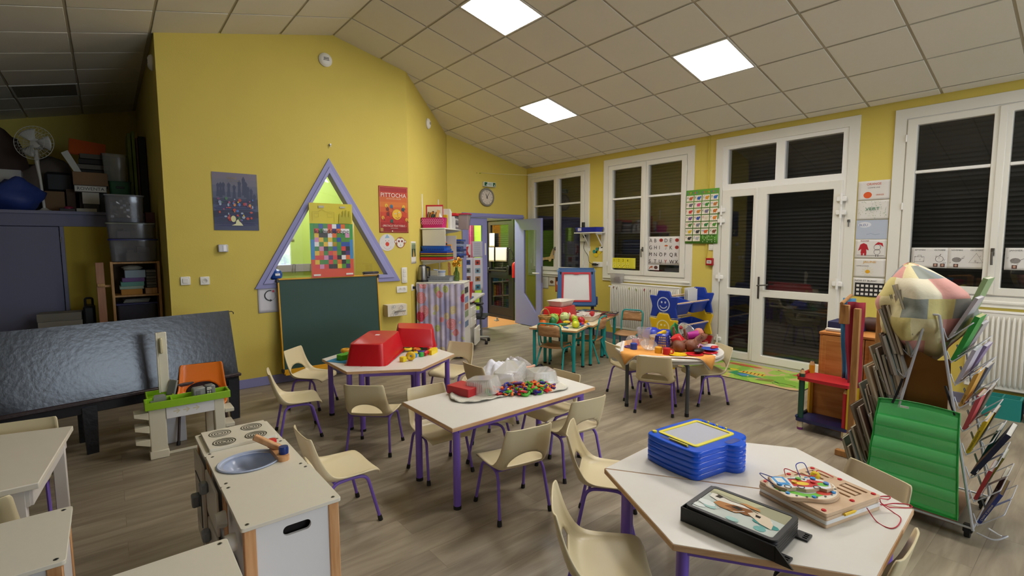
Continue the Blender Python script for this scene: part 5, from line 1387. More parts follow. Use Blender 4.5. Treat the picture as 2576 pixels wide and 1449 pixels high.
for i in range(nu+1):
    u = i/nu; row = []
    for j in range(nv+1):
        v = j/nv; a = .011+.007*(1-v)
        if v > .96: a *= .5
        wv = a*math.sin(u*2*math.pi*9+.6*math.sin(u*11)) + .006*math.sin(u*31+v*3)
        row.append((-.245+wv, .325-.66*u+.004*math.sin(u*55), .03+1.0*v+(.006*math.sin(u*60) if v > .99 else 0))); flat.append((u*.85, v*1.03, 0))
    P.append(row)
cu = MB().m(floral()).grid(P).build('flower_curtain', t, None, smooth=180)
at_ = cu.data.attributes.new('flat', 'FLOAT_VECTOR', 'POINT')
for i, f in enumerate(flat): at_.data[i].vector = f
MB().tube([(-.236, .33, 1.025), (-.236, -.325, 1.025)], .005, 6).build('curtain_wire', t, M_white2)
ZT = 1.05
t = thing('kettle', 'steel and black electric kettle at the left of the curtain cabinet top', 'kettle', M=aM(.26, .09, ZT))
MB().lathe([(0, 0), (.075, 0), (.075, .025), (.07, .03)], 24).build('base', t, M_black); MB().lathe([(.07, .03), (.072, .05), (.058, .2), (.05, .215), (0, .22)], 24).build('jug', t, M_steel); MB().tube(bend([(-.0, -.055, .20), (-.0, -.1, .2), (-.0, -.095, .06), (-.0, -.07, .06)], .03, 4), .012, 8).build('handle', t, M_black); MB().lathe([(.052, .212), (.04, .23), (0, .235)], 20).build('lid', t, M_black)
t = thing('dish_basket', 'grey plastic basket with dishes on the curtain cabinet', 'basket', M=aM(.36, .32, ZT))
tub_mb(.11, .18, .075, .94, .01, .004).build('body', t, mat('#8f949c', .45))
h_ = MB()
for k in range(14): h_.box(-.112, -.105, -.14+.021*k, -.133+.021*k, .025, .045)
h_.build('slots', t, mat('#55585f', .6))
t = thing('clear_tub', 'upturned clear food tub in the grey dish basket', 'tub', M=aM(.36, .22, ZT+.15) @ rot('X', 180)); tub_mb(.07, .09, .13, .85, .006, .003).build('body', t, clear('#d4d4cc', .25, .1, 1.45))
o = MB().m(mat('#dfdfe2', .3)).lathe([(0, 0), (.05, 0), (.06, .08), (.064, .085), (.056, .083), (.046, .006), (0, .006)], 24).m(mat('#7f97c4', .4)).lathe([(.0585, .055), (.0597, .07)], 24).tube([(.02, .05, .085), (-.02, .11, .095)], .008, 6).build('cup', None); o.matrix_world = aM(.36, .33, ZT+.07); tag(o, 'white bowl with blue pattern in the grey dish basket', 'bowl')
t = thing('flower_vase', 'green glass bottle with orange-yellow flowers on the curtain cabinet', 'vase', M=aM(.42, .53, ZT))
MB().lathe([(0, 0), (.038, 0), (.042, .02), (.042, .11), (.02, .15), (.018, .185), (.016, .185)], 20).build('bottle', t, clear('#2f5f1e', .6, .05, 1.5))
st = MB(); rr = random.Random(9); heads = []
for k in range(16):
    a = rr.uniform(0, 6.28); r_ = rr.uniform(.02, .085); z = rr.uniform(.20, .32)
    st.tube([(0, 0, .06), (r_*.4*math.cos(a), r_*.4*math.sin(a), .19), (r_*math.cos(a), r_*math.sin(a), z)], .0018, 4); heads.append((r_*math.cos(a), r_*math.sin(a), z))
st.build('stems', t, mat('#5a7a2a', .6))
fo = None
for h0 in heads:
    M = tr(*h0) @ rot('X', rr.uniform(-50, 50)) @ rot('Y', rr.uniform(-50, 50))
    if fo is None:
        f = MB().m(mat(['#e0a41c','#d98f1a'][0], .6))
        for k in range(6): f.t(rot('Z', 60*k)).add([(0,0,.004),(.022,-.013,.012),(.034,0,.006),(.022,.013,.012)], [(0,1,2,3)])
        f.t().m(mat('#b86a12', .6)).lathe([(.006, .004), (.010, .022), (.0, .022)], 8)
        fo = f.build('flower', t, None, M)
    else: copy1(fo, M, t)
o = MB().m(M_beech).prism(rrect(-.02, .02, 0, .26, .018, 4), 0, .01).build('wooden_board', None); o.matrix_world = aM(.56, .40, ZT) @ Matrix(((0,0,1,0),(1,0,0,0),(0,1,0,0),(0,0,0,1))) @ rot('X', -8); tag(o, 'pale wooden board leaning behind the flower bottle', 'board')
# photo on the angled wall
o = sheet('photo_strip', 'tall framed landscape photo at the left end of the angled wall', 'photo', tuple(FA @ Vector((.045, 1.305, .002))), 'ang', .21, .30, '#e2ddd4', curl=0)
p = Pr(); p.rect('#4f6a3c', .02, .19, .09, .28).rect('#a9b890', .02, .19, .2, .28)
for k in range(7): p.poly('#2f4a28', [(.03+.024*k, .10), (.05+.024*k, .10), (.045+.024*k, .26), (.036+.024*k, .26)])
p.poly('#cfa860', [(.06,.09),(.15,.09),(.115,.19),(.10,.19)])
p.build('printed_picture', o, None, smooth=0)
plate('wall_socket', 'white socket with a black plug behind the curtain cabinet', 'socket', FA @ tr(.055, .985, .001), 'ang', .085, .085, 'socket', GS)
o = MB().m(M_black).tube([(.06, .985, .015), (.06, .985, .05)], .018, 8).tube(bend([(.06, .98, .05), (.065, .90, .07), (.06, .7, .05), (.08, .5, .04), (.06, .36, .05), (.12, .3, .04), (.06, .25, .05)], .05, 4), .004, 6).build('power_cord', None); o.matrix_world = FA; tag(o, 'black power cord hanging from the socket by the curtain cabinet', 'cord')
# desk beyond the cabinet
t = thing('office_desk', 'grey-white desk behind the curtain cabinet with white drawers beneath', 'desk', M=aM(1.18, .36, 0))
MB().box(-.55, .58, -.34, .33, .72, .75, .004).build('desktop', t, mat('#d6d3cc', .45))
for x in (-.5, .52):
    for y in (-.28, .28): MB().tube([(x, y, 0), (x, y, .72)], .022, 10).build('leg', t, mat('#8d929c', .35, metal=.6))
t = thing('drawer_unit', 'white rolling drawer unit under the desk, its lower drawer ajar', 'drawer unit', M=aM(.88, .42, 0))
MB().box(-.19, .19, -.24, .26, .07, .66, .004).build('carcass', t, mat('#d2cfc8', .45))
for k, (z0, z1, out) in enumerate(((.50, .64, .0), (.34, .49, .0), (.08, .33, .06))):
    d = MB().box(-.18, .18, -.262-out, -.244-out+.01, z0, z1, .004).build('drawer', t, M_white); MB().tube([(-.05, -.285-out, z1-.05), (.05, -.285-out, z1-.05)], .008, 6).build('handle', d, M_white2)
for x in (-.15, .15):
    for y in (-.2, .2): MB().t(tr(x, y, .035) @ rot('Y', 90)).lathe([(0, -.02), (.035, -.02), (.035, .02), (0, .02)], 14).build('caster', t, M_rubber)
t = thing('office_chair', 'office chair with black armrest pushed under the desk beyond the cabinet', 'chair', M=aM(1.30, .62, 0))
for k in range(5):
    a = R(72*k+20); MB().tube([(0, 0, .09), (.24*math.cos(a), .24*math.sin(a), .06)], .018, 8).build('foot_arm', t, M_chrome); MB().t(tr(.24*math.cos(a), .24*math.sin(a), .026)@rot('X', 90)).lathe([(0, -.02), (.026, -.02), (.026, .02), (0, .02)], 12).build('caster', t, M_rubber)
MB().tube([(0, 0, .08), (0, 0, .40)], .02, 10).build('column', t, M_chrome); MB().box(-.2, .2, -.2, .2, .40, .45, .03).build('seat', t, mat('#32343a', .7))
MB().tube(bend([(-.21, .1, .42), (-.23, -.14, .42), (-.23, -.16, .62), (-.23, .05, .64)], .06, 5), .014, 8).build('armrest_bracket', t, M_black); MB().box(-.26, -.2, -.18, .08, .64, .67, .015).build('armrest', t, M_black)
abx('blue_document_tray', 'flat blue tray lying on the desk beyond the cabinet', 'tray', .70, 1.0, .40, .66, .751, .775, mat('#56659c', .5), .006)
abx('wooden_tray', 'long brown wooden tray at the back of the desk', 'tray', .95, 1.65, .30, .50, .751, .78, mat('#7a5a3c', .6), .004)
o = MB().m(mat('#c9251f', .4)).add([(-.05,-.05,0),(.05,-.05,0),(.05,.05,0),(-.05,.05,0),(-.07,-.07,.24),(.07,-.07,.24),(.07,.07,.24),(-.07,.07,.24)], [(3,2,1,0),(4,5,6,7),(0,1,5,4),(1,2,6,5),(2,3,7,6),(3,0,4,7)]).build('red_pot', None, smooth=0); o.matrix_world = aM(.72, .62, .776); tag(o, 'tall red plastic pot on the desk next to the flower bottle', 'pot')
# papers on the fixed lavender leaf
def on_leaf(label, x0, x1, z0, z1, col, draw=None, group='papers taped on the fixed lavender door leaf'):
    o = sheet('taped_paper', label, 'paper', (x0, 7.423, z0), 'back', x1-x0, z1-z0, col, group, curl=.002)
    if draw: p = Pr(.003); draw(p, x1-x0, z1-z0); p.build('printed_picture', o, None, smooth=0)
def cards(c):
    def d(p, W_, H_):
        for k in range(4):
            y = H_*(.78-.25*k); p.rect(c[k], W_*.2, W_*.72, y, y+H_*.15).ell('#3a3036', W_*.45, y+H_*.07, W_*.12, H_*.04, 8)
    return d
on_leaf('white sheet with four small pictures, left one on the fixed lavender leaf', 4.935, 5.13, .74, 1.32, '#d3d2dc', cards(['#3a4a80','#6f7a80','#8a5a4a','#c23a34']))
on_leaf('white sheet with four small pictures, right one on the fixed lavender leaf', 5.135, 5.35, .72, 1.315, '#d3d2dc', cards(['#b8453c','#7fa0b4','#a07850','#3f7f96']))
on_leaf('white printed list high on the fixed lavender leaf', 5.126, 5.345, 1.325, 1.613, '#c9c8d6', lambda p, W_, H_: [p.line('#8f8ea0', [(W_*.15, H_*(.88-.06*k)), (W_*.8, H_*(.88-.06*k))], .004) for k in range(13)])
on_leaf('red and white child drawing on the fixed lavender leaf', 4.93, 5.09, 1.325, 1.56, '#d9d2d6', lambda p, W_, H_: p.poly('#c4302c', [(W_*.2,H_*.2),(W_*.8,H_*.12),(W_*.55,H_*.5),(W_*.7,H_*.85),(W_*.3,H_*.8)]).rect('#7a2a26', W_*.6, W_*.9, 0, H_*.2))
# hall: papers on the dark door, fire extinguisher, notice
FH = wframe((6.385, 0, 0), 'right')
for lab, y0, y1, z0, z1 in (('white sheet taped highest on the dark glass door', 8.60, 8.42, 1.50, 1.79), ('white sheet taped at left below, on the dark glass door', 8.62, 8.44, 1.19, 1.49), ('wide creased white sheet taped at right on the dark glass door', 8.39, 8.01, 1.20, 1.49)):
    sheet('taped_paper', lab, 'paper', None, None, y0-y1, z1-z0, '#d9d6d2', 'papers taped on the dark glass door', M=FH @ tr(-y0, z0, .003), curl=.004)
o = sheet('notice', 'white printed evacuation notice beside the dark glass door', 'notice', None, None, .17, .30, '#dcdcd0', M=wframe((6.414, 7.79, 1.60), 'right'), curl=0)
p = Pr()
for k in range(9): p.line('#3c3c38', [(.03, .26-.02*k), (.05+.1*((k*7) % 5)/4, .26-.02*k)], .006)
p.ring('#4a4a44', .085, .05, .03, .003)
p.build('printed_text', o, None, smooth=0)
t = thing('fire_extinguisher', 'red fire extinguisher hanging beside the dark glass door', 'fire extinguisher', (6.33, 7.67, .80))
MB().lathe([(0, 0), (.065, 0), (.068, .02), (.068, .09)], 24).build('black_base', t, M_black)
MB().lathe([(.068, .09), (.068, .33), (.055, .38), (.025, .405), (0, .405)], 24).build('cylinder', t, M_red)
MB().tube([(0, 0, .40), (0, 0, .45)], .02, 10).box(-.09, .03, -.012, .012, .45, .475, .005).box(-.09, .0, -.01, .01, .49, .505, .004).build('valve', t, M_black)
MB().tube(bend([(-.02, 0, .45), (-.06, .03, .62), (-.09, .08, .68), (-.10, .12, .55), (-.08, .10, .3)], .05, 4), .010, 8).build('hose', t, M_black)
p = Pr(.0685); 
for k in range(5): p.rect('#d9b0a8', -.03, .035, .16+.028*k, .175+.028*k)
p.build('printed_label', t, None, rot('Z', -128) @ Matrix(((1,0,0,0),(0,0,-1,0),(0,1,0,0),(0,0,0,1))), smooth=0)
o = MB().m(mat('#9a9894', .5)).prism([(0,0),(.09,.02),(.10,.09),(.02,.10)], 0, .02).prism([(.03,.03),(.08,.04),(.07,.08)], .02, .07).build('door_stop', None, smooth=0); o.location = (6.05, 7.95, .002); tag(o, 'small grey door wedge on the hall floor', 'door stop')
bx('yellow_panel', 'orange-yellow painted panel on the far hall wall', 'poster', 5.6, 6.1, 9.36, 9.395, 1.2, 2.2, mat('#e79a1a', .6)); bx('magenta_cupboard', 'magenta tall cupboard at the far end of the hall', 'cupboard', 6.3, 6.4, 9.2, 9.39, 0, 2.1, mat('#8e1d5c', .5), .01)  # the orange-yellow box is a plain wall panel
t = thing('hall_bookcase', 'white bookcase with coloured books in the hall', 'bookcase', (5.75, 9.25, 0))
for z in (.02, .35, .68, 1.0, 1.16): MB().box(-.4, .35, -.14, .14, z, z+.02).build('shelf', t, M_white)
for x in (-.4, -.02, .34): MB().box(x, x+.015, -.14, .14, 0, 1.18).build('side', t, M_white)
rr = random.Random(21)
for r_ in range(3):
    for k in range(9): bx('book', '%s book from the left on the %s shelf of the white hall bookcase' % (ORD[k], ('lowest', 'middle', 'upper')[r_]), 'book', 5.40+.075*k, 5.45+.075*k, 9.13, 9.3, .04+.33*r_, .04+.33*r_+rr.uniform(.18, .28), mat(rr.choice(['#c24a2c','#2c7fb4','#d9a02c','#4a8f4a','#9a3f7a','#3f4f9a']), .5), .003, 'books in the hall bookcase')
# ------------------------------------------------------------------ things on the tables
ZT_ = HT
def inv_tub(name, label, cat, cx, cy, z, a, b, h, rz, m, taper=.82, rim=.02, tilt=(0, 0), group=None, ribs=0, label_patch=False):
    """a tub turned upside down; origin at its rim plane"""
    t = thing(name, label, cat, group=group, M=tr(cx, cy, z) @ rot('Z', rz) @ rot('X', tilt[0]) @ rot('Y', tilt[1]) @ tr(0, 0, h) @ rot('X', 180))
    tub_mb(a, b, h, taper, rim, .004).build('body', t, m)
    if ribs:
        for sy in (-1, 1):
            r_ = MB()
            for k in range(ribs):
                x = -a*taper+.02+(2*a*taper-.04)*k/(ribs-1)
                r_.tube([(x, sy*(b*taper+.001), .012), (x*1.02, sy*(b*.995), h-.014)], .0025, 5)
            tag(r_.build('ribs', t, m), kind='stuff')
    return t
M_cl = clear('#ecebe6', .30, .12, 1.5)
# towel and counters on the rectangular table
out = [(1.80, 2.88), (1.725, 2.76), (1.76, 2.655), (1.86, 2.60), (1.98, 2.60), (2.10, 2.585), (2.26, 2.51), (2.40, 2.445), (2.52, 2.46), (2.555, 2.60), (2.44, 2.84), (2.2, 2.925), (1.97, 2.94)]
cx, cy = 2.14, 2.70; rr = random.Random(2)
pts = [Vector((x-cx, y-cy, 0)) for x, y in out]
loop = []
for i in range(len(pts)):
    p0, p1, p2, p3 = pts[i-1], pts[i], pts[(i+1) % len(pts)], pts[(i+2) % len(pts)]
    for k in range(5):
        t_ = k/5; loop.append(.5*((2*p1)+(p2-p0)*t_+(2*p0-5*p1+4*p2-p3)*t_*t_+(3*p1-p0-3*p2+p3)*t_**3))
vs = []; n = len(loop); rings = (1, .97, .93, .85, .6, .3)
for q in rings:
    for i, p_ in enumerate(loop): vs.append((p_.x*q, p_.y*q, .004+(.008+.007*math.sin(i*1.3)+.005*math.sin(i*.53)) * (1 if q == .97 else .6 if q in (1, .93) else .15 if q == .85 else .05)))
vs.append((0, 0, .004))
fs = [(r_*n+i, r_*n+(i+1) % n, (r_+1)*n+(i+1) % n, (r_+1)*n+i) for r_ in range(len(rings)-1) for i in range(n)] + [((len(rings)-1)*n+i, (len(rings)-1)*n+(i+1) % n, len(vs)-1) for i in range(n)]
o = MB().add(vs, fs).build('towel', None, mat('#e3dfd0', .9, bump=.8, bscale=180), smooth=180, solid=.004); o.location = (cx, cy, ZT_+.003); tag(o, 'white terry towel spread under the coloured counters', 'towel')
bx('red_box', 'red cardboard box at the left end of the white towel', 'box', 1.80, 1.95, 2.73, 2.93, ZT_+.006, ZT_+.065, mat('#b8242a', .45), .004, rz=14)
inv_tub('clear_tub', 'upturned ribbed clear tub beside the red box on the towel', 'tub', 1.985, 2.755, ZT_+.012, .115, .085, .10, -62, M_cl, .85, .008, (0, -8), ribs=12, group='upturned clear tubs on the towel')
inv_tub('clear_tub', 'upturned long ribbed clear tub tilted at the back of the counters', 'tub', 2.29, 2.835, ZT_+.03, .155, .09, .10, 28, M_cl, .86, .01, (0, -9), ribs=20, group='upturned clear tubs on the towel')
inv_tub('clear_tub', 'upturned ribbed clear tub right of the counters, near the table end', 'tub', 2.475, 2.70, ZT_+.016, .105, .10, .085, -20, M_cl, .86, .008, ribs=14, group='upturned clear tubs on the towel')
CC = {'orange': '#e8702a', 'green': '#4fae2f', 'yellow': '#e3c722', 'red': '#c4232b', 'blue': '#2c2f8f', 'purple': '#5a2f78'}
def piece_mesh(k):
    mb = MB()
    if k == 0: mb.box(-.02, .02, -.006, .006, 0, .008, .002)
    elif k == 1: mb.tube([(.018*math.cos(R(a)), .018*math.sin(R(a)), .005) for a in range(0, 200, 33)], .0055, 6)
    elif k == 2: mb.prism([(-.014, -.012), (.014, -.012), (0, .014)], 0, .008)
    else: mb.tube([(-.018, 0, .006), (-.006, .004, .008), (.008, -.003, .008), (.02, .003, .006)], .006, 6)
    return mb
PROTO = {}
rr = random.Random(8)
names = ('bar', 'hook', 'triangle', 'worm')
for i in range(150):
    col = rr.choice(['orange', 'orange', 'orange', 'green', 'green', 'yellow', 'red', 'red', 'blue', 'blue', 'purple'])
    k = rr.choice((0, 1, 1, 2, 3, 3))
    a = rr.uniform(0, 2*math.pi); q = math.sqrt(rr.random())
    u, v = .25*q*math.cos(a), .105*q*math.sin(a)
    x = 2.215+u*.92+v*.38; y = 2.625-u*.38+v*.92
    z = ZT_+.01+rr.uniform(0, .05)*(1-q)**.7
    M = tr(x, y, z) @ rot('Z', rr.uniform(0, 360)) @ rot('X', rr.uniform(-35, 35)) @ rot('Y', rr.uniform(-30, 30)) @ Matrix.Scale(rr.uniform(1.15, 1.65), 4)
    lab = '%s %s shaped plastic counter in the heap on the white towel' % (col, names[k])
    if (col, k) not in PROTO:
        o = piece_mesh(k).build('counting_piece', None, mat(CC[col], .35)); o.matrix_world = M
        tag(o, lab, 'counter', '%s %s counters on the towel' % (col, names[k])); PROTO[(col, k)] = o
    else: copy1(PROTO[(col, k)], M)
# clothes over the middle chair
def cloth_heap(name, label, cat, cx, cy, z, rx, ry, h, m, seed, amp=.5, rz=0, n=40):
    from mathutils import noise
    P = []
    for i in range(n+1):
        row = []
        for j in range(n+1):
            x = -1+2*i/n; y = -1+2*j/n
            # square to disc
            dx = x*math.sqrt(1-y*y/2); dy = y*math.sqrt(1-x*x/2); d = math.hypot(dx, dy)
            e = 1+.22*noise.noise(Vector((dx*2, dy*2, seed)))+.10*math.sin(math.atan2(dy, dx)*7+seed)*d
            f = abs(noise.noise(Vector((dx*2.2+seed, dy*2.2, seed*1.7))))+.35*abs(noise.noise(Vector((dx*4, dy*4+seed, 2.))))
            zz = h*((1-d**2)*(1-amp*.6)+amp*f*.9*(1-d**3))
            row.append((dx*rx*e, dy*ry*e, max(.002, zz)))
        P.append(row)
    o = MB().grid(P).build(name, None, m, smooth=180, solid=.004); o.location = (cx, cy, z); o.rotation_euler = (0, 0, R(rz)); return tag(o, label, cat)
cloth_heap('white_shirt', 'crumpled white shirt lying over the middle chair', 'clothes', 2.62, 3.47, .33, .23, .17, .24, mat('#d9d9e2', .9), 3)
cloth_heap('white_shirt', 'second crumpled white garment right of the white shirt', 'clothes', 2.93, 3.62, .30, .24, .16, .20, mat('#d4d3da', .9), 6, rz=20)
cloth_heap('grey_garment', 'crumpled grey garment at the back of the clothes pile', 'clothes', 3.14, 3.82, .29, .18, .12, .16, mat('#a39d98', .9), 9, rz=-20)
stool = thing('low_stool', 'small wooden stool hidden under the clothes pile', 'stool', (3.0, 3.68, 0), 22)
MB().box(-.26, .26, -.16, .16, .255, .28, .01).build('seat', stool, M_ply)
for sx in (-1, 1):
    for sy in (-1, 1): MB().lathe([(.016, 0), (.018, .255)], 10, sx*.22, sy*.12).build('leg', stool, M_ply)
def figure(name, label, cat, M, chains, balls, m, vox=.006, group=None, eyes=None):
    """one continuous body: tapered limbs and rounded masses fused by a voxel remesh"""
    mb = MB()
    for pts, rad in chains: mb.tube(pts, rad, 10)
    for pts, rad in chains:
        for p_, r_ in ((pts[0], rad[0]), (pts[-1], rad[-1])): mb.sph(p_, r_*.99, 10, 7)
    for c, r_ in balls: mb.sph(c, r_, 16, 10)
    o = mb.build(name, None, m, smooth=180); o.matrix_world = M
    md = o.modifiers.new('fuse', 'REMESH'); md.mode = 'VOXEL'; md.voxel_size = vox; md.use_smooth_shade = True
    ms = o.modifiers.new('soft', 'SMOOTH'); ms.factor = .5; ms.iterations = 4
    return tag(o, label, cat, group)
M_skin = mat('#d8a58c', .5); M_brown = mat('#7d4a34', .5, var=.05)
figure('pale_doll', 'pale doll foot poking out at the right of the clothes pile', 'doll', tr(3.22, 3.70, .30), [([(-.10, .02, .03), (-.04, 0, .03), (.02, -.01, .03)], [.022, .02, .018]), ([(.02, -.01, .03), (.06, -.02, .045)], [.02, .014])], [], M_skin)
lump('dark_shoe', 'black toy shoe or cap on the floor right of the clothes pile', 'shoe', (4.06, 4.46, 0), (.07, .05, .05), M_black, 8)
lump('small_toys', 'small dark toy on the floor under the red tub table', 'toy', (2.80, 5.33, 0), (.06, .05, .05), mat('#5a2420', .6), 4)
lump('brown_scarf', 'dark brown scarf bundle between the white shirt and the tubs', 'scarf', (2.72, 3.33, .31), (.10, .08, .06), mat('#5a3526', .9), 5, .3)
# --- red tub hexagon
M_rtub = mat('#c0141f', .3, spec=.5)
rt = inv_tub('red_tub', 'large upturned red plastic tub at the left on the hexagonal table', 'tub', 1.87, 4.27, ZT_+.012, .315, .175, .185, 47, M_rtub, .84, .014, (0, -3), 'upturned red tubs')
MB().box(.06, .10, -.03, .01, -.0012, .0).build('price_label', rt, mat('#e3d8d8', .5)) if True else None
inv_tub('red_tub', 'smaller looking upturned red tub resting on toys at the back right', 'tub', 2.35, 4.44, ZT_+.05, .20, .155, .175, -26, M_rtub, .86, .014, (3, 4), 'upturned red tubs')
GP = 'plastic links and blocks spilled round the red tubs'
def toy(name, label, mb, x, y, z=ZT_, rz=0, m=None, cat='toy', group=None):
    o = mb.build(name, None, m); o.location = (x, y, z); o.rotation_euler = (0, 0, R(rz)); return tag(o, label, cat, group)
bx('blue_card', 'blue cardboard sheet under the green toy, left of the red tub', 'card', 1.50, 1.74, 4.27, 4.50, ZT_+.0005, ZT_+.004, mat('#2f86b8', .6), .001, rz=30)
toy('link_block', 'light green interlocking toy piece on the blue card', MB().prism([(-.08,-.03),(-.03,-.05),(.0,-.03),(.06,-.04),(.09,0),(.06,.04),(.02,.03),(-.02,.05),(-.07,.035)], 0, .045), 1.63, 4.41, ZT_+.005, 30, mat('#5fc02c', .35), group=GP)
toy('toy_ring', 'yellow-orange ring toy at the far left behind the green piece', MB().tube([(.032*math.cos(R(a)), .032*math.sin(R(a)), .02) for a in range(0, 360, 24)], .019, 10, closed=True), 1.74, 4.68, ZT_, 0, mat('#e0a41c', .35), group=GP)
bx('blue_strip', 'blue strip toy behind the red tub at left', 'toy', 1.82, 1.98, 4.70, 4.74, ZT_, ZT_+.02, mat('#2a5f9e', .4), .006, rz=-20)
toy('toy_block', 'yellow block toy in front of the two red tubs', MB().box(-.025, .025, -.025, .025, 0, .045, .005), 1.99, 3.98, ZT_, 20, mat('#e8d21f', .35), group=GP)
toy('toy_ring', 'yellow ring toy standing right of the yellow block', MB().t(rot('Y', 80)).tube([(.026*math.cos(R(a))-.045, .026*math.sin(R(a)), .0) for a in range(0, 360, 24)], .018, 10, closed=True), 2.06, 3.97, ZT_, 60, mat('#e2b71d', .35), group=GP)
toy('toy_block', 'blue rounded block in the toys between the red tubs', MB().box(-.035, .035, -.022, .022, 0, .04, .008), 2.13, 4.05, ZT_, 30, mat('#2b8fdc', .35), group=GP)
toy('toy_block', 'green small block beside the blue rounded block', MB().box(-.022, .022, -.018, .018, 0, .04, .006), 2.21, 4.05, ZT_, 10, mat('#2fa845', .35), group=GP)
toy('link_block', 'red link toy at the right of the spilled toys', MB().tube([(-.05, 0, .02), (0, .01, .03), (.05, -.005, .02)], .018, 8), 2.28, 4.06, ZT_, 30, mat('#c8202a', .35), group=GP)
toy('toy_crocodile', 'yellow long toy piece at the right front edge of the toys', MB().prism([(-.08,-.02),(.06,-.025),(.08,.0),(.05,.03),(.02,.02),(0,.035),(-.03,.018),(-.07,.02)], 0, .045), 2.36, 4.10, ZT_, 38, mat('#f0d418', .35), group=GP)
rr = random.Random(12)
for k, (c, nm) in enumerate((('#e8c61c','yellow'), ('#d9791f','orange'), ('#2f9f43','green'), ('#c02a2a','dark red'), ('#2b6fd0','mid blue'), ('#f0da3a','lemon'), ('#3a3f9a','violet'))):
    toy('link_block', nm+' link piece among the toys under the smaller red tub', MB().tube([(.03*math.cos(R(a)), .03*math.sin(R(a)), .016) for a in range(0, 250, 30)], .013, 7), 2.20+.065*k % .31, 4.18+.07*(k % 3), ZT_+.012*(k % 2), rr.uniform(0, 360), mat(c, .35), group=GP)
# --- foreground hexagon: drawing boards
def board_outline():
    a, b = .193, .148; P = []
    def arc(cx, cy, r, a0, a1, n=6): return [(cx+r*math.cos(R(a0+(a1-a0)*k/n)), cy+r*math.sin(R(a0+(a1-a0)*k/n))) for k in range(n+1)]
    P += arc(a-.035, b-.035, .035, 0, 90); P += [(.09, b+.004), (0, b+.006), (-.09, b+.004)]
    P += arc(-a+.035, b-.035, .035, 90, 180); P += [(-a-.006, .06), (-a-.009, 0), (-a-.006, -.06)]
    P += arc(-a+.04, -b+.04, .04, 180, 270); P += [(-.06, -b-.004), (.005, -b-.006)]
    P += [(.01, -b-.012)] + arc(.065, -b-.0, .055, 195, 345, 7) + [(.12, -b-.012)]
    P += [(.125, -b-.004)] + arc(a-.04, -b+.04, .04, 270, 360)
    return P
BO = board_outline()
M_bd = mat('#1259e0', .2, spec=.55); M_bdy = mat('#e9dc3c', .35)
GD_ = 'blue magnetic drawing boards in one stack'
def drawing_board(label, z, top):
    t = thing('drawing_board', label, 'drawing board', (2.142, 1.235, z), -7, group=GD_)
    sh = lambda k: [(x*k, y*k) for x, y in BO]
    vs = []; fs = []; n = len(BO)
    for k, zz in ((.985, 0), (.997, .0025), (1, .005), (1, .020), (.992, .0235), (.975, .0256)): vs += [(x, y, zz) for x, y in sh(k)]
    for r_ in range(5): fs += [(r_*n+i, r_*n+(i+1) % n, (r_+1)*n+(i+1) % n, (r_+1)*n+i) for i in range(n)]
    mb = MB().add(vs, fs)
    mb.prism(sh(.976), .0, .0255)
    mb.build('body', t, M_bd, smooth=50)
    if top:
        MB().prism(rrect(-.142, .150, -.103, .118, .018), .0245, .031, [rrect(-.124, .132, -.087, .101, .006)]).build('yellow_bezel', t, M_bdy, bevel=.002)
        MB().box(-.126, .134, -.089, .103, .024, .027).build('drawing_screen', t, mat('#b9bccb', .3))
        MB().prism(rrect(-.175, -.152, -.085, .075, .01), .0252, .0262).build('pen_slot', t, mat('#0c2f86', .4))
        MB().tube([(-.163, -.075, .031), (-.163, .02, .031), (-.163, .03, .031)], [.005, .0035, .0025], 8).build('pen', t, M_bdy)
        MB().lathe([(0, .025), (.011, .025), (.011, .033), (0, .034)], 14, -.150, .126).build('slider_knob', t, M_bdy)
        for k in range(3):
            s = MB().lathe([(0, .025), (.012, .025), (.010, .032), (0, .033)], 12, .165, .085-.05*k).build('stamp', t, M_bd); MB().lathe([(0, .025), (.005, .025), (.005, .036), (0, .037)], 10, .167, .060-.05*k).build('stamp_peg', s, M_bdy)
        MB().prism(rrect(.02, .11, -.162, -.128, .016), .0252, .0265).build('carry_slot', t, mat('#0d3597', .4))
        MB().tube([(.188, .06, .02), (.196, .05, .012), (.19, .03, .0)], .002, 6).build('white_cord', t, M_white)
for k in range(5): drawing_board(('lowest','second lowest','middle','second from top','topmost')[k]+' blue drawing board of the stack'+(', with grey screen and yellow frame' if k == 4 else ' on the foreground table'), ZT_+.0258*k, k == 4)
# black picture trays
t = thing('tray_holder', 'black plastic holder with slanted front ends carrying the picture trays', 'tray holder', (1.745, .83, ZT_), 3)
M_bk = mat('#1a1a1d', .45)
MB().box(-.122, -.116, -.17, .165, 0, .055, .002).box(.116, .122, -.10, .165, 0, .055, .002).box(-.12, .12, .160, .166, 0, .055, .002).box(-.12, .12, -.15, .165, 0, .004).build('box', t, M_bk)
MB().add([(-.122,-.17,0),(-.122,-.17,.054),(-.122,-.225,0),(-.116,-.17,0),(-.116,-.17,.054),(-.116,-.225,0)], [(0,1,2),(5,4,3),(1,4,5,2),(0,2,5,3)]).build('side_wedge', t, M_bk, smooth=0)
for x in (-.09, .10):
    MB().prism([(x-.026, -.205), (x+.026, -.205), (x+.026, -.16), (x-.026, -.16)], .001, .008, [[(x-.018+.013*k, -.2), (x-.010+.013*k, -.2), (x-.010+.013*k, -.185), (x-.018+.013*k, -.185)] for k in range(3)]).build('prong', t, M_bk)
GTY = 'black rimmed picture trays in the holder'
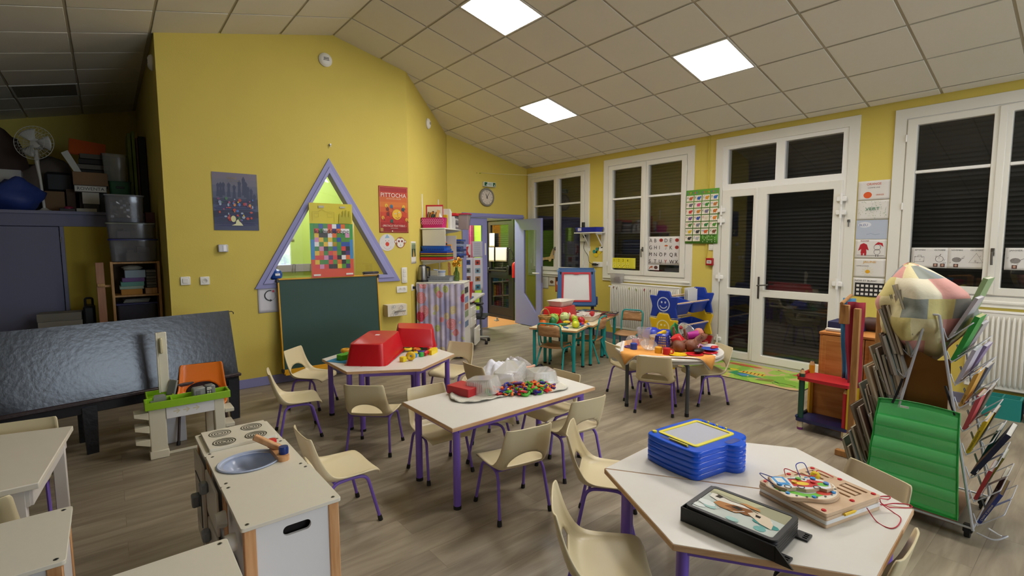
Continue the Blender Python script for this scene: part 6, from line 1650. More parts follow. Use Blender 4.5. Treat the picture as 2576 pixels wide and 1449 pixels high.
for k in range(6):
    z = ZT_+.005+.0102*k
    tt = thing('picture_tray', ('bottom','second','third','fourth','fifth','topmost')[k]+' black picture tray in the holder'+(', showing a painted animal' if k == 5 else ''), 'tray', (1.745, .83, z), 3, group=GTY)
    MB().prism(rrect(-.112, .112, -.168, .155, .022), 0, .0084, [rrect(-.095, .095, -.150, .137, .01)] if k == 5 else []).build('rim', tt, M_bk, bevel=.002)
    if k == 5:
        MB().box(-.097, .097, -.152, .139, .002, .006).build('picture_card', tt, mat('#cfd8d2', .15, coat=.6))
        p = Pr(.0062, .15)   # local: picture lies with its top towards +x
        rr = random.Random(3)
        p.poly('#a9a78c', [(.02,-.15),(.095,-.15),(.095,.137),(.05,.137),(.035,.05)]).poly('#c5c3a0', [(.06,-.03),(.095,-.06),(.095,.137),(.075,.137)])
        for q in range(14): p.ell(rr.choice(['#4f9a98','#7cb6b2','#a9cfca','#e6eceb']), rr.uniform(-.09,.0), rr.uniform(-.14,.13), rr.uniform(.008,.018), rr.uniform(.012,.035), 9)
        p.poly('#e9e4da', [(.02,.12),(.05,.125),(.055,.09),(.045,.05),(.05,.0),(.03,-.04),(.01,-.03),(.0,.02),(.005,.08)]).poly('#b9824f', [(-.015,.09),(.01,.08),(.02,.02),(-.005,-.02),(-.03,.0),(-.03,.06)])
        p.poly('#8a5a36', [(-.01,.05),(.02,.03),(.03,-.03),(.0,-.07),(-.02,-.03)]).poly('#e4d4bd', [(.0,-.03),(.03,-.05),(.02,-.10),(-.02,-.125),(-.05,-.13),(-.04,-.09),(-.02,-.06)])
        p.poly('#c98d58', [(.045,.02),(.06,.0),(.055,-.05),(.04,-.06),(.04,-.02)]).poly('#2e2824', [(.03,.105),(.05,.10),(.045,.08),(.03,.085)]).poly('#2e2824', [(.0,.03),(.018,.015),(.012,-.01),(-.004,.0)]).poly('#2e2824', [(-.005,-.06),(.01,-.055),(.008,-.075),(-.006,-.075)])
        p.line('#5a4632', [(.055,.11),(.04,.05),(.045,.0),(.02,-.06)], .003).line('#f0eee8', [(.0,-.02),(-.03,.01)], .003).line('#3a332c', [(-.05,.06),(.0,-.01)], .0015)
        p.build('printed_picture', tt, None, smooth=0)
# wooden maze boards
GM = 'wooden maze boards in the stack right of the black trays'
M_mdf = wood('#c4a585', '#d6bb9c', (6, 6, 60), .5)
MZ = tr(2.165, .715, 0) @ rot('Z', -15)
def mz(label, z, th_, m, holes=(), name='maze_board', dx=0, dy=0, rz=0):
    t = thing(name, label, 'puzzle board', group=GM, M=tr(0, 0, z) @ MZ @ tr(dx, dy, 0) @ rot('Z', rz))
    MB().prism(rrect(-.163, .163, -.142, .142, .008), 0, th_, holes).build('board', t, m, bevel=.0015); return t
mz('lowest plywood maze board of the stack on the foreground table', ZT_, .013, M_mdf)
mz('white board in the wooden maze stack', ZT_+.0135, .016, mat('#e6e4e2', .5), name='white_board', dx=.002)
mz('plywood maze board with yellow pencil groove, under the top maze board', ZT_+.030, .013, M_mdf, dx=-.004, rz=1)
o = MB().t(rot('Y', 90)).lathe([(0, -.03), (.0055, -.03), (.0055, .025), (.0015, .04), (0, .04)], 8).build('pencil', None, mat('#e3bc22', .4)); o.matrix_world = tr(0, 0, ZT_+.037) @ MZ @ tr(-.04, -.149, 0); tag(o, 'yellow stylus held at the edge of the second maze board', 'stylus')
def slot(pts, w=.010):
    P = [Vector(p_) for p_ in pts]; Lf = []; Rt = []
    for i in range(len(P)):
        d = (P[min(i+1, len(P)-1)]-P[max(i-1, 0)]).normalized(); n_ = Vector((-d.y, d.x))*w/2
        Lf.append(tuple(P[i]+n_)); Rt.append(tuple(P[i]-n_))
    return Lf+Rt[::-1]
def comb(x0, y0, n, w, h, g=.016):
    """a meandering groove outline"""
    pts = []
    for k in range(n): pts += [(x0+g*k, y0 if k % 2 == 0 else y0+h), (x0+g*k, y0+h if k % 2 == 0 else y0)]
    return pts
tp = mz('top plywood maze board with meandering grooves and red dots', ZT_+.0435, .013, M_mdf, [slot([(.04,-.10),(.04,-.02),(.072,-.02),(.072,-.10),(.104,-.10),(.104,-.02),(.136,-.02),(.136,-.105)], .013), slot([(-.06,.05),(-.06,.115),(-.02,.115),(-.02,.07),(.02,.07),(.02,.115),(.06,.115),(.06,.05)], .012), slot([(.09,.04),(.09,.115),(.125,.115),(.125,.04)], .012)])
MB().box(-.155, .155, -.135, .135, 0, .004).build('groove_floor', tp, mat('#8a6b50', .6))
for x, y in ((-.145,.125),(.0,.13),(.145,.125),(.148,-.122),(-.145,-.12),(.02,-.12),(.0,.02),(.15,.01)):
    MB().lathe([(0, .013), (.009, .013), (.008, .0165), (0, .0175)], 14, x, y).build('red_dot', tp, M_red)
# vehicle shaped bead mazes on top
GV = 'painted wooden bead mazes on the maze stack'
def cloud(n, rx, ry, amp, k, ph=0): return [((rx*(1+amp*math.sin(k*2*math.pi*i/n+ph)))*math.cos(2*math.pi*i/n), (ry*(1+amp*math.cos(k*2*math.pi*i/n+ph)))*math.sin(2*math.pi*i/n)) for i in range(n)]
v1 = thing('bead_maze', 'larger wavy edged wooden bead maze with green track print, lower of two', 'toy', group=GV, M=tr(0, 0, ZT_+.057) @ MZ @ tr(-.075, .01, 0) @ rot('Z', -22))
MB().prism(cloud(60, .135, .098, .07, 5), 0, .014).build('board', v1, M_mdf, bevel=.0015)
p = Pr(.0141)
p.poly('#e5dccb', cloud(60, .128, .091, .07, 5)); p.poly('#6cc03a', cloud(40, .11, .075, .1, 4, 1)).poly('#dfe6ea', cloud(40, .08, .05, .1, 4, 1)).ell('#e3c228', -.07, .03, .03, .02).ell('#d2402c', .05, -.05, .03, .018)
for k in range(20): p.ell('#2a2a2c', .117*math.cos(R(18*k)), .082*math.sin(R(18*k)), .005, .005, 6)
p.build('printed_track', v1, None, smooth=0)
for a in (10, 60, 115, 170, 215, 265, 320): MB().lathe([(0, .014), (.008, .014), (.0075, .019), (0, .021)], 12, .112*math.cos(R(a)), .08*math.sin(R(a))).build('blue_dot', v1, mat('#2f8fd8', .3))
v2 = thing('bead_maze', 'smaller red and blue engine shaped bead maze, upper of two', 'toy', group=GV, M=tr(0, 0, ZT_+.0715) @ MZ @ tr(-.075, .018, 0) @ rot('Z', -28))
eng = [(-.115,.0),(-.11,.05),(-.06,.06),(-.05,.045),(-.02,.05),(.0,.06),(.03,.045),(.06,.05),(.10,.03),(.115,.0),(.10,-.04),(.07,-.05),(.05,-.035),(.02,-.05),(-.01,-.055),(-.04,-.04),(-.08,-.05),(-.105,-.035)]
MB().prism(eng, 0, .013).build('board', v2, M_mdf, bevel=.001)
p = Pr(.0131); p.poly('#dfe4e8', [(x*.94, y*.9) for x, y in eng])
p.rect('#3a93d0', -.10, -.05, -.02, .05).rect('#e3e3df', -.09, -.06, .0, .04).poly('#c92f2a', [(-.045,-.03),(.02,-.035),(.05,-.02),(.09,-.025),(.10,.01),(.05,.03),(-.04,.03)]).ell('#e6c52a', .0, -.005, .025, .015).ell('#6fbf45', .075, -.01, .02, .016).ell('#f1f1ee', .02, .028, .012, .012).ell('#1c1c20', .022, .028, .005, .005, 8).rect('#2b2b2e', -.04, .03, .03, .036)
for x in (-.07, -.02, .04): p.ring('#23252a', x, -.035, .012, .004, 14)
p.build('printed_engine', v2, None, smooth=0)
for k, (x, y, c) in enumerate(((-.03, .0, '#e3b52a'), (.045, .005, '#c8282a'), (.09, -.005, '#3a78c8'), (.0, .03, '#5fae3c'), (-.095, -.02, '#2f8fd8'), (.06, .035, '#2f8fd8'))): MB().lathe([(0, .013), (.010, .013), (.010, .02), (0, .024)], 12, x, y).build('sliding_bead', v2, mat(c, .3))
yb = MB().m(mat('#e3c427', .3)).lathe([(0, 0), (.016, 0), (.019, .012), (.012, .022), (0, .024)], 16).build('yellow_bead', None); yb.matrix_world = tr(0, 0, ZT_+.057) @ MZ @ tr(.075, .065, 0); tag(yb, 'round yellow magnet bead on the top maze board', 'bead')
def string(label, pts, c, r=.0018, name='string'):
    P = catmull([tuple(p_) for p_ in pts], 8)
    o = MB().tube([Vector(q)-Vector(pts[0]) for q in P], r, 6).build(name, None, mat(c, .7), smooth=180); o.location = pts[0]; return tag(o, label, 'string')
zt = ZT_+.0025
def mw(x, y, z): return tuple(tr(0, 0, 0) @ MZ @ Vector((x, y, z)))
string('red string hanging down from the front edge of the maze boards', [mw(.06,-.15,ZT_+.035), mw(.055,-.19,zt), mw(.05,-.235,zt), mw(.09,-.24,zt), mw(.16,-.215,zt), mw(.18,-.18,zt), mw(.15,-.155,ZT_+.03), mw(.145,-.147,ZT_+.05)], '#b81d33')
string('red string loop at the upper right of the maze boards', [mw(.165,-.09,ZT_+.05), mw(.20,-.10,zt+.02), mw(.27,-.11,zt), mw(.30,-.10,zt), mw(.27,-.085,zt), mw(.2,-.08,zt), mw(.165,-.08,ZT_+.045)], '#b81d33')
string('red string loop hanging toward the right table corner', [mw(.165,-.13,ZT_+.03), mw(.21,-.15,zt), mw(.28,-.185,zt), mw(.30,-.17,zt), mw(.26,-.14,zt), mw(.2,-.125,zt), mw(.165,-.12,ZT_+.035)], '#b81d33')
string('red string arching over the top maze board', [mw(-.02,.13,ZT_+.058), mw(-.05,.11,ZT_+.10), mw(-.02,.06,ZT_+.09), mw(.05,.05,ZT_+.075), mw(.10,.07,ZT_+.08), mw(.14,.03,ZT_+.06)], '#c22034')
string('dark blue string loop at the left of the bead mazes', [mw(-.17,.06,ZT_+.075), mw(-.20,.09,ZT_+.10), mw(-.18,.125,ZT_+.10), mw(-.14,.10,ZT_+.086)], '#26317f')
string('blue string loop standing on the bead mazes', [mw(-.04,.05,ZT_+.088), mw(-.02,.085,ZT_+.12), mw(.015,.075,ZT_+.125), mw(.01,.045,ZT_+.088)], '#3548a8')
# ------------------------------------------------------------------ heap on the round table
ZR = .532
# printed cloth lying over the top, two corners hanging
P = []
n = 28
for i in range(n+1):
    row = []
    for j in range(n+1):
        u = -1+2*i/n; v = -1+2*j/n
        x = u*.43; y = v*.43
        c_, s_ = math.cos(R(36)), math.sin(R(36)); X = x*c_-y*s_; Y = x*s_+y*c_
        d = math.hypot(X, Y); z = .002+.003*math.sin(u*9+v*5)
        if d > .515:
            k = .515+(d-.515)*.25; z -= (d-.515)*1.15; X *= k/d; Y *= k/d
        row.append((X, Y, max(z, -.22)+ (0.003 if d < .5 else 0)))
    P.append(row)
o = MB().grid(P).build('printed_cloth', None, mat('#e3a04e', .85, var=.18, vscale=14), smooth=180, solid=.003); o.location = (4.235, 2.80, ZR+.002); tag(o, 'orange printed cloth with white hem spread on the round table', 'cloth')
hem = MB()
for a, b in (((0, 0), (0, n)), ((0, n), (n, n)), ((n, n), (n, 0)), ((n, 0), (0, 0))):
    L = [P[round(a[0]+(b[0]-a[0])*k/n)][round(a[1]+(b[1]-a[1])*k/n)] for k in range(n+1)]
    I_ = [tuple(Vector(q)*.93+Vector((0, 0, q[2]*.07+.003))) for q in L]
    hem.grid([[tuple(Vector(p_)+Vector((0, 0, .002))) for p_ in L], I_])
hem.build('white_hem', o, mat('#e2dfdc', .9), smooth=180, solid=.003)
p = Pr(.009); rr = random.Random(4)
for k in range(70):
    a = rr.uniform(0, 6.28); q = rr.uniform(.1, .42); p.line(rr.choice(['#c9442c','#e8d0a0','#d86a2c']), [(q*math.cos(a), q*math.sin(a)), ((q+.02)*math.cos(a+.06), (q+.02)*math.sin(a+.06))], .006)
p.build('printed_strokes', o, None, smooth=0)
def lath(name, label, prof, x, y, z, m, cat='toy dish', tilt=(0, 0), n=24, group=None, extra=None, rz=0):
    mb = MB().m(m).lathe(prof, n)
    if extra: extra(mb)
    o = mb.build(name, None); o.matrix_world = tr(x, y, z) @ rot('Z', rz) @ rot('X', tilt[0]) @ rot('Y', tilt[1]); return tag(o, label, cat, group)
CUP = [(0, 0), (.03, 0), (.034, .004), (.034, .06), (.032, .062), (.030, .06), (.029, .006), (0, .006)]
CUP_I = [(r_, .062-z_) for r_, z_ in CUP][::-1]
DISH = [(0, 0), (.045, 0), (.075, .008), (.080, .011), (.078, .013), (.045, .004), (0, .004)]
GPL = 'toy plates at the front rim of the round table'
lath('toy_cup', 'blue upturned toy cup at the left of the round table', CUP_I, 3.935, 2.96, ZR+.006, mat('#1a3fa8', .3), 'toy cup')
lath('toy_cup', 'yellow upturned toy cup at the front of the round table', CUP_I, 3.965, 2.70, ZR+.006, mat('#e6a81c', .35), 'toy cup')
lath('toy_cup', 'red upturned toy cup with handle next to the yellow cup', CUP_I, 3.985, 2.625, ZR+.006, M_red, 'toy cup', extra=lambda mb: mb.tube(bend([(.03, 0, .05), (.06, 0, .05), (.06, 0, .012), (.033, 0, .012)], .015, 4), .006, 6), rz=-50)
lath('toy_plate', 'yellow toy plate at the front rim of the round table', DISH, 4.03, 2.535, ZR+.006, mat('#e9c21a', .35), 'toy plate', group=GPL)
lath('toy_plate', 'red toy plate right of the yellow one on the round table', DISH, 4.16, 2.445, ZR+.006, mat('#d0202a', .35), 'toy plate', group=GPL)
lath('toy_plate', 'red toy plate at the far right front of the round table', DISH, 4.33, 2.40, ZR+.006, mat('#c81f2c', .35), 'toy plate', group=GPL)
lath('toy_plate', 'blue toy plate on the right rim of the round table', DISH, 4.42, 2.44, ZR+.02, mat('#1d4bb4', .35), 'toy plate', group=GPL)
lath('toy_plate', 'white toy plate under the doll foot at right', DISH, 4.60, 2.55, ZR+.01, mat('#e4dedc', .35), 'toy plate', group=GPL)
M_clr = clear('#e2ddda', .28, .1, 1.45)
lath('clear_bowl', 'tilted translucent plastic bowl lying at the front left of the heap', [(0, 0), (.03, .002), (.06, .025), (.08, .055), (.078, .056), (.057, .028), (.03, .006), (0, .004)], 4.03, 2.86, ZR+.016, M_clr, tilt=(24, -20))
lath('clear_bottle', 'round translucent bottle lying at the left of the heap', [(0, -.05), (.035, -.045), (.055, -.02), (.058, .02), (.045, .05), (.02, .065), (.018, .085), (0, .086)], 4.03, 3.06, ZR+.062, M_clr, tilt=(75, 20))
lath('pink_cup', 'pink and white toy cup behind the translucent bottle', CUP, 4.12, 3.08, ZR+.006, mat('#d64f86', .35), 'toy cup', rz=30)
o = inv_tub('clear_jug', 'upright translucent square jug at the left back of the heap', 'jug', 4.22, 3.04, ZR+.006, .07, .065, .165, 30, clear('#dcd9e2', .25, .1, 1.45), .8, .006); o.matrix_world = tr(4.22, 3.05, ZR+.006) @ rot('Z', 30)
lath('ring_toy', 'purple and white ring rattle lying on the cloth at left', [(.025, 0), (.045, .004), (.05, .014), (.04, .022), (.027, .018), (.025, 0)], 3.955, 3.03, ZR+.005, mat('#5a2f6e', .4), 'toy')
COLND = [(0, 0), (.05, .003), (.085, .03), (.10, .075), (.108, .078), (.105, .081), (.096, .078), (.08, .032), (.05, .008), (0, .006)]
for k, (x, y, lab) in enumerate(((4.52, 3.17, 'blue colander upside down, left one at the back of the heap'), (4.62, 3.05, 'blue colander upside down, right one at the back of the heap'))):
    lath('toy_colander', lab, COLND, x, y, ZR+.125-.01*k, mat('#1f35b4', .35), 'toy colander', tilt=(180, 8-14*k))
bx('yellow_case', 'long yellow plastic toy bar lying across the heap', 'toy', 4.32, 4.52, 2.955, 2.995, ZR+.09, ZR+.125, mat('#e8bb14', .35), .006, rz=16)
lath('translucent_dish', 'cream translucent dish under the yellow bar', COLND, 4.36, 2.96, ZR+.006, clear('#e4d4b4', .5, .2, 1.4), rz=0)
lath('green_bowl', 'green toy bowl on its side at the back of the heap', COLND, 4.60, 2.97, ZR+.07, mat('#1d8f4a', .35), tilt=(60, 20))
lath('clear_dish', 'clear dish beside the green bowl', COLND, 4.66, 2.88, ZR+.07, M_clr, tilt=(50, -10))
t = thing('toy_basket', 'blue lattice toy basket upside down in the middle of the heap', 'basket', M=tr(4.215, 2.83, ZR+.006) @ rot('Z', 20))
lattice = MB()
a, b, h, q = .085, .065, .125, .75
for sx in (-1, 1):
    for k in range(7):
        y = -b+2*b*k/6; lattice.tube([(sx*a, y, 0), (sx*a*q, y*q, h)], .0022, 4)
for sy in (-1, 1):
    for k in range(9):
        x = -a+2*a*k/8; lattice.tube([(x, sy*b, 0), (x*q, sy*b*q, h)], .0022, 4)
for j in range(6):
    s_ = 1-(1-q)*j/5; z = h*j/5; lattice.tube([(a*s_, b*s_, z), (-a*s_, b*s_, z), (-a*s_, -b*s_, z), (a*s_, -b*s_, z)], .0025, 4, closed=True)
lattice.build('lattice_wall', t, mat('#2434a8', .4))
MB().prism(rrect(-a*q, a*q, -b*q, b*q, .01), h-.004, h+.002, [rrect(-a*q+.012+.05*i, -a*q+.03+.05*i, -.03, -.012, .003) for i in range(2)]+[rrect(-a*q+.012+.05*i, -a*q+.03+.05*i, .012, .03, .003) for i in range(2)]).build('base', t, mat('#2638b0', .4)); MB().prism([(-.02,-.03),(.02,-.03),(.025,.0),(-.02,.0)], h+.002, h+.003).build('paper_label', t, mat('#dad8dc', .6))
lath('toy_pot', 'red plastic toy pot tipped over behind the brown doll heads', [(0, 0), (.045, 0), (.05, .005), (.062, .075), (.066, .077), (.06, .078), (.047, .008), (0, .007)], 4.27, 2.72, ZR+.13, mat('#d4222a', .3), tilt=(160, 25))
lath('toy_jug', 'magenta toy jug lying right of the red pot', [(0, 0), (.035, 0), (.04, .01), (.048, .10), (.044, .101), (.036, .008), (0, .008)], 4.36, 2.64, ZR+.13, mat('#b0218e', .35), 'toy jug', tilt=(80, 40), extra=lambda mb: mb.box(.03, .045, -.008, .008, .02, .12, .004))
lath('toy_saucepan', 'shiny silver toy saucepan upside down at the right of the heap', [(0, .0), (.06, .0), (.085, .012), (.09, .035), (.095, .06), (.1, .062), (.095, .064), (.0, .05)], 4.60, 2.78, ZR+.115, mat('#9aa0a4', .15, metal=1), 'toy pan', tilt=(168, 6))
lath('dish', 'red shallow dish under the silver saucepan', DISH, 4.62, 2.66, ZR+.06, mat('#b01c26', .4), tilt=(10, 25))
lath('pink_ball', 'pink rounded doll head shape behind the saucepan', [(0, -.05), (.03, -.042), (.048, -.015), (.048, .015), (.03, .042), (0, .05)], 4.66, 2.70, ZR+.12, mat('#d88a72', .5), 'toy')
wh = MB(); rr = random.Random(6)
for k in range(60):
    a = rr.uniform(0, 6.28); q = rr.uniform(.005, .04); wh.tube([(0, 0, 0), (q*.6*math.cos(a), q*.6*math.sin(a), .05), (q*1.3*math.cos(a), q*1.3*math.sin(a), rr.uniform(.07, .10))], .0028, 4)
o = wh.build('tuft_brush', None, mat('#d9d2ac', .8)); o.location = (4.72, 2.92, ZR+.08); tag(o, 'tuft of cream yarn hair standing up at the back of the heap', 'doll hair')
lath('bottle_top', 'small red bottle top beside the cream yarn tuft', [(0, 0), (.022, 0), (.026, .02), (.015, .034), (0, .036)], 4.64, 2.90, ZR+.135, mat('#a51f24', .4), 'toy')
# brown dolls: head, trunk, bent limbs, each one continuous body
GDL = 'brown skinned baby dolls in the heap'
def doll(label, M, s=1, legs=True):
    ch = [([(0, .035, .0), (0, .16, -.005)], [.042, .05])]
    for sx in (-1, 1):
        ch.append(([(sx*.04, .065, .0), (sx*.085, .10, .01), (sx*.075, .155, .025)], [.02, .018, .013]))
        ch.append(([(sx*.075, .155, .025), (sx*.07, .175, .03)], [.015, .012]))
        ch.append(([(sx*.025, .17, .0), (sx*.06, .245, .03), (sx*.05, .32, -.005)], [.03, .025, .017]))
        ch.append(([(sx*.05, .32, -.005), (sx*.055, .335, .03)], [.018, .012]))
    bl = [((0, -.03, .0), (.058, .064, .058)), ((0, -.03, .052), (.010, .010, .012)), ((-.058, -.025, 0), (.008, .016, .012)), ((.058, -.025, 0), (.008, .016, .012)), ((0, -.005, .035), (.03, .022, .022))]
    o = figure('baby_doll', label, 'doll', M @ Matrix.Scale(s, 4), ch, bl, M_brown, .0055, GDL)
    ey = MB().m(mat('#ece6e0', .2))
    for sx in (-1, 1): ey.sph((sx*.022, -.036, .047), .008, 10, 7)
    ey.m(mat('#1b1210', .2))
    for sx in (-1, 1): ey.sph((sx*.022, -.037, .0525), .0042, 8, 6)
    ey.build('eyes', o, None)
    MB().m(mat('#8a3f3c', .4)).sph((0, -.008, .053), (.012, .004, .005), 10, 6).build('mouth', o)
    return o
doll('brown baby doll lying face down with its bald head toward the viewer, left one', tr(4.185, 2.625, ZR+.058) @ rot('Z', -50) @ rot('Y', 150), .98)
doll('brown baby doll lying on its side with bent legs, right one of the heap', tr(4.29, 2.55, ZR+.065) @ rot('Z', -74) @ rot('Y', 110), 1.05)
figure('small_doll', 'brown doll arms reaching up behind the red pot', 'doll', tr(4.46, 2.83, ZR+.05), [([(0, 0, 0), (-.01, .02, .07), (-.005, .03, .12)], [.018, .016, .012]), ([(.06, -.06, 0), (.07, -.06, .06), (.065, -.05, .10)], [.018, .016, .013])] + [([(0, 0, 0), (.06, -.06, 0)], [.02, .02])], [((-.005, .03, .125), (.014, .012, .016)), ((.065, -.05, .105), (.014, .013, .016))], M_brown, .005)
o = MB().m(M_black).t(Matrix.Diagonal((1.5, 1, .8, 1))).sph((0, 0, .022), (.045, .04, .026)).build('black_shoe', None); o.location = (4.235, 2.445, ZR+.019); tag(o, 'black rounded toy shoe on the red plates', 'shoe')
lump('red_shoe', 'red doll shoe at the right edge of the heap', 'shoe', (4.50, 2.44, ZR+.012), (.05, .03, .022), mat('#c02028', .4), 3)
o = MB().tube(bend([(-.06, 0, .03), (0, .02, .06), (.05, 0, .02)], .03, 5), .010, 8).build('pink_handle', None, mat('#d99ab8', .4)); o.location = (4.40, 2.52, ZR+.006); tag(o, 'pink curved toy handle between the doll and the red shoe', 'toy')  # pink curved handle among the toys
# ------------------------------------------------------------------ toy fruit and vegetables
def fr_(s, t_): q = Vector((4.283, 4.053))+ax*s+bx_*t_; return q.x, q.y
bx_ = Vector((-.407, .913))
ZF = HT
t = thing('wicker_basket', 'small wicker basket with hooped handle at the left of the toy fruit', 'basket', (4.28, 4.60, ZF))
wk = MB()
for j in range(9):
    z = .012+.0125*j; r_ = .062+.014*(j/8)**1.5 if j < 7 else .078
    wk.tube([(r_*(1+.03*math.sin(9*a_+j*math.pi))*math.cos(a_), r_*(1+.03*math.sin(9*a_+j*math.pi))*math.sin(a_), z) for a_ in [2*math.pi*k/36 for k in range(36)]], .0068, 6, closed=True)
wk.lathe([(0, .002), (.06, .002), (.06, .008), (0, .008)], 24).build('woven_body', t, wood('#8f7038', '#b8934e', (20, 20, 20)))
MB().tube(bend([(-.078, 0, .11), (-.065, 0, .185), (0, 0, .225), (.065, 0, .185), (.078, 0, .11)], .05, 5), .007, 8).tube([(.08*math.cos(R(k*15)), .08*math.sin(R(k*15)), .12) for k in range(24)], .009, 6, closed=True).build('handle', t, wood('#a5823f', '#c8a45e', (20, 20, 20)))
x, y = fr_(.66, .47)
inv_tub('red_tub', 'upturned red plastic tub at the back of the toy fruit table', 'tub', x, y, ZF+.002, .26, .16, .20, 20, M_rtub, .86, .012, group=None)
x, y = fr_(.70, .47)
t = tub('white_tray', 'white plastic tray sitting on the upturned red tub', 'tray', x-.17, x+.17, y-.12, y+.12, ZF+.204, ZF+.278, mat('#e3ddd4', .4), .012, None, .84); t.rotation_euler = (0, 0, R(14))
x, y = fr_(.92, .17)
t = tub('white_tray', 'white plastic tray with toy pieces, right of the toy fruit', 'tray', x-.20, x+.20, y-.14, y+.14, ZF+.002, ZF+.075, mat('#e0dad0', .4), .012, None, .88); t.rotation_euler = (0, 0, R(24)); t2 = t
for k, (dx, dy, c, r_) in enumerate(((-.10, .02, '#8f8780', .035), (-.03, .05, '#6a4a3a', .03), (.02, .0, '#b4aca4', .04), (-.06, -.04, '#c9c2b8', .03), (.06, .06, '#8a4a44', .03))):
    lump('toy_piece', ['grey','brown','pale grey','cream','dull red'][k]+' toy piece in the white tray right of the fruit', 'toy', (x+dx, y+dy, ZF+.008), (r_, r_*.8, r_*.9), mat(c, .6), k+2, .2, group='toy pieces in the white tray')
o = MB().m(mat('#b5222a', .4)).t(rot('Y', 90)).lathe([(0, -.06), (.03, -.06), (.034, -.05), (.034, .05), (.03, .06), (0, .06)], 18).build('red_tin', None); o.location = (x+.10, y+.01, ZF+.062); o.rotation_euler = (0, R(-12), R(30)); tag(o, 'red toy tin lying in the white tray', 'toy tin')
GFR = 'plastic fruit and vegetables on the teal legged table'
def fruit(name, label, c, s, t_, z, r, tilt=0, stem=None, n=16):
    px_, py_ = fr_(s, t_)
    mb = MB().m(mat(c, .35, var=.08, vscale=12)); r3 = r if hasattr(r, '__len__') else (r, r, r)
    mb.t(rot('X', tilt)).sph((0, 0, 0), r3, n, 10)
    if stem: mb.m(mat(stem, .6)).tube([(0, 0, r3[2]*.85), (.004, 0, r3[2]*1.2)], .003, 5)
    o = mb.build(name, None, smooth=180); o.location = (px_, py_, ZF+z+r3[2]); tag(o, label, 'toy food', GFR); return o
def cabbage(name, label, s, t_, r, c1, c2, z=0):
    px_, py_ = fr_(s, t_); t = thing(name, label, 'toy food', (px_, py_, ZF+z+r), group=GFR)
    MB().sph((0, 0, 0), r*.93, 16, 10).build('heart', t, mat(c1, .5))
    rr = random.Random(int(s*100))
    lf = None
    for k in range(9):
        M = rot('Z', 40*k+rr.uniform(-9, 9)) @ rot('Y', rr.uniform(-30, 40))
        if lf is None:
            G_ = [[(r*1.02*math.cos(u)*math.cos(v), r*1.02*math.cos(u)*math.sin(v), r*1.02*math.sin(u)*(1+.04*math.sin(v*14))) for v in [-.55+1.1*j/6 for j in range(7)]] for u in [-.7+1.7*i/6 for i in range(7)]]
            lf = MB().grid(G_).build('leaf', t, mat(c2, .5, var=.15, vscale=30), M, smooth=180, solid=.002)
        else: copy1(lf, M, t)
cabbage('lettuce', 'pale green toy lettuce at the back of the fruit heap', .34, .43, .066, '#a9c76a', '#8fb548', .01)
cabbage('cabbage', 'white-green toy cabbage in the middle of the fruit heap', .46, .33, .066, '#dfe0b4', '#c5d08c', .02)
fruit('orange', 'orange toy orange behind the green pepper at left', '#e0701c', .16, .50, .0, .045)
fruit('bell_pepper', 'dark green toy pepper in front of the lettuce', '#1d6a35', .24, .40, .0, (.052, .05, .055), stem='#2c5a22')
o = fruit('cucumber', 'dark green toy courgette lying in front of the fruit heap', '#22663a', .27, .28, .0, (.02, .075, .02)); o.rotation_euler = (0, 0, R(60))
fruit('tomato', 'red toy tomato behind the orange at left', '#c02a20', .30, .55, .02, .042, stem='#2f6a2a')
px_, py_ = fr_(.34, .25)
bn = MB().m(mat('#e6c226', .4)).tube([(.06*math.cos(R(a)), .06*math.sin(R(a)), .02) for a in range(20, 165, 18)], [.006, .014, .018, .019, .019, .018, .015, .009, .005][:len(range(20, 165, 18))], 8).build('banana', None, smooth=60); bn.location = (px_, py_-.03, ZF+.02); tag(bn, 'yellow toy banana in front of the cabbage', 'toy food', GFR)
fruit('green_apple', 'yellow-green toy apple, front one beside the yellow pepper', '#9bbf22', .42, .16, .0, (.042, .042, .038), stem='#5a4a20')
fruit('pear', 'yellow-green toy pear behind the front green apple', '#a9bd2a', .50, .20, .02, (.04, .04, .045), stem='#5a4a20')
o = fruit('bell_pepper', 'lime yellow ribbed toy pepper at the front of the fruit heap', '#cfd626', .20, .08, .0, (.052, .045, .045), stem='#6a8a2a')
fruit('red_apple', 'shiny red toy apple at the right front of the fruit', '#b81a24', .545, .13, .0, (.05, .05, .045), stem='#4a3a20')
fruit('orange', 'orange toy mandarin right of the red apple', '#e8801c', .64, .17, .0, .038)
fruit('lemon', 'yellow toy lemon on top at the back right', '#e6d226', .72, .40, .07, (.045, .037, .037))
fruit('onion', 'white toy onion with purple blush near the top of the heap', '#dccdc4', .64, .35, .055, (.042, .042, .04))
fruit('egg', 'white toy egg beside the cabbage', '#e6e2da', .57, .36, .04, (.03, .03, .038), 40)
fruit('peach', 'peach coloured toy peach behind the red apple', '#d89a6a', .60, .26, .03, .04)
fruit('egg', 'brown toy egg in front of the wicker basket', '#b8714a', .10, .36, .0, (.028, .034, .028))
fruit('fig', 'dark purple toy aubergine in the shade of the cabbage', '#3a3038', .42, .27, .0, (.035, .05, .033))
fruit('pear', 'dull yellow toy pear at the back of the heap', '#c9b83a', .62, .45, .05, (.038, .038, .045))
x, y = fr_(.45, .42); bx('orange_pack', 'orange flat toy carton on the fruit heap under the tub', 'toy food', x-.08, x+.08, y-.03, y+.03, ZF+.11, ZF+.13, mat('#d98a2a', .4), .005, rz=30)
x, y = fr_(.62, .09); o = MB().m(mat('#e3ab1c', .4)).prism(rrect(-.025, .025, -.02, .02, .004), 0, .035).m(M_black).box(-.003, .003, -.0205, -.02, .02, .026).build('yellow_block', None); o.location = (x, y, ZF); tag(o, 'yellow spotted toy block right of the red apple', 'toy')
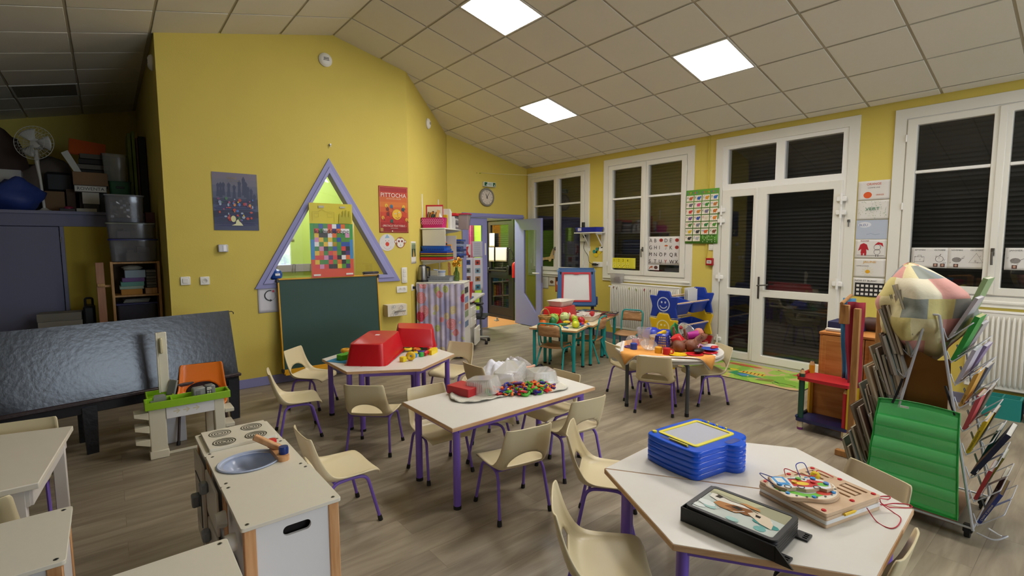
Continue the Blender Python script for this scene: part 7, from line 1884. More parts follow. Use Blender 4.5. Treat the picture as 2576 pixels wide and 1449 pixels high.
for k, (s, q, c, lab) in enumerate(((.36, .045, '#3a86d0', 'light blue toy knife lying at the front of the fruit'), (.54, .035, '#4aa0e0', 'sky blue toy stick at the right front of the fruit'), (.14, .19, '#2f6fc0', 'blue toy fork beside the teal chair back'))):
    x, y = fr_(s, q); o = MB().tube([(-.05, 0, .009), (.04, 0, .009), (.055, 0, .009)], [.009, .008, .004], 8).build('toy_cutlery', None, mat(c, .35)); o.location = (x, y, ZF); o.rotation_euler = (0, 0, R(30+25*k)); tag(o, lab, 'toy cutlery', 'toy cutlery by the fruit')
for k, (s, q, c, lab) in enumerate(((.40, .10, '#2434a0', 'dark blue toy berry cluster in front of the green apple'), (.46, .085, '#c02a36', 'red toy strawberry beside the dark blue berries'), (.12, .26, '#e0c02a', 'yellow toy cheese slice by the basket'))):
    x, y = fr_(s, q); lump('toy_berry', lab, 'toy food', (x, y, ZF), (.028, .026, .022), mat(c, .4), k+3, .2, group=GFR)
bx('green_card', 'grey-green card under the front of the toy fruit', 'card', 4.38, 4.54, 4.17, 4.32, ZF+.0005, ZF+.003, mat('#8fa06a', .6), .001, rz=20)
# magazine pages on the longer table and the stack of papers behind
for k, (s, q, c, rz, lab) in enumerate(((1.22, .10, '#a8502f', 20, 'orange and brown magazine page at the front left of the radiator side table'), (1.58, .08, '#3a2f38', 30, 'dark magazine page at the front right corner of the radiator side table'), (1.30, .42, '#2a2433', 22, 'dark magazine page at the back left of the radiator side table'), (1.60, .42, '#23405a', 12, 'blue-black magazine page at the back right of the radiator side table'), (1.44, .25, '#7f2a2c', 24, 'dark red magazine page in the middle of the radiator side table'))):
    x, y = fr_(s, q); o = sheet('magazine_page', lab, 'paper', None, None, .40, .30, c, 'magazine pages covering the table by the radiator', M=tr(x, y, ZF+.004+.004*k) @ rot('Z', rz) @ tr(-.20, -.15, 0), curl=.0)
    p = Pr(.003); rr = random.Random(k)
    for i in range(14): p.rect(rr.choice(['#d9b04a','#1f2a3a','#b5332a','#5a9a8a','#d8d0c4','#27406f','#7a9a3a']), *(lambda a_, b_: (a_, a_+rr.uniform(.02,.09), b_, b_+rr.uniform(.02,.06)))(rr.uniform(.01,.30), rr.uniform(.01,.23)))
    p.build('printed_picture', o, None, smooth=0)
for k in range(7):
    x, y = fr_(1.06, .52)
    bx('magazine', ('bottom','second','third','fourth','fifth','sixth','top')[k]+' magazine of the pile behind the white tray', 'magazine', x-.15, x+.15, y-.11, y+.11, ZF+.013*k, ZF+.013*k+.011, mat(['#8f3a34','#cfc9c0','#3f4450','#d8d0c8','#7a3028','#b9b4ac','#4a4648'][k], .5), .002, 'magazines piled behind the white tray', rz=18+rnd.uniform(-14, 14))
# ------------------------------------------------------------------ window wall: radiators, shelf, papers, posters
def radiator(label, y0, y1, z0, z1):
    t = thing('radiator', label, 'radiator', (6.36, (y0+y1)/2, z0)); L = y1-y0; h = z1-z0
    MB().box(-.045, .04, -L/2, L/2, 0, h, .012).build('panel', t, M_white)
    r_ = None
    n = int(L/.035)
    for k in range(n):
        M = tr(-.045, -L/2+.03+.035*k, .04)
        if r_ is None: r_ = MB().tube([(0, 0, 0), (-.012, 0, .03), (-.012, 0, h-.11), (0, 0, h-.08)], [.004, .0105, .0105, .004], 6).build('rib', t, M_white, M)
        else: copy1(r_, M, t)
    g = MB().box(-.05, .045, -L/2-.004, L/2+.004, h-.012, h+.006, .004)
    g.build('top_grille', t, M_white2)
    MB().tube([(-.02, L/2+.01, h-.06), (-.02, L/2+.06, h-.06)], .016, 10).build('bleed_plug', t, M_white2)
    for s in (-1, 1): MB().tube(bend([(.0, s*(L/2-.06), 0), (.0, s*(L/2-.06), -z0+.0)], .01), .009, 8).build('feed_pipe', t, M_white2)
    return t
radiator('white ribbed radiator under the second window, behind the bin rack', 3.99, 5.22, .20, .93)
radiator('white ribbed radiator at the right edge, behind the book rack', -.95, .90, .20, .925)
for k, (y, c) in enumerate(((5.15, '#7a4a2c'), (5.08, '#5a3f2a'), (4.84, '#9aa03c'), (4.72, '#7f8f3a'), (4.56, '#9a3a4a'), (4.45, '#5a4f66'))):
    o = MB().m(mat(c, .6)).sph((0, 0, 0), (.006, .018, .022), 8, 6).build('animal_magnet', None); o.location = (6.300, y, .86-.01*(k % 2)); tag(o, ['brown','dark brown','olive','moss green','dull red','violet grey'][k]+' little magnet on the radiator front', 'magnet', 'little magnets on the radiator')
t = thing('clear_caddy', 'clear plastic holder with dark contents on the radiator, left end', 'holder', (6.34, 5.12, .937))
tub_mb(.045, .11, .15, .92, .004, .003).build('body', t, clear('#c9c4c0', .3, .1, 1.45)); lump('lump', None, None, (0, 0, 0), (.03, .07, .055), mat('#5a4640', .8), 3).parent = t
bpy.data.objects['lump'].name = 'content'
# shelf between the windows
t = thing('bracket_shelf', 'small white bracket shelf between the first two windows', 'shelf', M=wframe((6.415, 5.69, 1.735), 'right'))
MB().box(-.27, .27, -.0, .018, 0, .20, .003).build('board', t, M_white)
for x in (-.10, .19):
    MB().box(x-.02, x+.02, -.25, 0, 0, .012, .003).prism([(x-.012, -.02), (x+.012, -.02), (x+.012, 0), (x-.012, 0)], 0, .16).build('bracket', t, M_white2)
    MB().tube([(x, -.2, .01), (x, -.01, .15)], .010, 6).build('strut', t, M_white2)
t = thing('blue_tray', 'dark blue open tray on the small shelf between the windows', 'tray', M=tr(6.30, 5.69, 1.755)); tub_mb(.085, .25, .08, .9, .006, .004).build('body', t, mat('#1a2ba0', .4)); MB().box(-.092, -.09, .09, .17, .02, .07).build('paper_tag', t, mat('#c9c4d4', .7))
o = MB().m(M_black).box(-.015, .015, -.03, .03, 0, .16, .006).build('speaker', None); o.location = (6.31, 5.83, 1.765); tag(o, 'small black device standing in the blue tray', 'device')
t = thing('charger', 'white charger box hanging by its cable left of the small shelf', 'charger', M=wframe((6.385, 5.89, 1.60), 'right')); MB().box(-.055, .055, 0, .09, 0, .04, .008).build('box', t, M_white2); MB().tube(bend([(0, .09, .02), (.02, .16, .03), (-.02, .2, .03), (.03, .25, .03)], .03), .005, 6).build('cable', t, M_black); MB().box(.03, .08, .06, .13, .02, .06, .01).build('plug', t, M_black)
string('thin black cable drooping from the charger to the socket', [(6.38, 5.86, 1.60), (6.37, 5.87, 1.48), (6.38, 5.78, 1.36), (6.37, 5.74, 1.25), (6.385, 5.64, 1.215)], '#1c1c1e', .004, 'cable')
o = MB().m(M_black).box(-.05, .03, -.02, .02, 0, .05, .01).tube([(.03, 0, .02), (.07, 0, .02)], .01, 8).build('black_plug', None); o.matrix_world = wframe((6.405, 5.63, 1.215), 'right'); tag(o, 'black plug in the wide white socket between the windows', 'plug')
plate('wall_socket', 'wide white double socket between the windows above the easel', 'socket', (6.415, 5.585, 1.215), 'right', .22, .085, 'socket', GS)
for k, y in enumerate((5.80, 5.52)): plate('light_switch', ('left','right')[k]+' white blank square plate under the small shelf brackets', 'switch', (6.415, y, 1.475), 'right', .08, .08, 'plain', GS)
o = MB().m(M_black).prism([(0,0),(.05,.03),(.10,.13),(.07,.12),(.02,.05)], 0, .003).m(mat('#2f8f84', .6)).prism(ellipse(-.01, .06, .035, .03, 12), .0, .004).prism(ellipse(.05, .10, .03, .028, 12), 0, .0045).m(mat('#e0c422', .6)).prism(ellipse(.03, .0, .045, .035, 12), .0, .004).prism(ellipse(.10, .05, .04, .03, 12), 0, .0045).build('paper_butterfly', None); o.matrix_world = wframe((6.413, 5.66, 1.37), 'right'); tag(o, 'black, teal and yellow paper butterfly under the small shelf', 'paper butterfly')
# fire alarm and switch
t = thing('fire_alarm', 'red fire alarm call point on the yellow strip left of the glazed door', 'alarm', M=wframe((6.415, 3.57, 1.312), 'right')); MB().box(-.052, .052, -.05, .05, 0, .045, .006).build('housing', t, mat('#a8161c', .4)); MB().box(-.034, .034, -.024, .02, .045, .047).build('glass_pane', t, mat('#dcd5cf', .3)); p = Pr(.0475); p.line('#2a2a2a', [(-.022, -.002), (.022, -.002)], .008); p.build('printed_marks', t, None, smooth=0)
plate('light_switch', 'white square switch above the red fire alarm', 'switch', (6.415, 3.56, 1.51), 'right', .085, .085, 'switch', GS)
struct(MB().box(6.402, 6.418, 3.628, 3.648, 1.36, 2.99, .003).build('trim_2', None, mat('#cdb84c', .7)))
# papers: generic helper on the window wall
def rsheet(name, label, cat, yl, yr, z0, z1, col, X=6.4135, group=None, curl=.002, rough=.7):
    return sheet(name, label, cat, None, None, yl-yr, z1-z0, col, group, M=wframe((X, yl, z0), 'right'), curl=curl, rough=rough)
# alphabet poster
W, H = .485, .74
o = rsheet('alphabet_poster', 'green animal alphabet poster with rows of picture cards, left of the glazed door', 'poster', 3.951, 3.466, 1.56, 2.30, '#5f9e33', X=6.39)
p = Pr(.004)
lets = 'ABCDEFGHIJKLMNOPQRSTUVWXYZ'; rr = random.Random(17)
tcol = ['#2f8fc4','#c43a2c','#e0b52c','#2f8f4a','#8a4a9a','#d9702c']
cw, chh = .108, .068
x = .02
for i, ch in enumerate('ALPHABET DES ANIMAUX'):
    if ch != ' ': p.text(tcol[i % 6], ch, x, H-.055, .042, width=.02)
    x += .0225
acol = ['#c8642c','#2f5fa8','#d99a2c','#2a6fc0','#6a6a74','#d0507a','#3a8a34','#c07a3a','#c43a30','#c9822c','#77708a','#c4702c','#6a4a84','#3a4f9a','#d9cfb0','#d9842c','#4a7a34','#7a8088','#2f7a3c','#4f8f34','#d9b72c','#3a3a3c','#d0602c','#7a4a34','#2f2f32','#b0b0b4']
for k, L_ in enumerate(lets):
    r_, c_ = divmod(k, 4); x0 = .008+c_*.121; y1 = H-.075-r_*.092
    p.rect('#e6dfcc', x0, x0+cw, y1-chh-.012, y1)
    p.text(rr.choice(['#2f3f9a','#b5322c','#2a6f4a','#33303a']), L_, x0+.006, y1-.044, .042)
    p.ell(acol[k], x0+.066, y1-.042, .026, .022, 12).ell(acol[k], x0+.09, y1-.028, .013, .013, 9)
    for q in (.05, .08): p.line(acol[k], [(x0+q, y1-.05), (x0+q, y1-.072)], .006)
for k in range(40): p.ell(rr.choice(['#d9e0c4','#2a3320']), .26+.022*(k % 10), .025+.026*(k//10), .006, .006, 6)
p.build('printed_cards', o, None, smooth=0)
# letter picture sheet on the second window
o = rsheet('letter_chart', 'white sheet of drawn alphabet letters taped on the second window', 'chart', 4.602, 4.055, 1.245, 1.665, '#dcd8d4', X=6.4285, curl=.0005)
p = Pr(.002); red = '#a83028'; dk = '#2c2726'
rows = ['ABCDEF', 'GHIJKL', 'MNOPQR', 'STUYWX']
for r_, s in enumerate(rows):
    for c_, L_ in enumerate(s):
        x = .012+c_*.089; y = .42-.085-r_*.104
        if L_ in 'CFL': p.ell(red, x+.04, y+.03, .032, .026, 12).line(dk, [(x+.02, y+.01), (x+.065, y+.05)], .004)
        elif L_ in 'J': p.poly('#c8602c', ellipse(x+.04, y+.045, .032, .02, 12, 0, 180)).line(dk, [(x+.04, y+.045), (x+.04, y+.005), (x+.028, y), (x+.022, y+.008)], .004)
        else: p.text(red if L_ == 'Y' else dk, L_, x+.01, y, .078)
        if L_ in 'AEMO': p.line('#5a4a44', [(x+.005, y+.066), (x+.055, y+.05), (x+.02, y+.02)], .003)
p.build('printed_letters', o, None, smooth=0)
o = rsheet('animal_picture', 'small white paper with two brown animal drawings below the letter sheet', 'picture', 4.60, 4.40, 1.16, 1.243, '#dcd8d4', X=6.4285, curl=.0005)
p = Pr(.002); p.poly('#a85a34', [(.02,.02),(.04,.05),(.07,.065),(.09,.06),(.08,.02),(.07,.035),(.05,.035),(.035,.015)]).ell('#5a3a34', .145, .042, .035, .026, 12); p.build('drawing', o, None, smooth=0)
o = rsheet('number_strip', 'yellow number strip from 1 to 4 with dots, on the second window', 'chart', 5.295, 4.83, 1.165, 1.333, '#d6d03a', X=6.4285, curl=.001)
p = Pr(.0025)
for k in range(4):
    x = .012+.088*k; p.rect('#e3d52a', x, x+.078, .008, .160).rect('#e6dc5a', x+.008, x+.07, .06, .095).rect('#e8dd50', x+.008, x+.07, .010, .055).text('#1e1c16', str(k+1), x+.025, .108, .06)
    p.line('#8a8a2c', [(x+.025,.068),(x+.04,.088),(x+.05,.07)], .004)
    for q in range(k+1):
        pos = {0: [(.039,.032)], 1: [(.025,.02),(.055,.045)], 2: [(.022,.018),(.039,.032),(.057,.046)], 3: [(.025,.02),(.055,.02),(.025,.045),(.055,.045)]}[k][q]
        p.ell('#1e1c16', x+pos[0], pos[1], .0065, .0065, 10)
p.build('printed_numbers', o, None, smooth=0)
# colour papers between the door and the third window
GC = 'colour word papers between the door and the third window'
def cp(k, word, col, lab, draw, base='#dedad3'):
    z1 = 2.225-.2085*k; o = rsheet('colour_paper', lab, 'paper', 1.882, 1.594, z1-.205, z1, base, group=GC); p = Pr(.003)
    draw(p)
    if word: p.text(col, word, .143, .158 if k != 1 else .10, .034 if k != 1 else .045, width=.13 if k < 4 else .12, center=True) if k not in (2,) else p.text(col, word, .03, .14, .036)
    p.build('printed_drawing', o, None, smooth=0)
cp(0, 'ORANGE', '#d0532c', 'white colour paper reading ORANGE, topmost of the column', lambda p: p.ell('#dc5a1e', .09, .055, .038, .034, 22).text('#6a5f5a', 'COMME UNE', .143, .125, .018, width=.11, center=True).text('#c86a3c', 'ORANGE', .20, .045, .024, width=.07, center=True))
def dv(p):
    rr = random.Random(5)
    for k in range(70): x, y = rr.uniform(.01, .27), rr.uniform(.01, .19); p.line(rr.choice(['#7aa07a','#9ab08a','#5a8a6a']), [(x, y), (x+rr.uniform(-.006,.006), y+.009)], .003)
cp(1, 'VERT', '#2f7a52', 'white dotted colour paper reading VERT, second from top', dv)
def db(p):
    p.rect('#b3bccb', 0, .288, 0, .205).ell('#d9dadf', .08, .155, .06, .03, 16).line('#8a96ac', [(.10,.05),(.14,.06),(.18,.045),(.22,.055)], .004)
cp(2, 'BLEU', '#34508a', 'pale blue colour paper reading BLEU with a cloud', db)
def dr(p):
    p.poly('#b3202c', [(.03,.08),(.05,.15),(.08,.165),(.11,.15),(.13,.085),(.105,.10),(.11,.055),(.055,.055),(.06,.10)]).rect('#b3202c', .06, .078, .03, .055).rect('#b3202c', .09, .108, .03, .055)
    p.ring('#4a4040', .205, .12, .03, .003).ring('#4a4040', .205, .07, .028, .003).poly('#b8242e', [(.18,.145),(.23,.15),(.26,.125),(.25,.165),(.21,.175)]).line('#4a4040', [(.02,.035),(.27,.03)], .003).line('#4a4040', [(.195,.04),(.195,.02)], .005).line('#4a4040', [(.215,.04),(.215,.02)], .005)
    p.text('#8f2028', 'ROUGE', .09, .182, .02, width=.075, center=True)
cp(3, '', '', 'white colour paper reading ROUGE with a red coat drawing', dr)
def dj(p):
    p.ell('#dfa51c', .13, .065, .022, .02, 16).text('#6a645c', 'COMME LE SOLEIL', .02, .12, .018, width=.12)
    for k in range(12): a = R(30*k); p.line('#dccf8a', [(.13+.03*math.cos(a), .065+.03*math.sin(a)), (.13+.055*math.cos(a), .065+.05*math.sin(a))], .003)
cp(4, 'JAUNE', '#d9a21e', 'white colour paper reading JAUNE with a small sun', dj)
def dn(p):
    p.rect('#1c1b1d', .02, .288, .0, .15)
    for i in range(6):
        for j in range(3): p.rect('#dedad3', .035+.042*i, .062+.042*i, .015+.045*j, .04+.045*j)
    p.text('#34302e', 'NOIR ET BLANC', .12, .165, .024, width=.2, center=True)
cp(5, '', '', 'white colour paper reading NOIR ET BLANC over a black grid, lowest', dn)
bx('yellow_carton', 'yellow box on the brown wooden cabinet below the colour papers', 'box', 4.90, 5.16, 1.17, 1.20, .93, 1.06, mat('#d9c02c', .5)); bx('blue_carton', 'white and blue box on the wooden cabinet right of the yellow one', 'box', 5.02, 5.2, 1.02, 1.16, .809, .96, mat('#6f93c8', .5))
# month papers on the third window (the characters of the drawings are left out)
def month(lab, yl, yr, words, seed):
    o = rsheet('month_paper', lab, 'paper', yl, yr, 1.31, 1.512, '#d9d6d0', X=6.4285, group='month papers taped on the third window', curl=.0005); p = Pr(.002); rr = random.Random(seed); W_ = yl-yr
    for k, (w_, x) in enumerate(words):
        p.text('#3a3836', w_, x+.06, .172, .02, width=.085, center=True)
        cx = x+.06
        if w_ == 'DECEMBRE': p.line('#45413f', [(cx-.05,.06),(cx,.15),(cx+.05,.06)], .003, True)
        elif w_ == 'OCTOBRE': p.ring('#45413f', cx, .09, .03, .003).line('#45413f', [(cx,.12),(cx+.01,.14)], .004)
        elif w_ == 'SEPTEMBRE': p.line('#45413f', [(cx-.04,.06),(cx-.04,.11),(cx+.035,.11),(cx+.035,.06)], .003, True).line('#45413f', [(cx-.015,.11),(cx-.015,.125),(cx+.012,.125),(cx+.012,.11)], .003)
        else: p.poly('#8a8580', ellipse(cx, .085, .035, .025, 12)).line('#45413f', [(cx+.03,.09),(cx+.055,.105)], .003)
        for q in range(5): x_, y_ = cx+rr.uniform(-.06,.05), rr.uniform(.05,.12); p.line('#5a5653', [(x_, y_), (x_+.014, y_+.008), (x_+.006, y_-.008)], .002)
    for x_ in ([.18, .235] if seed == 1 else [.05]): p.rect('#5a4038', x_, x_+.035, .012, .045).ell('#c09a84', x_+.017, .03, .01, .011, 8)
    p.build('printed_drawing', o, None, smooth=0)
month('white month paper reading SEPTEMBRE and OCTOBRE on the third window', 1.385, 1.10, (('SEPTEMBRE', .01), ('OCTOBRE', .165)), 1)
month('white month paper reading NOVEMBRE and DECEMBRE on the third window', 1.10, .822, (('NOVEMBRE', .01), ('DECEMBRE', .15)), 2)
month('white month paper reading JANVIER at the right picture edge', .695, .41, (('JANVIER', .01), ('FEVRIER', .16)), 3)
# first window: wooden dog, papers below
dog = [(0,.03),(.04,.045),(.12,.04),(.20,.05),(.27,.06),(.30,.13),(.34,.19),(.37,.195),(.39,.17),(.38,.11),(.355,.085),(.36,.03),(.34,.02),(.31,.03),(.28,-.02),(.25,-.02),(.24,.005),(.15,.005),(.10,-.005),(.06,-.03),(.03,-.03),(.04,.0),(.0,.0)]
o = MB().m(wood('#c9a46a', '#ddbd88', (30, 3, 3))).prism(dog, 0, .008).build('wooden_dog', None, smooth=0); o.matrix_world = wframe((6.385, 7.03, 1.26), 'right') @ Matrix.Scale(1.15, 4); tag(o, 'flat striped wooden dog figure hanging before the first window', 'wooden figure')
p = Pr(.0083)
for k in range(12): p.line('#9a7a48', [(.02+.022*k, .006), (.03+.022*k, .045)], .0025)
p.build('grooves', o, None, smooth=0)
for k, (yl, yr, z0, z1, c, lab) in enumerate(((7.0, 6.80, .72, .955, '#d0cec6', 'white pencil drawing paper below the first window'), (6.79, 6.62, .78, .955, '#cfc7ba', 'white paper with a brown animal below the first window'), (6.61, 6.37, .68, .95, '#c2582c', 'orange painted paper with white circles below the first window'), (6.36, 6.2, .74, .95, '#d5d0c8', 'plain white paper right of the orange painting'))):
    o = rsheet('child_picture', lab, 'picture', yl, yr, z0, z1, c, group='pictures below the first window'); p = Pr(.004)
    if k == 0:
        for q in range(9): p.line('#8a8a86', [(.03+.015*q, .04), (.05+.012*q, .19)], .002)
    elif k == 1: p.ell('#6a4a34', .085, .075, .05, .03, 12)
    elif k == 2:
        p.rect('#2f2a26', .02, .22, .20, .265)
        for x, y in ((.06, .16), (.16, .13), (.13, .06)): p.ell('#d9d4cc', x, y, .032, .032, 16).ring('#c2582c', x, y, .018, .005, 14)
    p.build('painting', o, None, smooth=0)
string('pale string stretched from the clock wall to the first window top', [(5.32, 7.41, 2.84), (5.9, 6.95, 2.80), (6.39, 6.33, 2.775)], '#d9d2a8', .004)
string('white thread hanging under the ceiling above the first window', [(5.65, 6.85, 3.11), (5.9, 6.45, 3.07), (6.1, 6.02, 3.05)], '#e0dccf', .004)
o = MB().m(mat('#b8d23a', .5)).lathe([(0, 0), (.008, 0), (.006, .03), (0, .032)], 8).m(M_black).t(tr(-.07, .0, .01)).sph((0, 0, 0), .006, 8, 6).build('wall_hook', None); o.matrix_world = wframe((5.30, 7.42, 2.83), 'back'); tag(o, 'tiny green hook holding the string on the clock wall', 'hook')
# ------------------------------------------------------------------ bin rack with smiling panels
t = thing('bin_rack', 'plastic bin rack with blue, yellow and red star-shaped smiling end panels', 'bin rack', (5.84, 3.63, 0))
M_rb = mat('#17399e', .4); M_ry = mat('#e0b81a', .4); M_rr = mat('#a81822', .4)
ST = [(-.195, .0), (-.165, .13), (-.205, .255), (-.195, .27), (-.105, .262), (-.08, .325), (-.065, .335), (.065, .335), (.08, .325), (.105, .262), (.195, .27), (.205, .255), (.165, .13), (.195, .0), (.105, .0), (.075, .06), (-.075, .06), (-.105, .0)]
for (z, m_) in ((.055, M_rr), (.345, M_ry), (.635, M_rb)):
    for x in (-.425, .405):
        pn = MB().prism(ST, 0, .03).build('end_panel', t, m_, tr(x, 0, z) @ Matrix(((0,0,1,0),(1,0,0,0),(0,1,0,0),(0,0,0,1))), bevel=.006)
        if x < 0:
            p = Pr(0, .5); c = {M_rr: '#d8c4c0', M_ry: '#efe6b0', M_rb: '#c9d4ea'}[m_]
            p.ring(c, 0, .165, .085, .013, 32); p.ell(c, -.026, .19, .012, .014, 12).ell(c, .026, .19, .012, .014, 12); p.line(c, ellipse(0, .17, .055, .055, 14, 205, 335), .011)
            p.build('smiling_face', pn, None, Matrix(((-1,0,0,0),(0,1,0,0),(0,0,-1,-.0006),(0,0,0,1))), smooth=0)
    for y, dz in ((-.14, .17), (.12, .235)):
        MB().tube([(-.41, y, z+dz), (.41, y, z+dz)], .013, 10).build('rail', t, wood('#c9a888', '#dcc0a0', (3, 30, 30)))
for x in (-.41, .42):
    for y in (-.15, .15): MB().box(x-.02, x+.02, y-.03, y+.03, 0, .06, .004).build('foot', t, M_ry)
GBN = 'blue bins hanging in the smiling rack'
for z, nm in ((.345, 'yellow'), (.635, 'blue')):
    for k, x in enumerate((5.64, 6.03)):
        b_ = thing('storage_bin', 'blue bin hung in the %s tier of the smiling rack, %s one' % (nm, ('left', 'right')[k]), 'bin', M=tr(x, 3.615, z+.045) @ rot('X', 12), group=GBN)
        tub_mb(.175, .12, .15, .88, .012, .004).build('body', b_, mat('#1d3fa6', .4))
for k in range(3): bx('white_paper', ('front','middle','rear')[k]+' white paper pad sticking out of the right blue bin', 'paper', 5.92+.01*k, 6.15+.01*k, 3.60+.03*k, 3.605+.03*k, .78, .955+.01*k, mat('#dddbd8', .8), .001, 'paper pads in the right blue bin')
plate('cable_cover', 'narrow white cover strip on the wall behind the bin rack', 'cover', (6.415, 3.90, .80), 'right', .07, .26, 'plain', None)
# ------------------------------------------------------------------ easel
t = thing('easel', 'blue framed child easel with red rimmed whiteboard behind the longer table', 'easel', (5.72, 5.42, 0), -44)
M_eb = mat('#2c5587', .4); M_er = mat('#b8202c', .4); M_ek = mat('#2a2e38', .5)
TL_ = rot('X', -14)
fr_T = tr(0, -.05, .58) @ TL_
MB().t(fr_T @ Matrix(((1,0,0,0),(0,0,1,0),(0,1,0,0),(0,0,0,1)))).prism([(-.31, 0), (.31, 0), (.29, .57), (.25, .60), (-.25, .60), (-.29, .57)], -.015, .02, [[(-.215, .085), (.215, .085), (.205, .53), (-.205, .53)]]).build('frame', t, M_eb, bevel=.006)
MB().t(fr_T @ Matrix(((1,0,0,0),(0,0,1,0),(0,1,0,0),(0,0,0,1)))).prism([(-.235, .07), (.235, .07), (.225, .545), (-.225, .545)], -.022, -.012, [[(-.205, .10), (.205, .10), (.195, .515), (-.195, .515)]]).build('red_rim', t, M_er, bevel=.003)
MB().t(fr_T).box(-.215, .215, -.008, .0, .085, .53).build('whiteboard', t, mat('#dcdad6', .25))
MB().t(fr_T @ Matrix(((1,0,0,0),(0,0,1,0),(0,1,0,0),(0,0,0,1)))).prism(ellipse(0, .535, .07, .03, 14, 180, 360), -.026, -.012).build('clip', t, M_er)
MB().t(fr_T).box(-.3, .3, -.07, -.01, -.0, .05, .012).build('pen_tray', t, M_eb)
for x in (-.26, .26):
    MB().tube([(x, -.05, .6), (x*1.02, -.17, .0)], .014, 8).build('leg', t, M_ek); MB().tube([(x*.95, .06, 1.12), (x*1.02, .34, .0)], .014, 8).build('leg', t, M_ek)
    MB().tube([(x, -.075, .5), (x, -.085, .54)], .022, 10).build('leg_knob', t, M_er)
MB().tube([(-.28, .09, 1.17), (.28, .09, 1.17)], .012, 8).build('top_bar', t, M_eb)
MB().t(tr(0, .36, .0) @ rot('X', 14)).box(-.24, .24, -.01, .01, .58, 1.08).build('rear_board', t, mat('#7a5a3c', .6))
for k in range(2): MB().t(fr_T @ rot('X', 90)).lathe([(.02, .0), (.028, .0), (.028, .012), (.02, .012)], 14, (-.275, .275)[k], .57).build('corner_roundel', t, mat('#3f86c0', .4))
o = MB().m(mat('#1d3f9a', .4)).prism(rrect(-.045, .045, -.13, .0, .03), -.02, .02, [rrect(-.025, .025, -.09, -.03, .012)]).build('paint_holder', None); o.parent = t; o.matrix_local = tr(.32, .12, .72) @ Matrix(((0,0,1,0),(1,0,0,0),(0,1,0,0),(0,0,0,1)))
# ------------------------------------------------------------------ play mat in front of the glazed door
def mat_print():
    m = bpy.data.materials.new('play_mat_print'); m.use_nodes = True; nt = m.node_tree; b = nt.nodes['Principled BSDF']; L = nt.links
    tc = nt.nodes.new('ShaderNodeTexCoord'); prev = None
    n = nt.nodes.new('ShaderNodeTexNoise'); n.inputs['Scale'].default_value = 3.2; n.inputs['Detail'].default_value = 1.5; L.new(tc.outputs['Object'], n.inputs['Vector'])
    cr = nt.nodes.new('ShaderNodeValToRGB'); cr.color_ramp.interpolation = 'CONSTANT'
    for i, (q, c) in enumerate(((0, '#7fae3a'), (.44, '#9cc04c'), (.52, '#c8ab7c'), (.60, '#b4c65a'))):
        e = cr.color_ramp.elements[i] if i < 2 else cr.color_ramp.elements.new(q); e.position = q; e.color = (*lin(c), 1)
    L.new(n.outputs['Fac'], cr.inputs['Fac']); L.new(cr.outputs['Color'], b.inputs['Base Color']); b.inputs['Roughness'].default_value = .6; return m
t = thing('play_mat', 'green printed play mat with rounded corner in front of the glazed door', 'mat', (5.97, 2.85, 0))
MB().prism(rrect(-.42, .43, -.80, .78, .12, 6), 0, .006).build('border', t, mat('#3a2420', .6)); MB().prism(rrect(-.41, .42, -.79, .77, .115, 6), .001, .0066).build('top_face', t, mat_print())
p = Pr(.0068); rr = random.Random(13)
p.poly('#2f8f5a', [(-.28,-.12),(-.16,-.30),(-.06,.06),(-.2,.1)]).ell('#4a7fb8', -.17, -.08, .05, .07, 14).poly('#e2b52c', [(-.08,-.28),(.02,-.26),(.0,.0),(-.10,.02)])
for k in range(6): p.line('#6a3f1e', [(-.08,-.25+.045*k), (.0,-.235+.045*k)], .014)
p.poly('#e0cf2c', [(-.06,.08),(.03,.06),(.02,.18),(-.05,.17)]).ell('#d9862c', -.28, .22, .07, .14, 14).ell('#c0562c', .28, .12, .05, .22, 14).ell('#c0562c', .25, -.62, .05, .16, 14)
for k in range(26): p.poly(rr.choice(['#b5482c','#8a5a2c','#2f7a3c','#e3d63a','#d9b02c','#5a8f2c']), [(x_+rr.uniform(-.03,.03), y_+rr.uniform(-.04,.04)) for x_, y_ in [(lambda q: (q[0], q[1]))((rr.uniform(-.34,.36), rr.uniform(-.7,.68)))]*1 for _ in range(4)])
for k in range(5): p.line('#7a5228', [(-.30+.025*k, -.28), (-.26+.025*k, -.44)], .01)
p.ring('#4a6a22', -.28, -.58, .05, .008, 20, ry=.12)
tag(p.build('printed_scene', t, None, smooth=0), kind='stuff')
# ------------------------------------------------------------------ right side: cabinet, pencil shelf, costume stand
M_oak = wood('#bf7a3a', '#d59550', (2, 2, 20), .45)
t = thing('wooden_cabinet', 'orange-brown wooden cabinet in front of the glazed door, right of the mat', 'cabinet', (4.98, 1.28, 0))
MB().box(-.26, .26, -.34, .335, .785, .808, .004).build('top', t, M_oak)
for y0, y1 in ((-.335, -.315), (.31, .33)): MB().box(-.25, .25, y0, y1, 0, .785).build('side', t, M_oak)
MB().box(.235, .25, -.315, .31, .0, .785).build('rear', t, M_oak)
for y0, y1 in ((-.312, -.003), (.003, .308)):
    d = MB().box(-.258, -.238, y0, y1, .03, .78, .003).build('door', t, M_oak)
    MB().box(-.262, -.258, y0+.03, y1-.03, .07, .74, .002).build('door_panel', d, wood('#b87436', '#cc8c4a', (2, 2, 14), .5))
bx('navy_box', 'dark navy box on the wooden cabinet', 'box', 4.86, 5.10, 1.36, 1.60, .809, .885, mat('#22264f', .6)); bx('white_block', 'small white plastic strip in front of the navy box', 'box', 4.78, 4.83, 1.43, 1.59, .809, .835, mat('#d4d0c8', .5), .006)
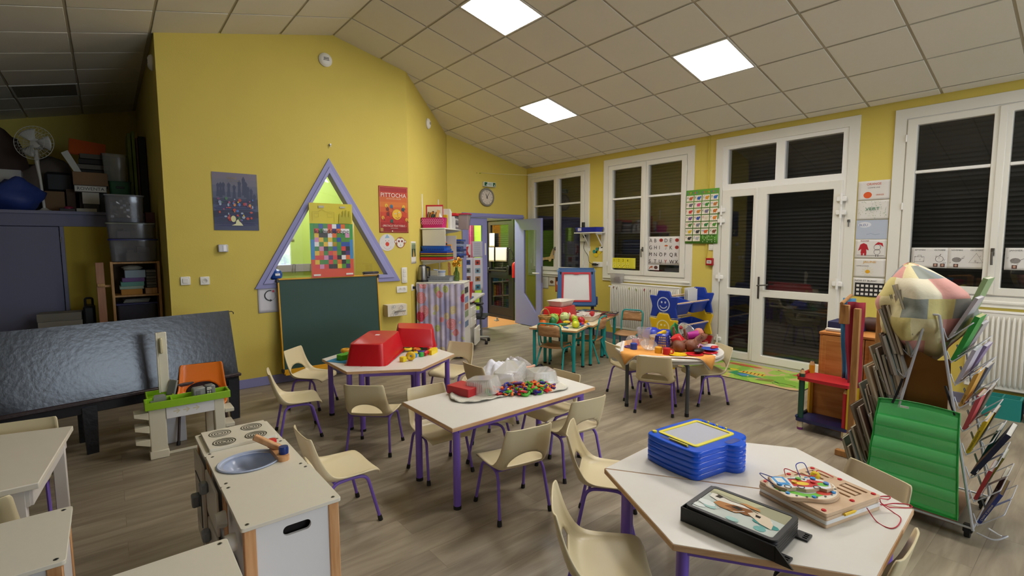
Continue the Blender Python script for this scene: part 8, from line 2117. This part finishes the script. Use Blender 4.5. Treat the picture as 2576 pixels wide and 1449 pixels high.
o = MB().m(mat('#4a2f26', .6)).t(rot('X', 90)).lathe([(0, -.17), (.05, -.165), (.06, -.13), (.06, .13), (.05, .165), (0, .17)], 20).build('brown_roll', None); o.location = (5.05, 1.22, .870); tag(o, 'brown rounded cushion roll lying on the wooden cabinet', 'cushion')
t = thing('pencil_shelf', 'small shelf with pencil shaped posts, red upper board and navy lower board', 'shelf', (4.56, 1.47, 0))
for z, c, nm in ((.425, '#b5202a', 'upper_board'), (.075, '#1f2350', 'lower_board')): MB().prism(rrect(-.13, .13, -.19, .20, .03), z, z+.026).box(-.13, .13, .18, .20, z+.02, z+.05, .01).build(nm, t, mat(c, .4))
for x, y, c, h in ((-.10, .165, '#1e4a34', .52), (.10, .165, '#d9a21c', .56), (-.10, -.16, '#b5202a', .42), (.10, -.16, '#d9b41c', .42)):
    pc = MB().m(mat('#7a2f6a', .4)).lathe([(0, 0), (.022, 0), (.022, .02)], 6, x, y).m(mat('#d8c8a0', .5)).lathe([(.022, .02), (.022, .07)], 6, x, y).m(mat(c, .4)).lathe([(.022, .07), (.022, h-.04)], 6, x, y)
    pc.m(mat('#c9a06a', .6)).lathe([(.022, h-.04), (.012, h-.008)], 6, x, y).m(M_black).lathe([(.012, h-.008), (.004, h), (0, h)], 6, x, y); pc.build('pencil_post', t)
MB().box(.11, .125, -.17, .17, .1, .43).build('back_board', t, M_oak)
MB().box(-.125, .12, -.185, -.172, .1, .425).build('side_board', t, mat('#c8ab1c', .5))
t = thing('costume_stand', 'wooden costume stand with floor feet behind the book rack', 'stand', (4.38, 1.28, 0))
M_bw = wood('#9a6a38', '#b8864e', (20, 20, 3))
for x in (-.26, .27): MB().box(x-.02, x+.02, -.42, .19 if x > 0 else -.02, 0, .045, .004).build('foot', t, M_bw); MB().box(x-.018, x+.018, -.13, -.09, .045, 1.10, .003).build('post', t, M_bw)
MB().tube([(-.30, -.02, 1.13), (.30, .10, 1.14)], .012, 8).build('rod', t, M_bw); MB().box(-.275, -.245, -.06, .0, .98, 1.12, .003).build('block', t, M_bw)
def hang(name, label, x, y0, y1, z0, z1, c, seed, prints=None):
    P = [[(x+.02*math.sin(i*1.1+seed)+.012*math.sin(j*.9), y0+(y1-y0)*i/8*(.6+.4*(1-abs(j-8)/9)), z0+(z1-z0)*j/10) for j in range(11)] for i in range(9)]
    o = MB().grid(P).build(name, None, mat(c, .8, var=.08), smooth=180, solid=.004); tag(o, label, 'clothes')
    return o
hang('blue_costume', 'pale blue cloth strip with printed top hanging from the costume stand', 4.62, 1.335, 1.425, .46, 1.12, '#4a86ad', 1)
p = Pr(0); rr = random.Random(2)
for k in range(10): p.rect(['#cf7a3c','#d8cfc0','#3c3a34'][k % 3], rr.uniform(0, .05), rr.uniform(.05, .085), *(lambda q: (q, q+.03))(rr.uniform(0, .16)))
p.build('printed_top', bpy.data.objects['blue_costume'], None, wframe((4.585, 1.425, .92), 'right'), smooth=0)
hang('red_costume', 'dark red cloth hanging behind the pale blue strip on the costume stand', 4.55, 1.25, 1.37, .42, 1.10, '#8f1c2c', 2)
for k, y in enumerate((.72, .45, .18)):
    t = thing('teal_crate', ('left','middle','right')[k]+' teal hollow block on the floor under the right radiator', 'crate', (6.17, y-.12, 0), group='teal blocks under the radiator')
    MB().prism(rrect(-.09, .09, -.125, .125, .006), 0, .19, [rrect(-.075+.052*i, -.03+.052*i, -.11+.115*j, -.005+.115*j, .004) for i in range(3) for j in range(2)]).build('body', t, mat('#1b7f78', .45))
# ------------------------------------------------------------------ wire book rack with patchwork hood
RK = thing('book_rack', 'white wire book rack on casters, packed with picture books, at right', 'book rack', (3.70, .63, 0))
M_wire = mat('#cfd1d8', .3, metal=.3)
def PT(x, s, z):        # a point on the frame: x along the rack, s=-1 right flank / +1 left flank
    return (x, s*max(.025, .235-.182*z), z)
for x in (-.26, .26):
    for s in (-1, 1): MB().tube([PT(x, s, .06), PT(x, s, 1.18)], .007, 8).build('frame_pole', RK, M_wire)
    MB().tube([PT(x, -1, 1.18), PT(x, 1, 1.18)], .006, 8).build('frame_top', RK, M_wire)
    MB().tube([PT(x, -1, .07), PT(x, 1, .07)], .006, 8).build('frame_base', RK, M_wire)
for s in (-1, 1):
    MB().tube([PT(-.26, s, .07), PT(.26, s, .07)], .006, 8).build('frame_base', RK, M_wire)
for x in (-.22, .22):
    for s in (-1, 1): MB().t(tr(x, s*.20, .03) @ rot('X', 90)).lathe([(0, -.012), (.03, -.012), (.03, .012), (0, .012)], 16).t(tr(x, s*.20, 0)).box(-.02, .02, -.02, .02, .03, .07, .004).build('caster', RK, M_rubber)
MB().box(-.24, .24, -.15, .15, .05, .062, .003).build('base_board', RK, mat('#8a6a50', .7))
pk = {}
TIERS = [.09, .21, .33, .45, .57, .69, .81, .93, 1.05]
for s in (-1, 1):
    for i, z in enumerate(TIERS):
        for x in (-.13, .13):
            b0 = PT(x, s, z); yb = b0[1]
            dz, dy = .10, .085
            P_ = bend([(x-.12, yb, z+.06), (x-.12, yb+s*.02, z), (x-.12, yb+s*(.03+dy), z+dz), (x+.12, yb+s*(.03+dy), z+dz), (x+.12, yb+s*.02, z), (x+.12, yb, z+.06)], .015, 3)
            MB().tube(P_, .0028, 6).tube([(x-.12, yb+s*.02, z), (x+.12, yb+s*.02, z)], .0028, 6).tube([(x-.12, yb+s*.045, z+.04), (x+.12, yb+s*.045, z+.04)], .0024, 5).build('wire_pocket', RK, M_wire)
MB().tube(bend([(-.27, -.24, .06), (-.28, -.31, .05), (-.24, -.36, .09), (-.2, -.33, .05), (-.26, -.28, .1)], .03, 4), .004, 6).build('bent_wire', RK, M_wire)
# brown cloth bag between the poles
P = [[(-.10+.015*math.sin(j*1.3), -.10+.20*i/8, .52+.42*j/8-.02*math.sin(i*.8)*(j == 8)) for j in range(9)] for i in range(9)]
o = MB().grid(P).build('brown_bag', None, mat('#8a5a1e', .8), smooth=180, solid=.006); o.location = (3.62, .655, 0); tag(o, 'brown cloth bag hanging inside the book rack above the green chart', 'bag')
# books: thin books fan outward in the pockets
def book(label, x, s, z, w_, h, th_, tilt, cover, page='#cfc8ba', group=None, off=0):
    yb = .63+PT(0, s, z)[1]
    M = tr(3.70+x, yb+s*(.022+off), z+.006) @ rot('X', -s*tilt)
    t = thing('picture_book', label, 'book', M=M, group=group)
    MB().box(-w_/2, w_/2, -th_/2+.0012, th_/2-.0012, .003, h-.003).build('pages', t, mat(page, .8))
    MB().box(-w_/2-.002, w_/2+.002, -th_/2, -th_/2+.0012, 0, h).box(-w_/2-.002, w_/2+.002, th_/2-.0012, th_/2, 0, h).build('cover', t, mat(cover, .45))
    if s < 0: MB().box(-w_/2-.003, -w_/2-.001, -th_/2, th_/2, 0, h).build('spine', t, mat(cover, .45))
    return t
rr = random.Random(31)
GLB = 'picture books packed on the left flank of the book rack'
LC = ['#8d8576','#a5987f','#84705a','#b9b1a2','#76827d','#6e5a46','#5d7059','#a094b2','#c0a07a','#8a8f87','#c6bda6','#7a5748']
ordn = ['lowest','second lowest','third lowest','fourth lowest','middle','fourth highest','third highest','second highest','highest']
cn = ['grey-brown','tan','brown','pale grey','grey-green','dark brown','dark green','mauve','sand','grey','cream','chestnut']
seen = {}
for i, z in enumerate(TIERS):
    for x in (-.14, .12):
        for k in range(5 if x < 0 else 3):
            c = rr.randrange(12)
            lab = '%s %s book in the %s row, left flank of the rack' % (('front', 'rear')[x > 0], cn[c], ordn[i]); 
            nth = seen.get(lab, 0); seen[lab] = nth+1
            if nth: lab = '%s %s book, %s along the %s row, left flank of the rack' % (('front', 'rear')[x > 0], cn[c], ('inner', 'second', 'third', 'fourth', 'outer')[k], ordn[i])
            book(lab, x+rr.uniform(-.03, .02), 1, z, rr.uniform(.19, .23), rr.uniform(.22, .29), rr.uniform(.009, .015), 15+.8*k+rr.uniform(-2, 2), LC[c], rr.choice(['#cfc4ac','#b9ad96','#a89a84','#d8d0c0','#8a7f70','#c0b8b0']), GLB, .016*k)
GRB = 'picture books on the right flank of the book rack'
RB = [(0, -.10, '#2f3f8a', '#6f5a34', .25, .20, 30, 'thick book with blue spine lettering at the lowest right pocket'), (0, .12, '#5a3a3a', '#cfc8ba', .2, .2, 22, 'dark red book behind the blue spined one at lowest right'),
      (1, -.12, '#b83a3f', '#d8d2c8', .20, .18, 22, 'thin red book with rainbow edge low on the right flank'), (1, .10, '#8a8f3a', '#cfc8ba', .2, .2, 28, 'olive book low on the right flank'),
      (2, -.06, '#23294a', '#d6d2c8', .26, .28, 36, 'large navy book fanning out of the right flank'), (2, .1, '#1f6a78', '#cfc8ba', .2, .22, 24, 'teal book inside the third right pocket'),
      (3, -.12, '#d9b81c', '#cfc8ba', .22, .2, 24, 'yellow spined picture book in the middle of the right flank'), (3, .1, '#3a2a24', '#cfc8ba', .2, .2, 26, 'dark brown book behind the yellow spined one'),
      (4, -.12, '#c8505a', '#cfc8ba', .2, .2, 20, 'pinkish red book above the yellow spined one'), (4, .1, '#7a6a5a', '#cfc8ba', .2, .2, 24, 'taupe book in the fifth right pocket'),
      (5, -.12, '#dba64a', '#d8c8a0', .2, .2, 22, 'orange-tan paperback in the upper middle right pocket'), (5, .1, '#6a6f80', '#cfc8ba', .2, .2, 26, 'slate book behind the orange-tan paperback'),
      (6, -.12, '#c9c4d4', '#d8d4dc', .2, .2, 24, 'pale lilac book in the upper right pockets'), (6, .1, '#9a86b0', '#d8d4dc', .2, .2, 30, 'mauve paperback in the upper right pockets'),
      (7, -.12, '#2f9a3f', '#d4cf9a', .2, .26, 26, 'bright green book with yellow edge on the right flank'), (7, .1, '#b5aeb0', '#d8d4dc', .2, .2, 30, 'greyish book behind the bright green one'),
      (8, -.10, '#bcb4bc', '#d8d6da', .2, .24, 32, 'clear covered pale book under the patchwork hood'), (8, .1, '#8fae7a', '#cfc8ba', .22, .33, 24, 'tall book with light green edge beside the patchwork hood')]
for i, x, c, pg, w_, h, tl, lab in RB:
    b_ = book(lab, x, -1, TIERS[i], w_, h, .016 if h < .26 else .022, tl*.72, c, pg, GRB, .0)
    if i in (0, 3, 5):
        p = Pr(0); p.text('#e6dfc8' if i == 0 else '#3a2f1c', {0: 'Contes et histoires', 3: 'La petite bibliothèque', 5: 'Nos amis'}[i], .02, -.004, .014); p.build('spine_lettering', b_, None, Matrix(((0,0,-1,-w_/2-.0036),(0,-1,0,0),(1,0,0,0),(0,0,0,1))) @ Matrix(((1,0,0,0),(0,1,0,0),(0,0,1,0),(0,0,0,1))), smooth=0)
# green pocket chart tied to the end of the rack
t = thing('pocket_chart', 'bright green pocket chart with clear strips tied to the front of the book rack', 'pocket chart', (3.40, .66, 0))
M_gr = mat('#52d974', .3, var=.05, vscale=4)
def chart_pt(u, v):   # u 0..1 left to right (decreasing y), v 0..1 upward
    y = .185-.355*u+(.03-.06*u)*(1-v); z = .115+.555*v+.012*math.sin(u*3)*(v > .9)
    x = -.015+.05*v-.02*math.sin(v*3.14)+.006*math.sin(v*22)*(1-.5*u)+.004*math.sin(u*5)
    return (x, y, z)
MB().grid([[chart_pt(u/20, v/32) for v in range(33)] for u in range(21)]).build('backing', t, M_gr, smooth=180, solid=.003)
M_cp = clear('#8af0a0', .4, .1, 1.5)
for k in range(8):
    v0 = .05+.115*k
    MB().grid([[(lambda q: (q[0]-.005-.004*math.sin(j*.75), q[1], q[2]))(chart_pt(.02+.96*u/16, v0+.098*j/4)) for j in range(5)] for u in range(17)]).build('clear_pocket', t, M_cp, smooth=180)
edge = [chart_pt(0, v/16) for v in range(17)]+[chart_pt(u/8, 1) for u in range(1, 9)]+[chart_pt(1, 1-v/16) for v in range(1, 17)]+[chart_pt(1-u/8, 0) for u in range(1, 8)]
MB().tube([(x-.003, y, z) for x, y, z in edge], .004, 6, closed=True).build('piping', t, mat('#1f9a3a', .4))
MB().t(tr(.018, .06, .645) @ Matrix(((0,0,-1,0),(-1,0,0,0),(0,1,0,0),(0,0,0,1)))).box(-.02, .02, 0, .012, .006, .009).build('maker_tag', t, mat('#d8e4d8', .6))
for y, y2 in ((.12, .085), (-.15, -.10)): MB().tube(bend([(.03, y, .655), (.045, (y+y2)/2, .72), (.05, y2, .80)], .02), .006, 6).build('black_tie', t, M_black)
# patchwork hood: a gathered cloth sack pulled over the top
from mathutils import noise as _nz
n_a, n_h = 72, 40; P = []
prof = catmull([(.06, .0), (.085, .03), (.11, .08), (.165, .17), (.205, .27), (.20, .35), (.16, .43), (.095, .50), (.035, .545), (.0, .56)], 6)
for i in range(n_a+1):
    a = 2*math.pi*(i % n_a)/n_a; row = []
    for j in range(len(prof)):
        r_, z = prof[j]; g = max(0, 1-z/.30)
        fold = .93+.05*math.sin(5*a+z*9)+.22*g*abs(math.sin(3.5*a+z*3))+.22*abs(_nz.noise(Vector((math.cos(a)*1.1+3, math.sin(a)*1.1, z*3))))+.17*_nz.noise(Vector((math.cos(a)*1.6, math.sin(a)*1.6, z*5)))+.05*_nz.noise(Vector((math.cos(a)*4, math.sin(a)*4, z*9)))
        px_ = r_*fold*math.cos(a)*1.55; py_ = r_*fold*math.sin(a)
        row.append((px_, py_+.09*max(0, (z-.40)/.16), z+.01*_nz.noise(Vector((a*2, z*8, 1)))))
    P.append(row)
hm = MB(); cols = [mat(c, .8, bump=.15, bscale=60, var=.10, vscale=10) for c in ('#dccf9e', '#d0938a', '#868d90', '#e2d8bc', '#cfc07c', '#90958c', '#dba096')]
nv_ = len(prof); fs = []
hm.add([p_ for row in P for p_ in row], [])
rr = random.Random(19); patch = {}
for i in range(n_a):
    for j in range(nv_-1):
        key = (int(i*10/n_a+.5*(j//8)), j//8)
        if key not in patch: patch[key] = rr.randrange(7)
        hm.m(cols[patch[key]]); hm.f.append((i*nv_+j, (i+1)*nv_+j, (i+1)*nv_+j+1, i*nv_+j+1)); hm.mi.append(hm.cur)
o = hm.build('patchwork_hood', None, smooth=180); o.location = (3.70, .715, .885); tag(o, 'faded patchwork cloth hood of cream, pink and grey squares over the book rack', 'cloth')
md = o.modifiers.new('thick', 'SOLIDIFY'); md.thickness = .004
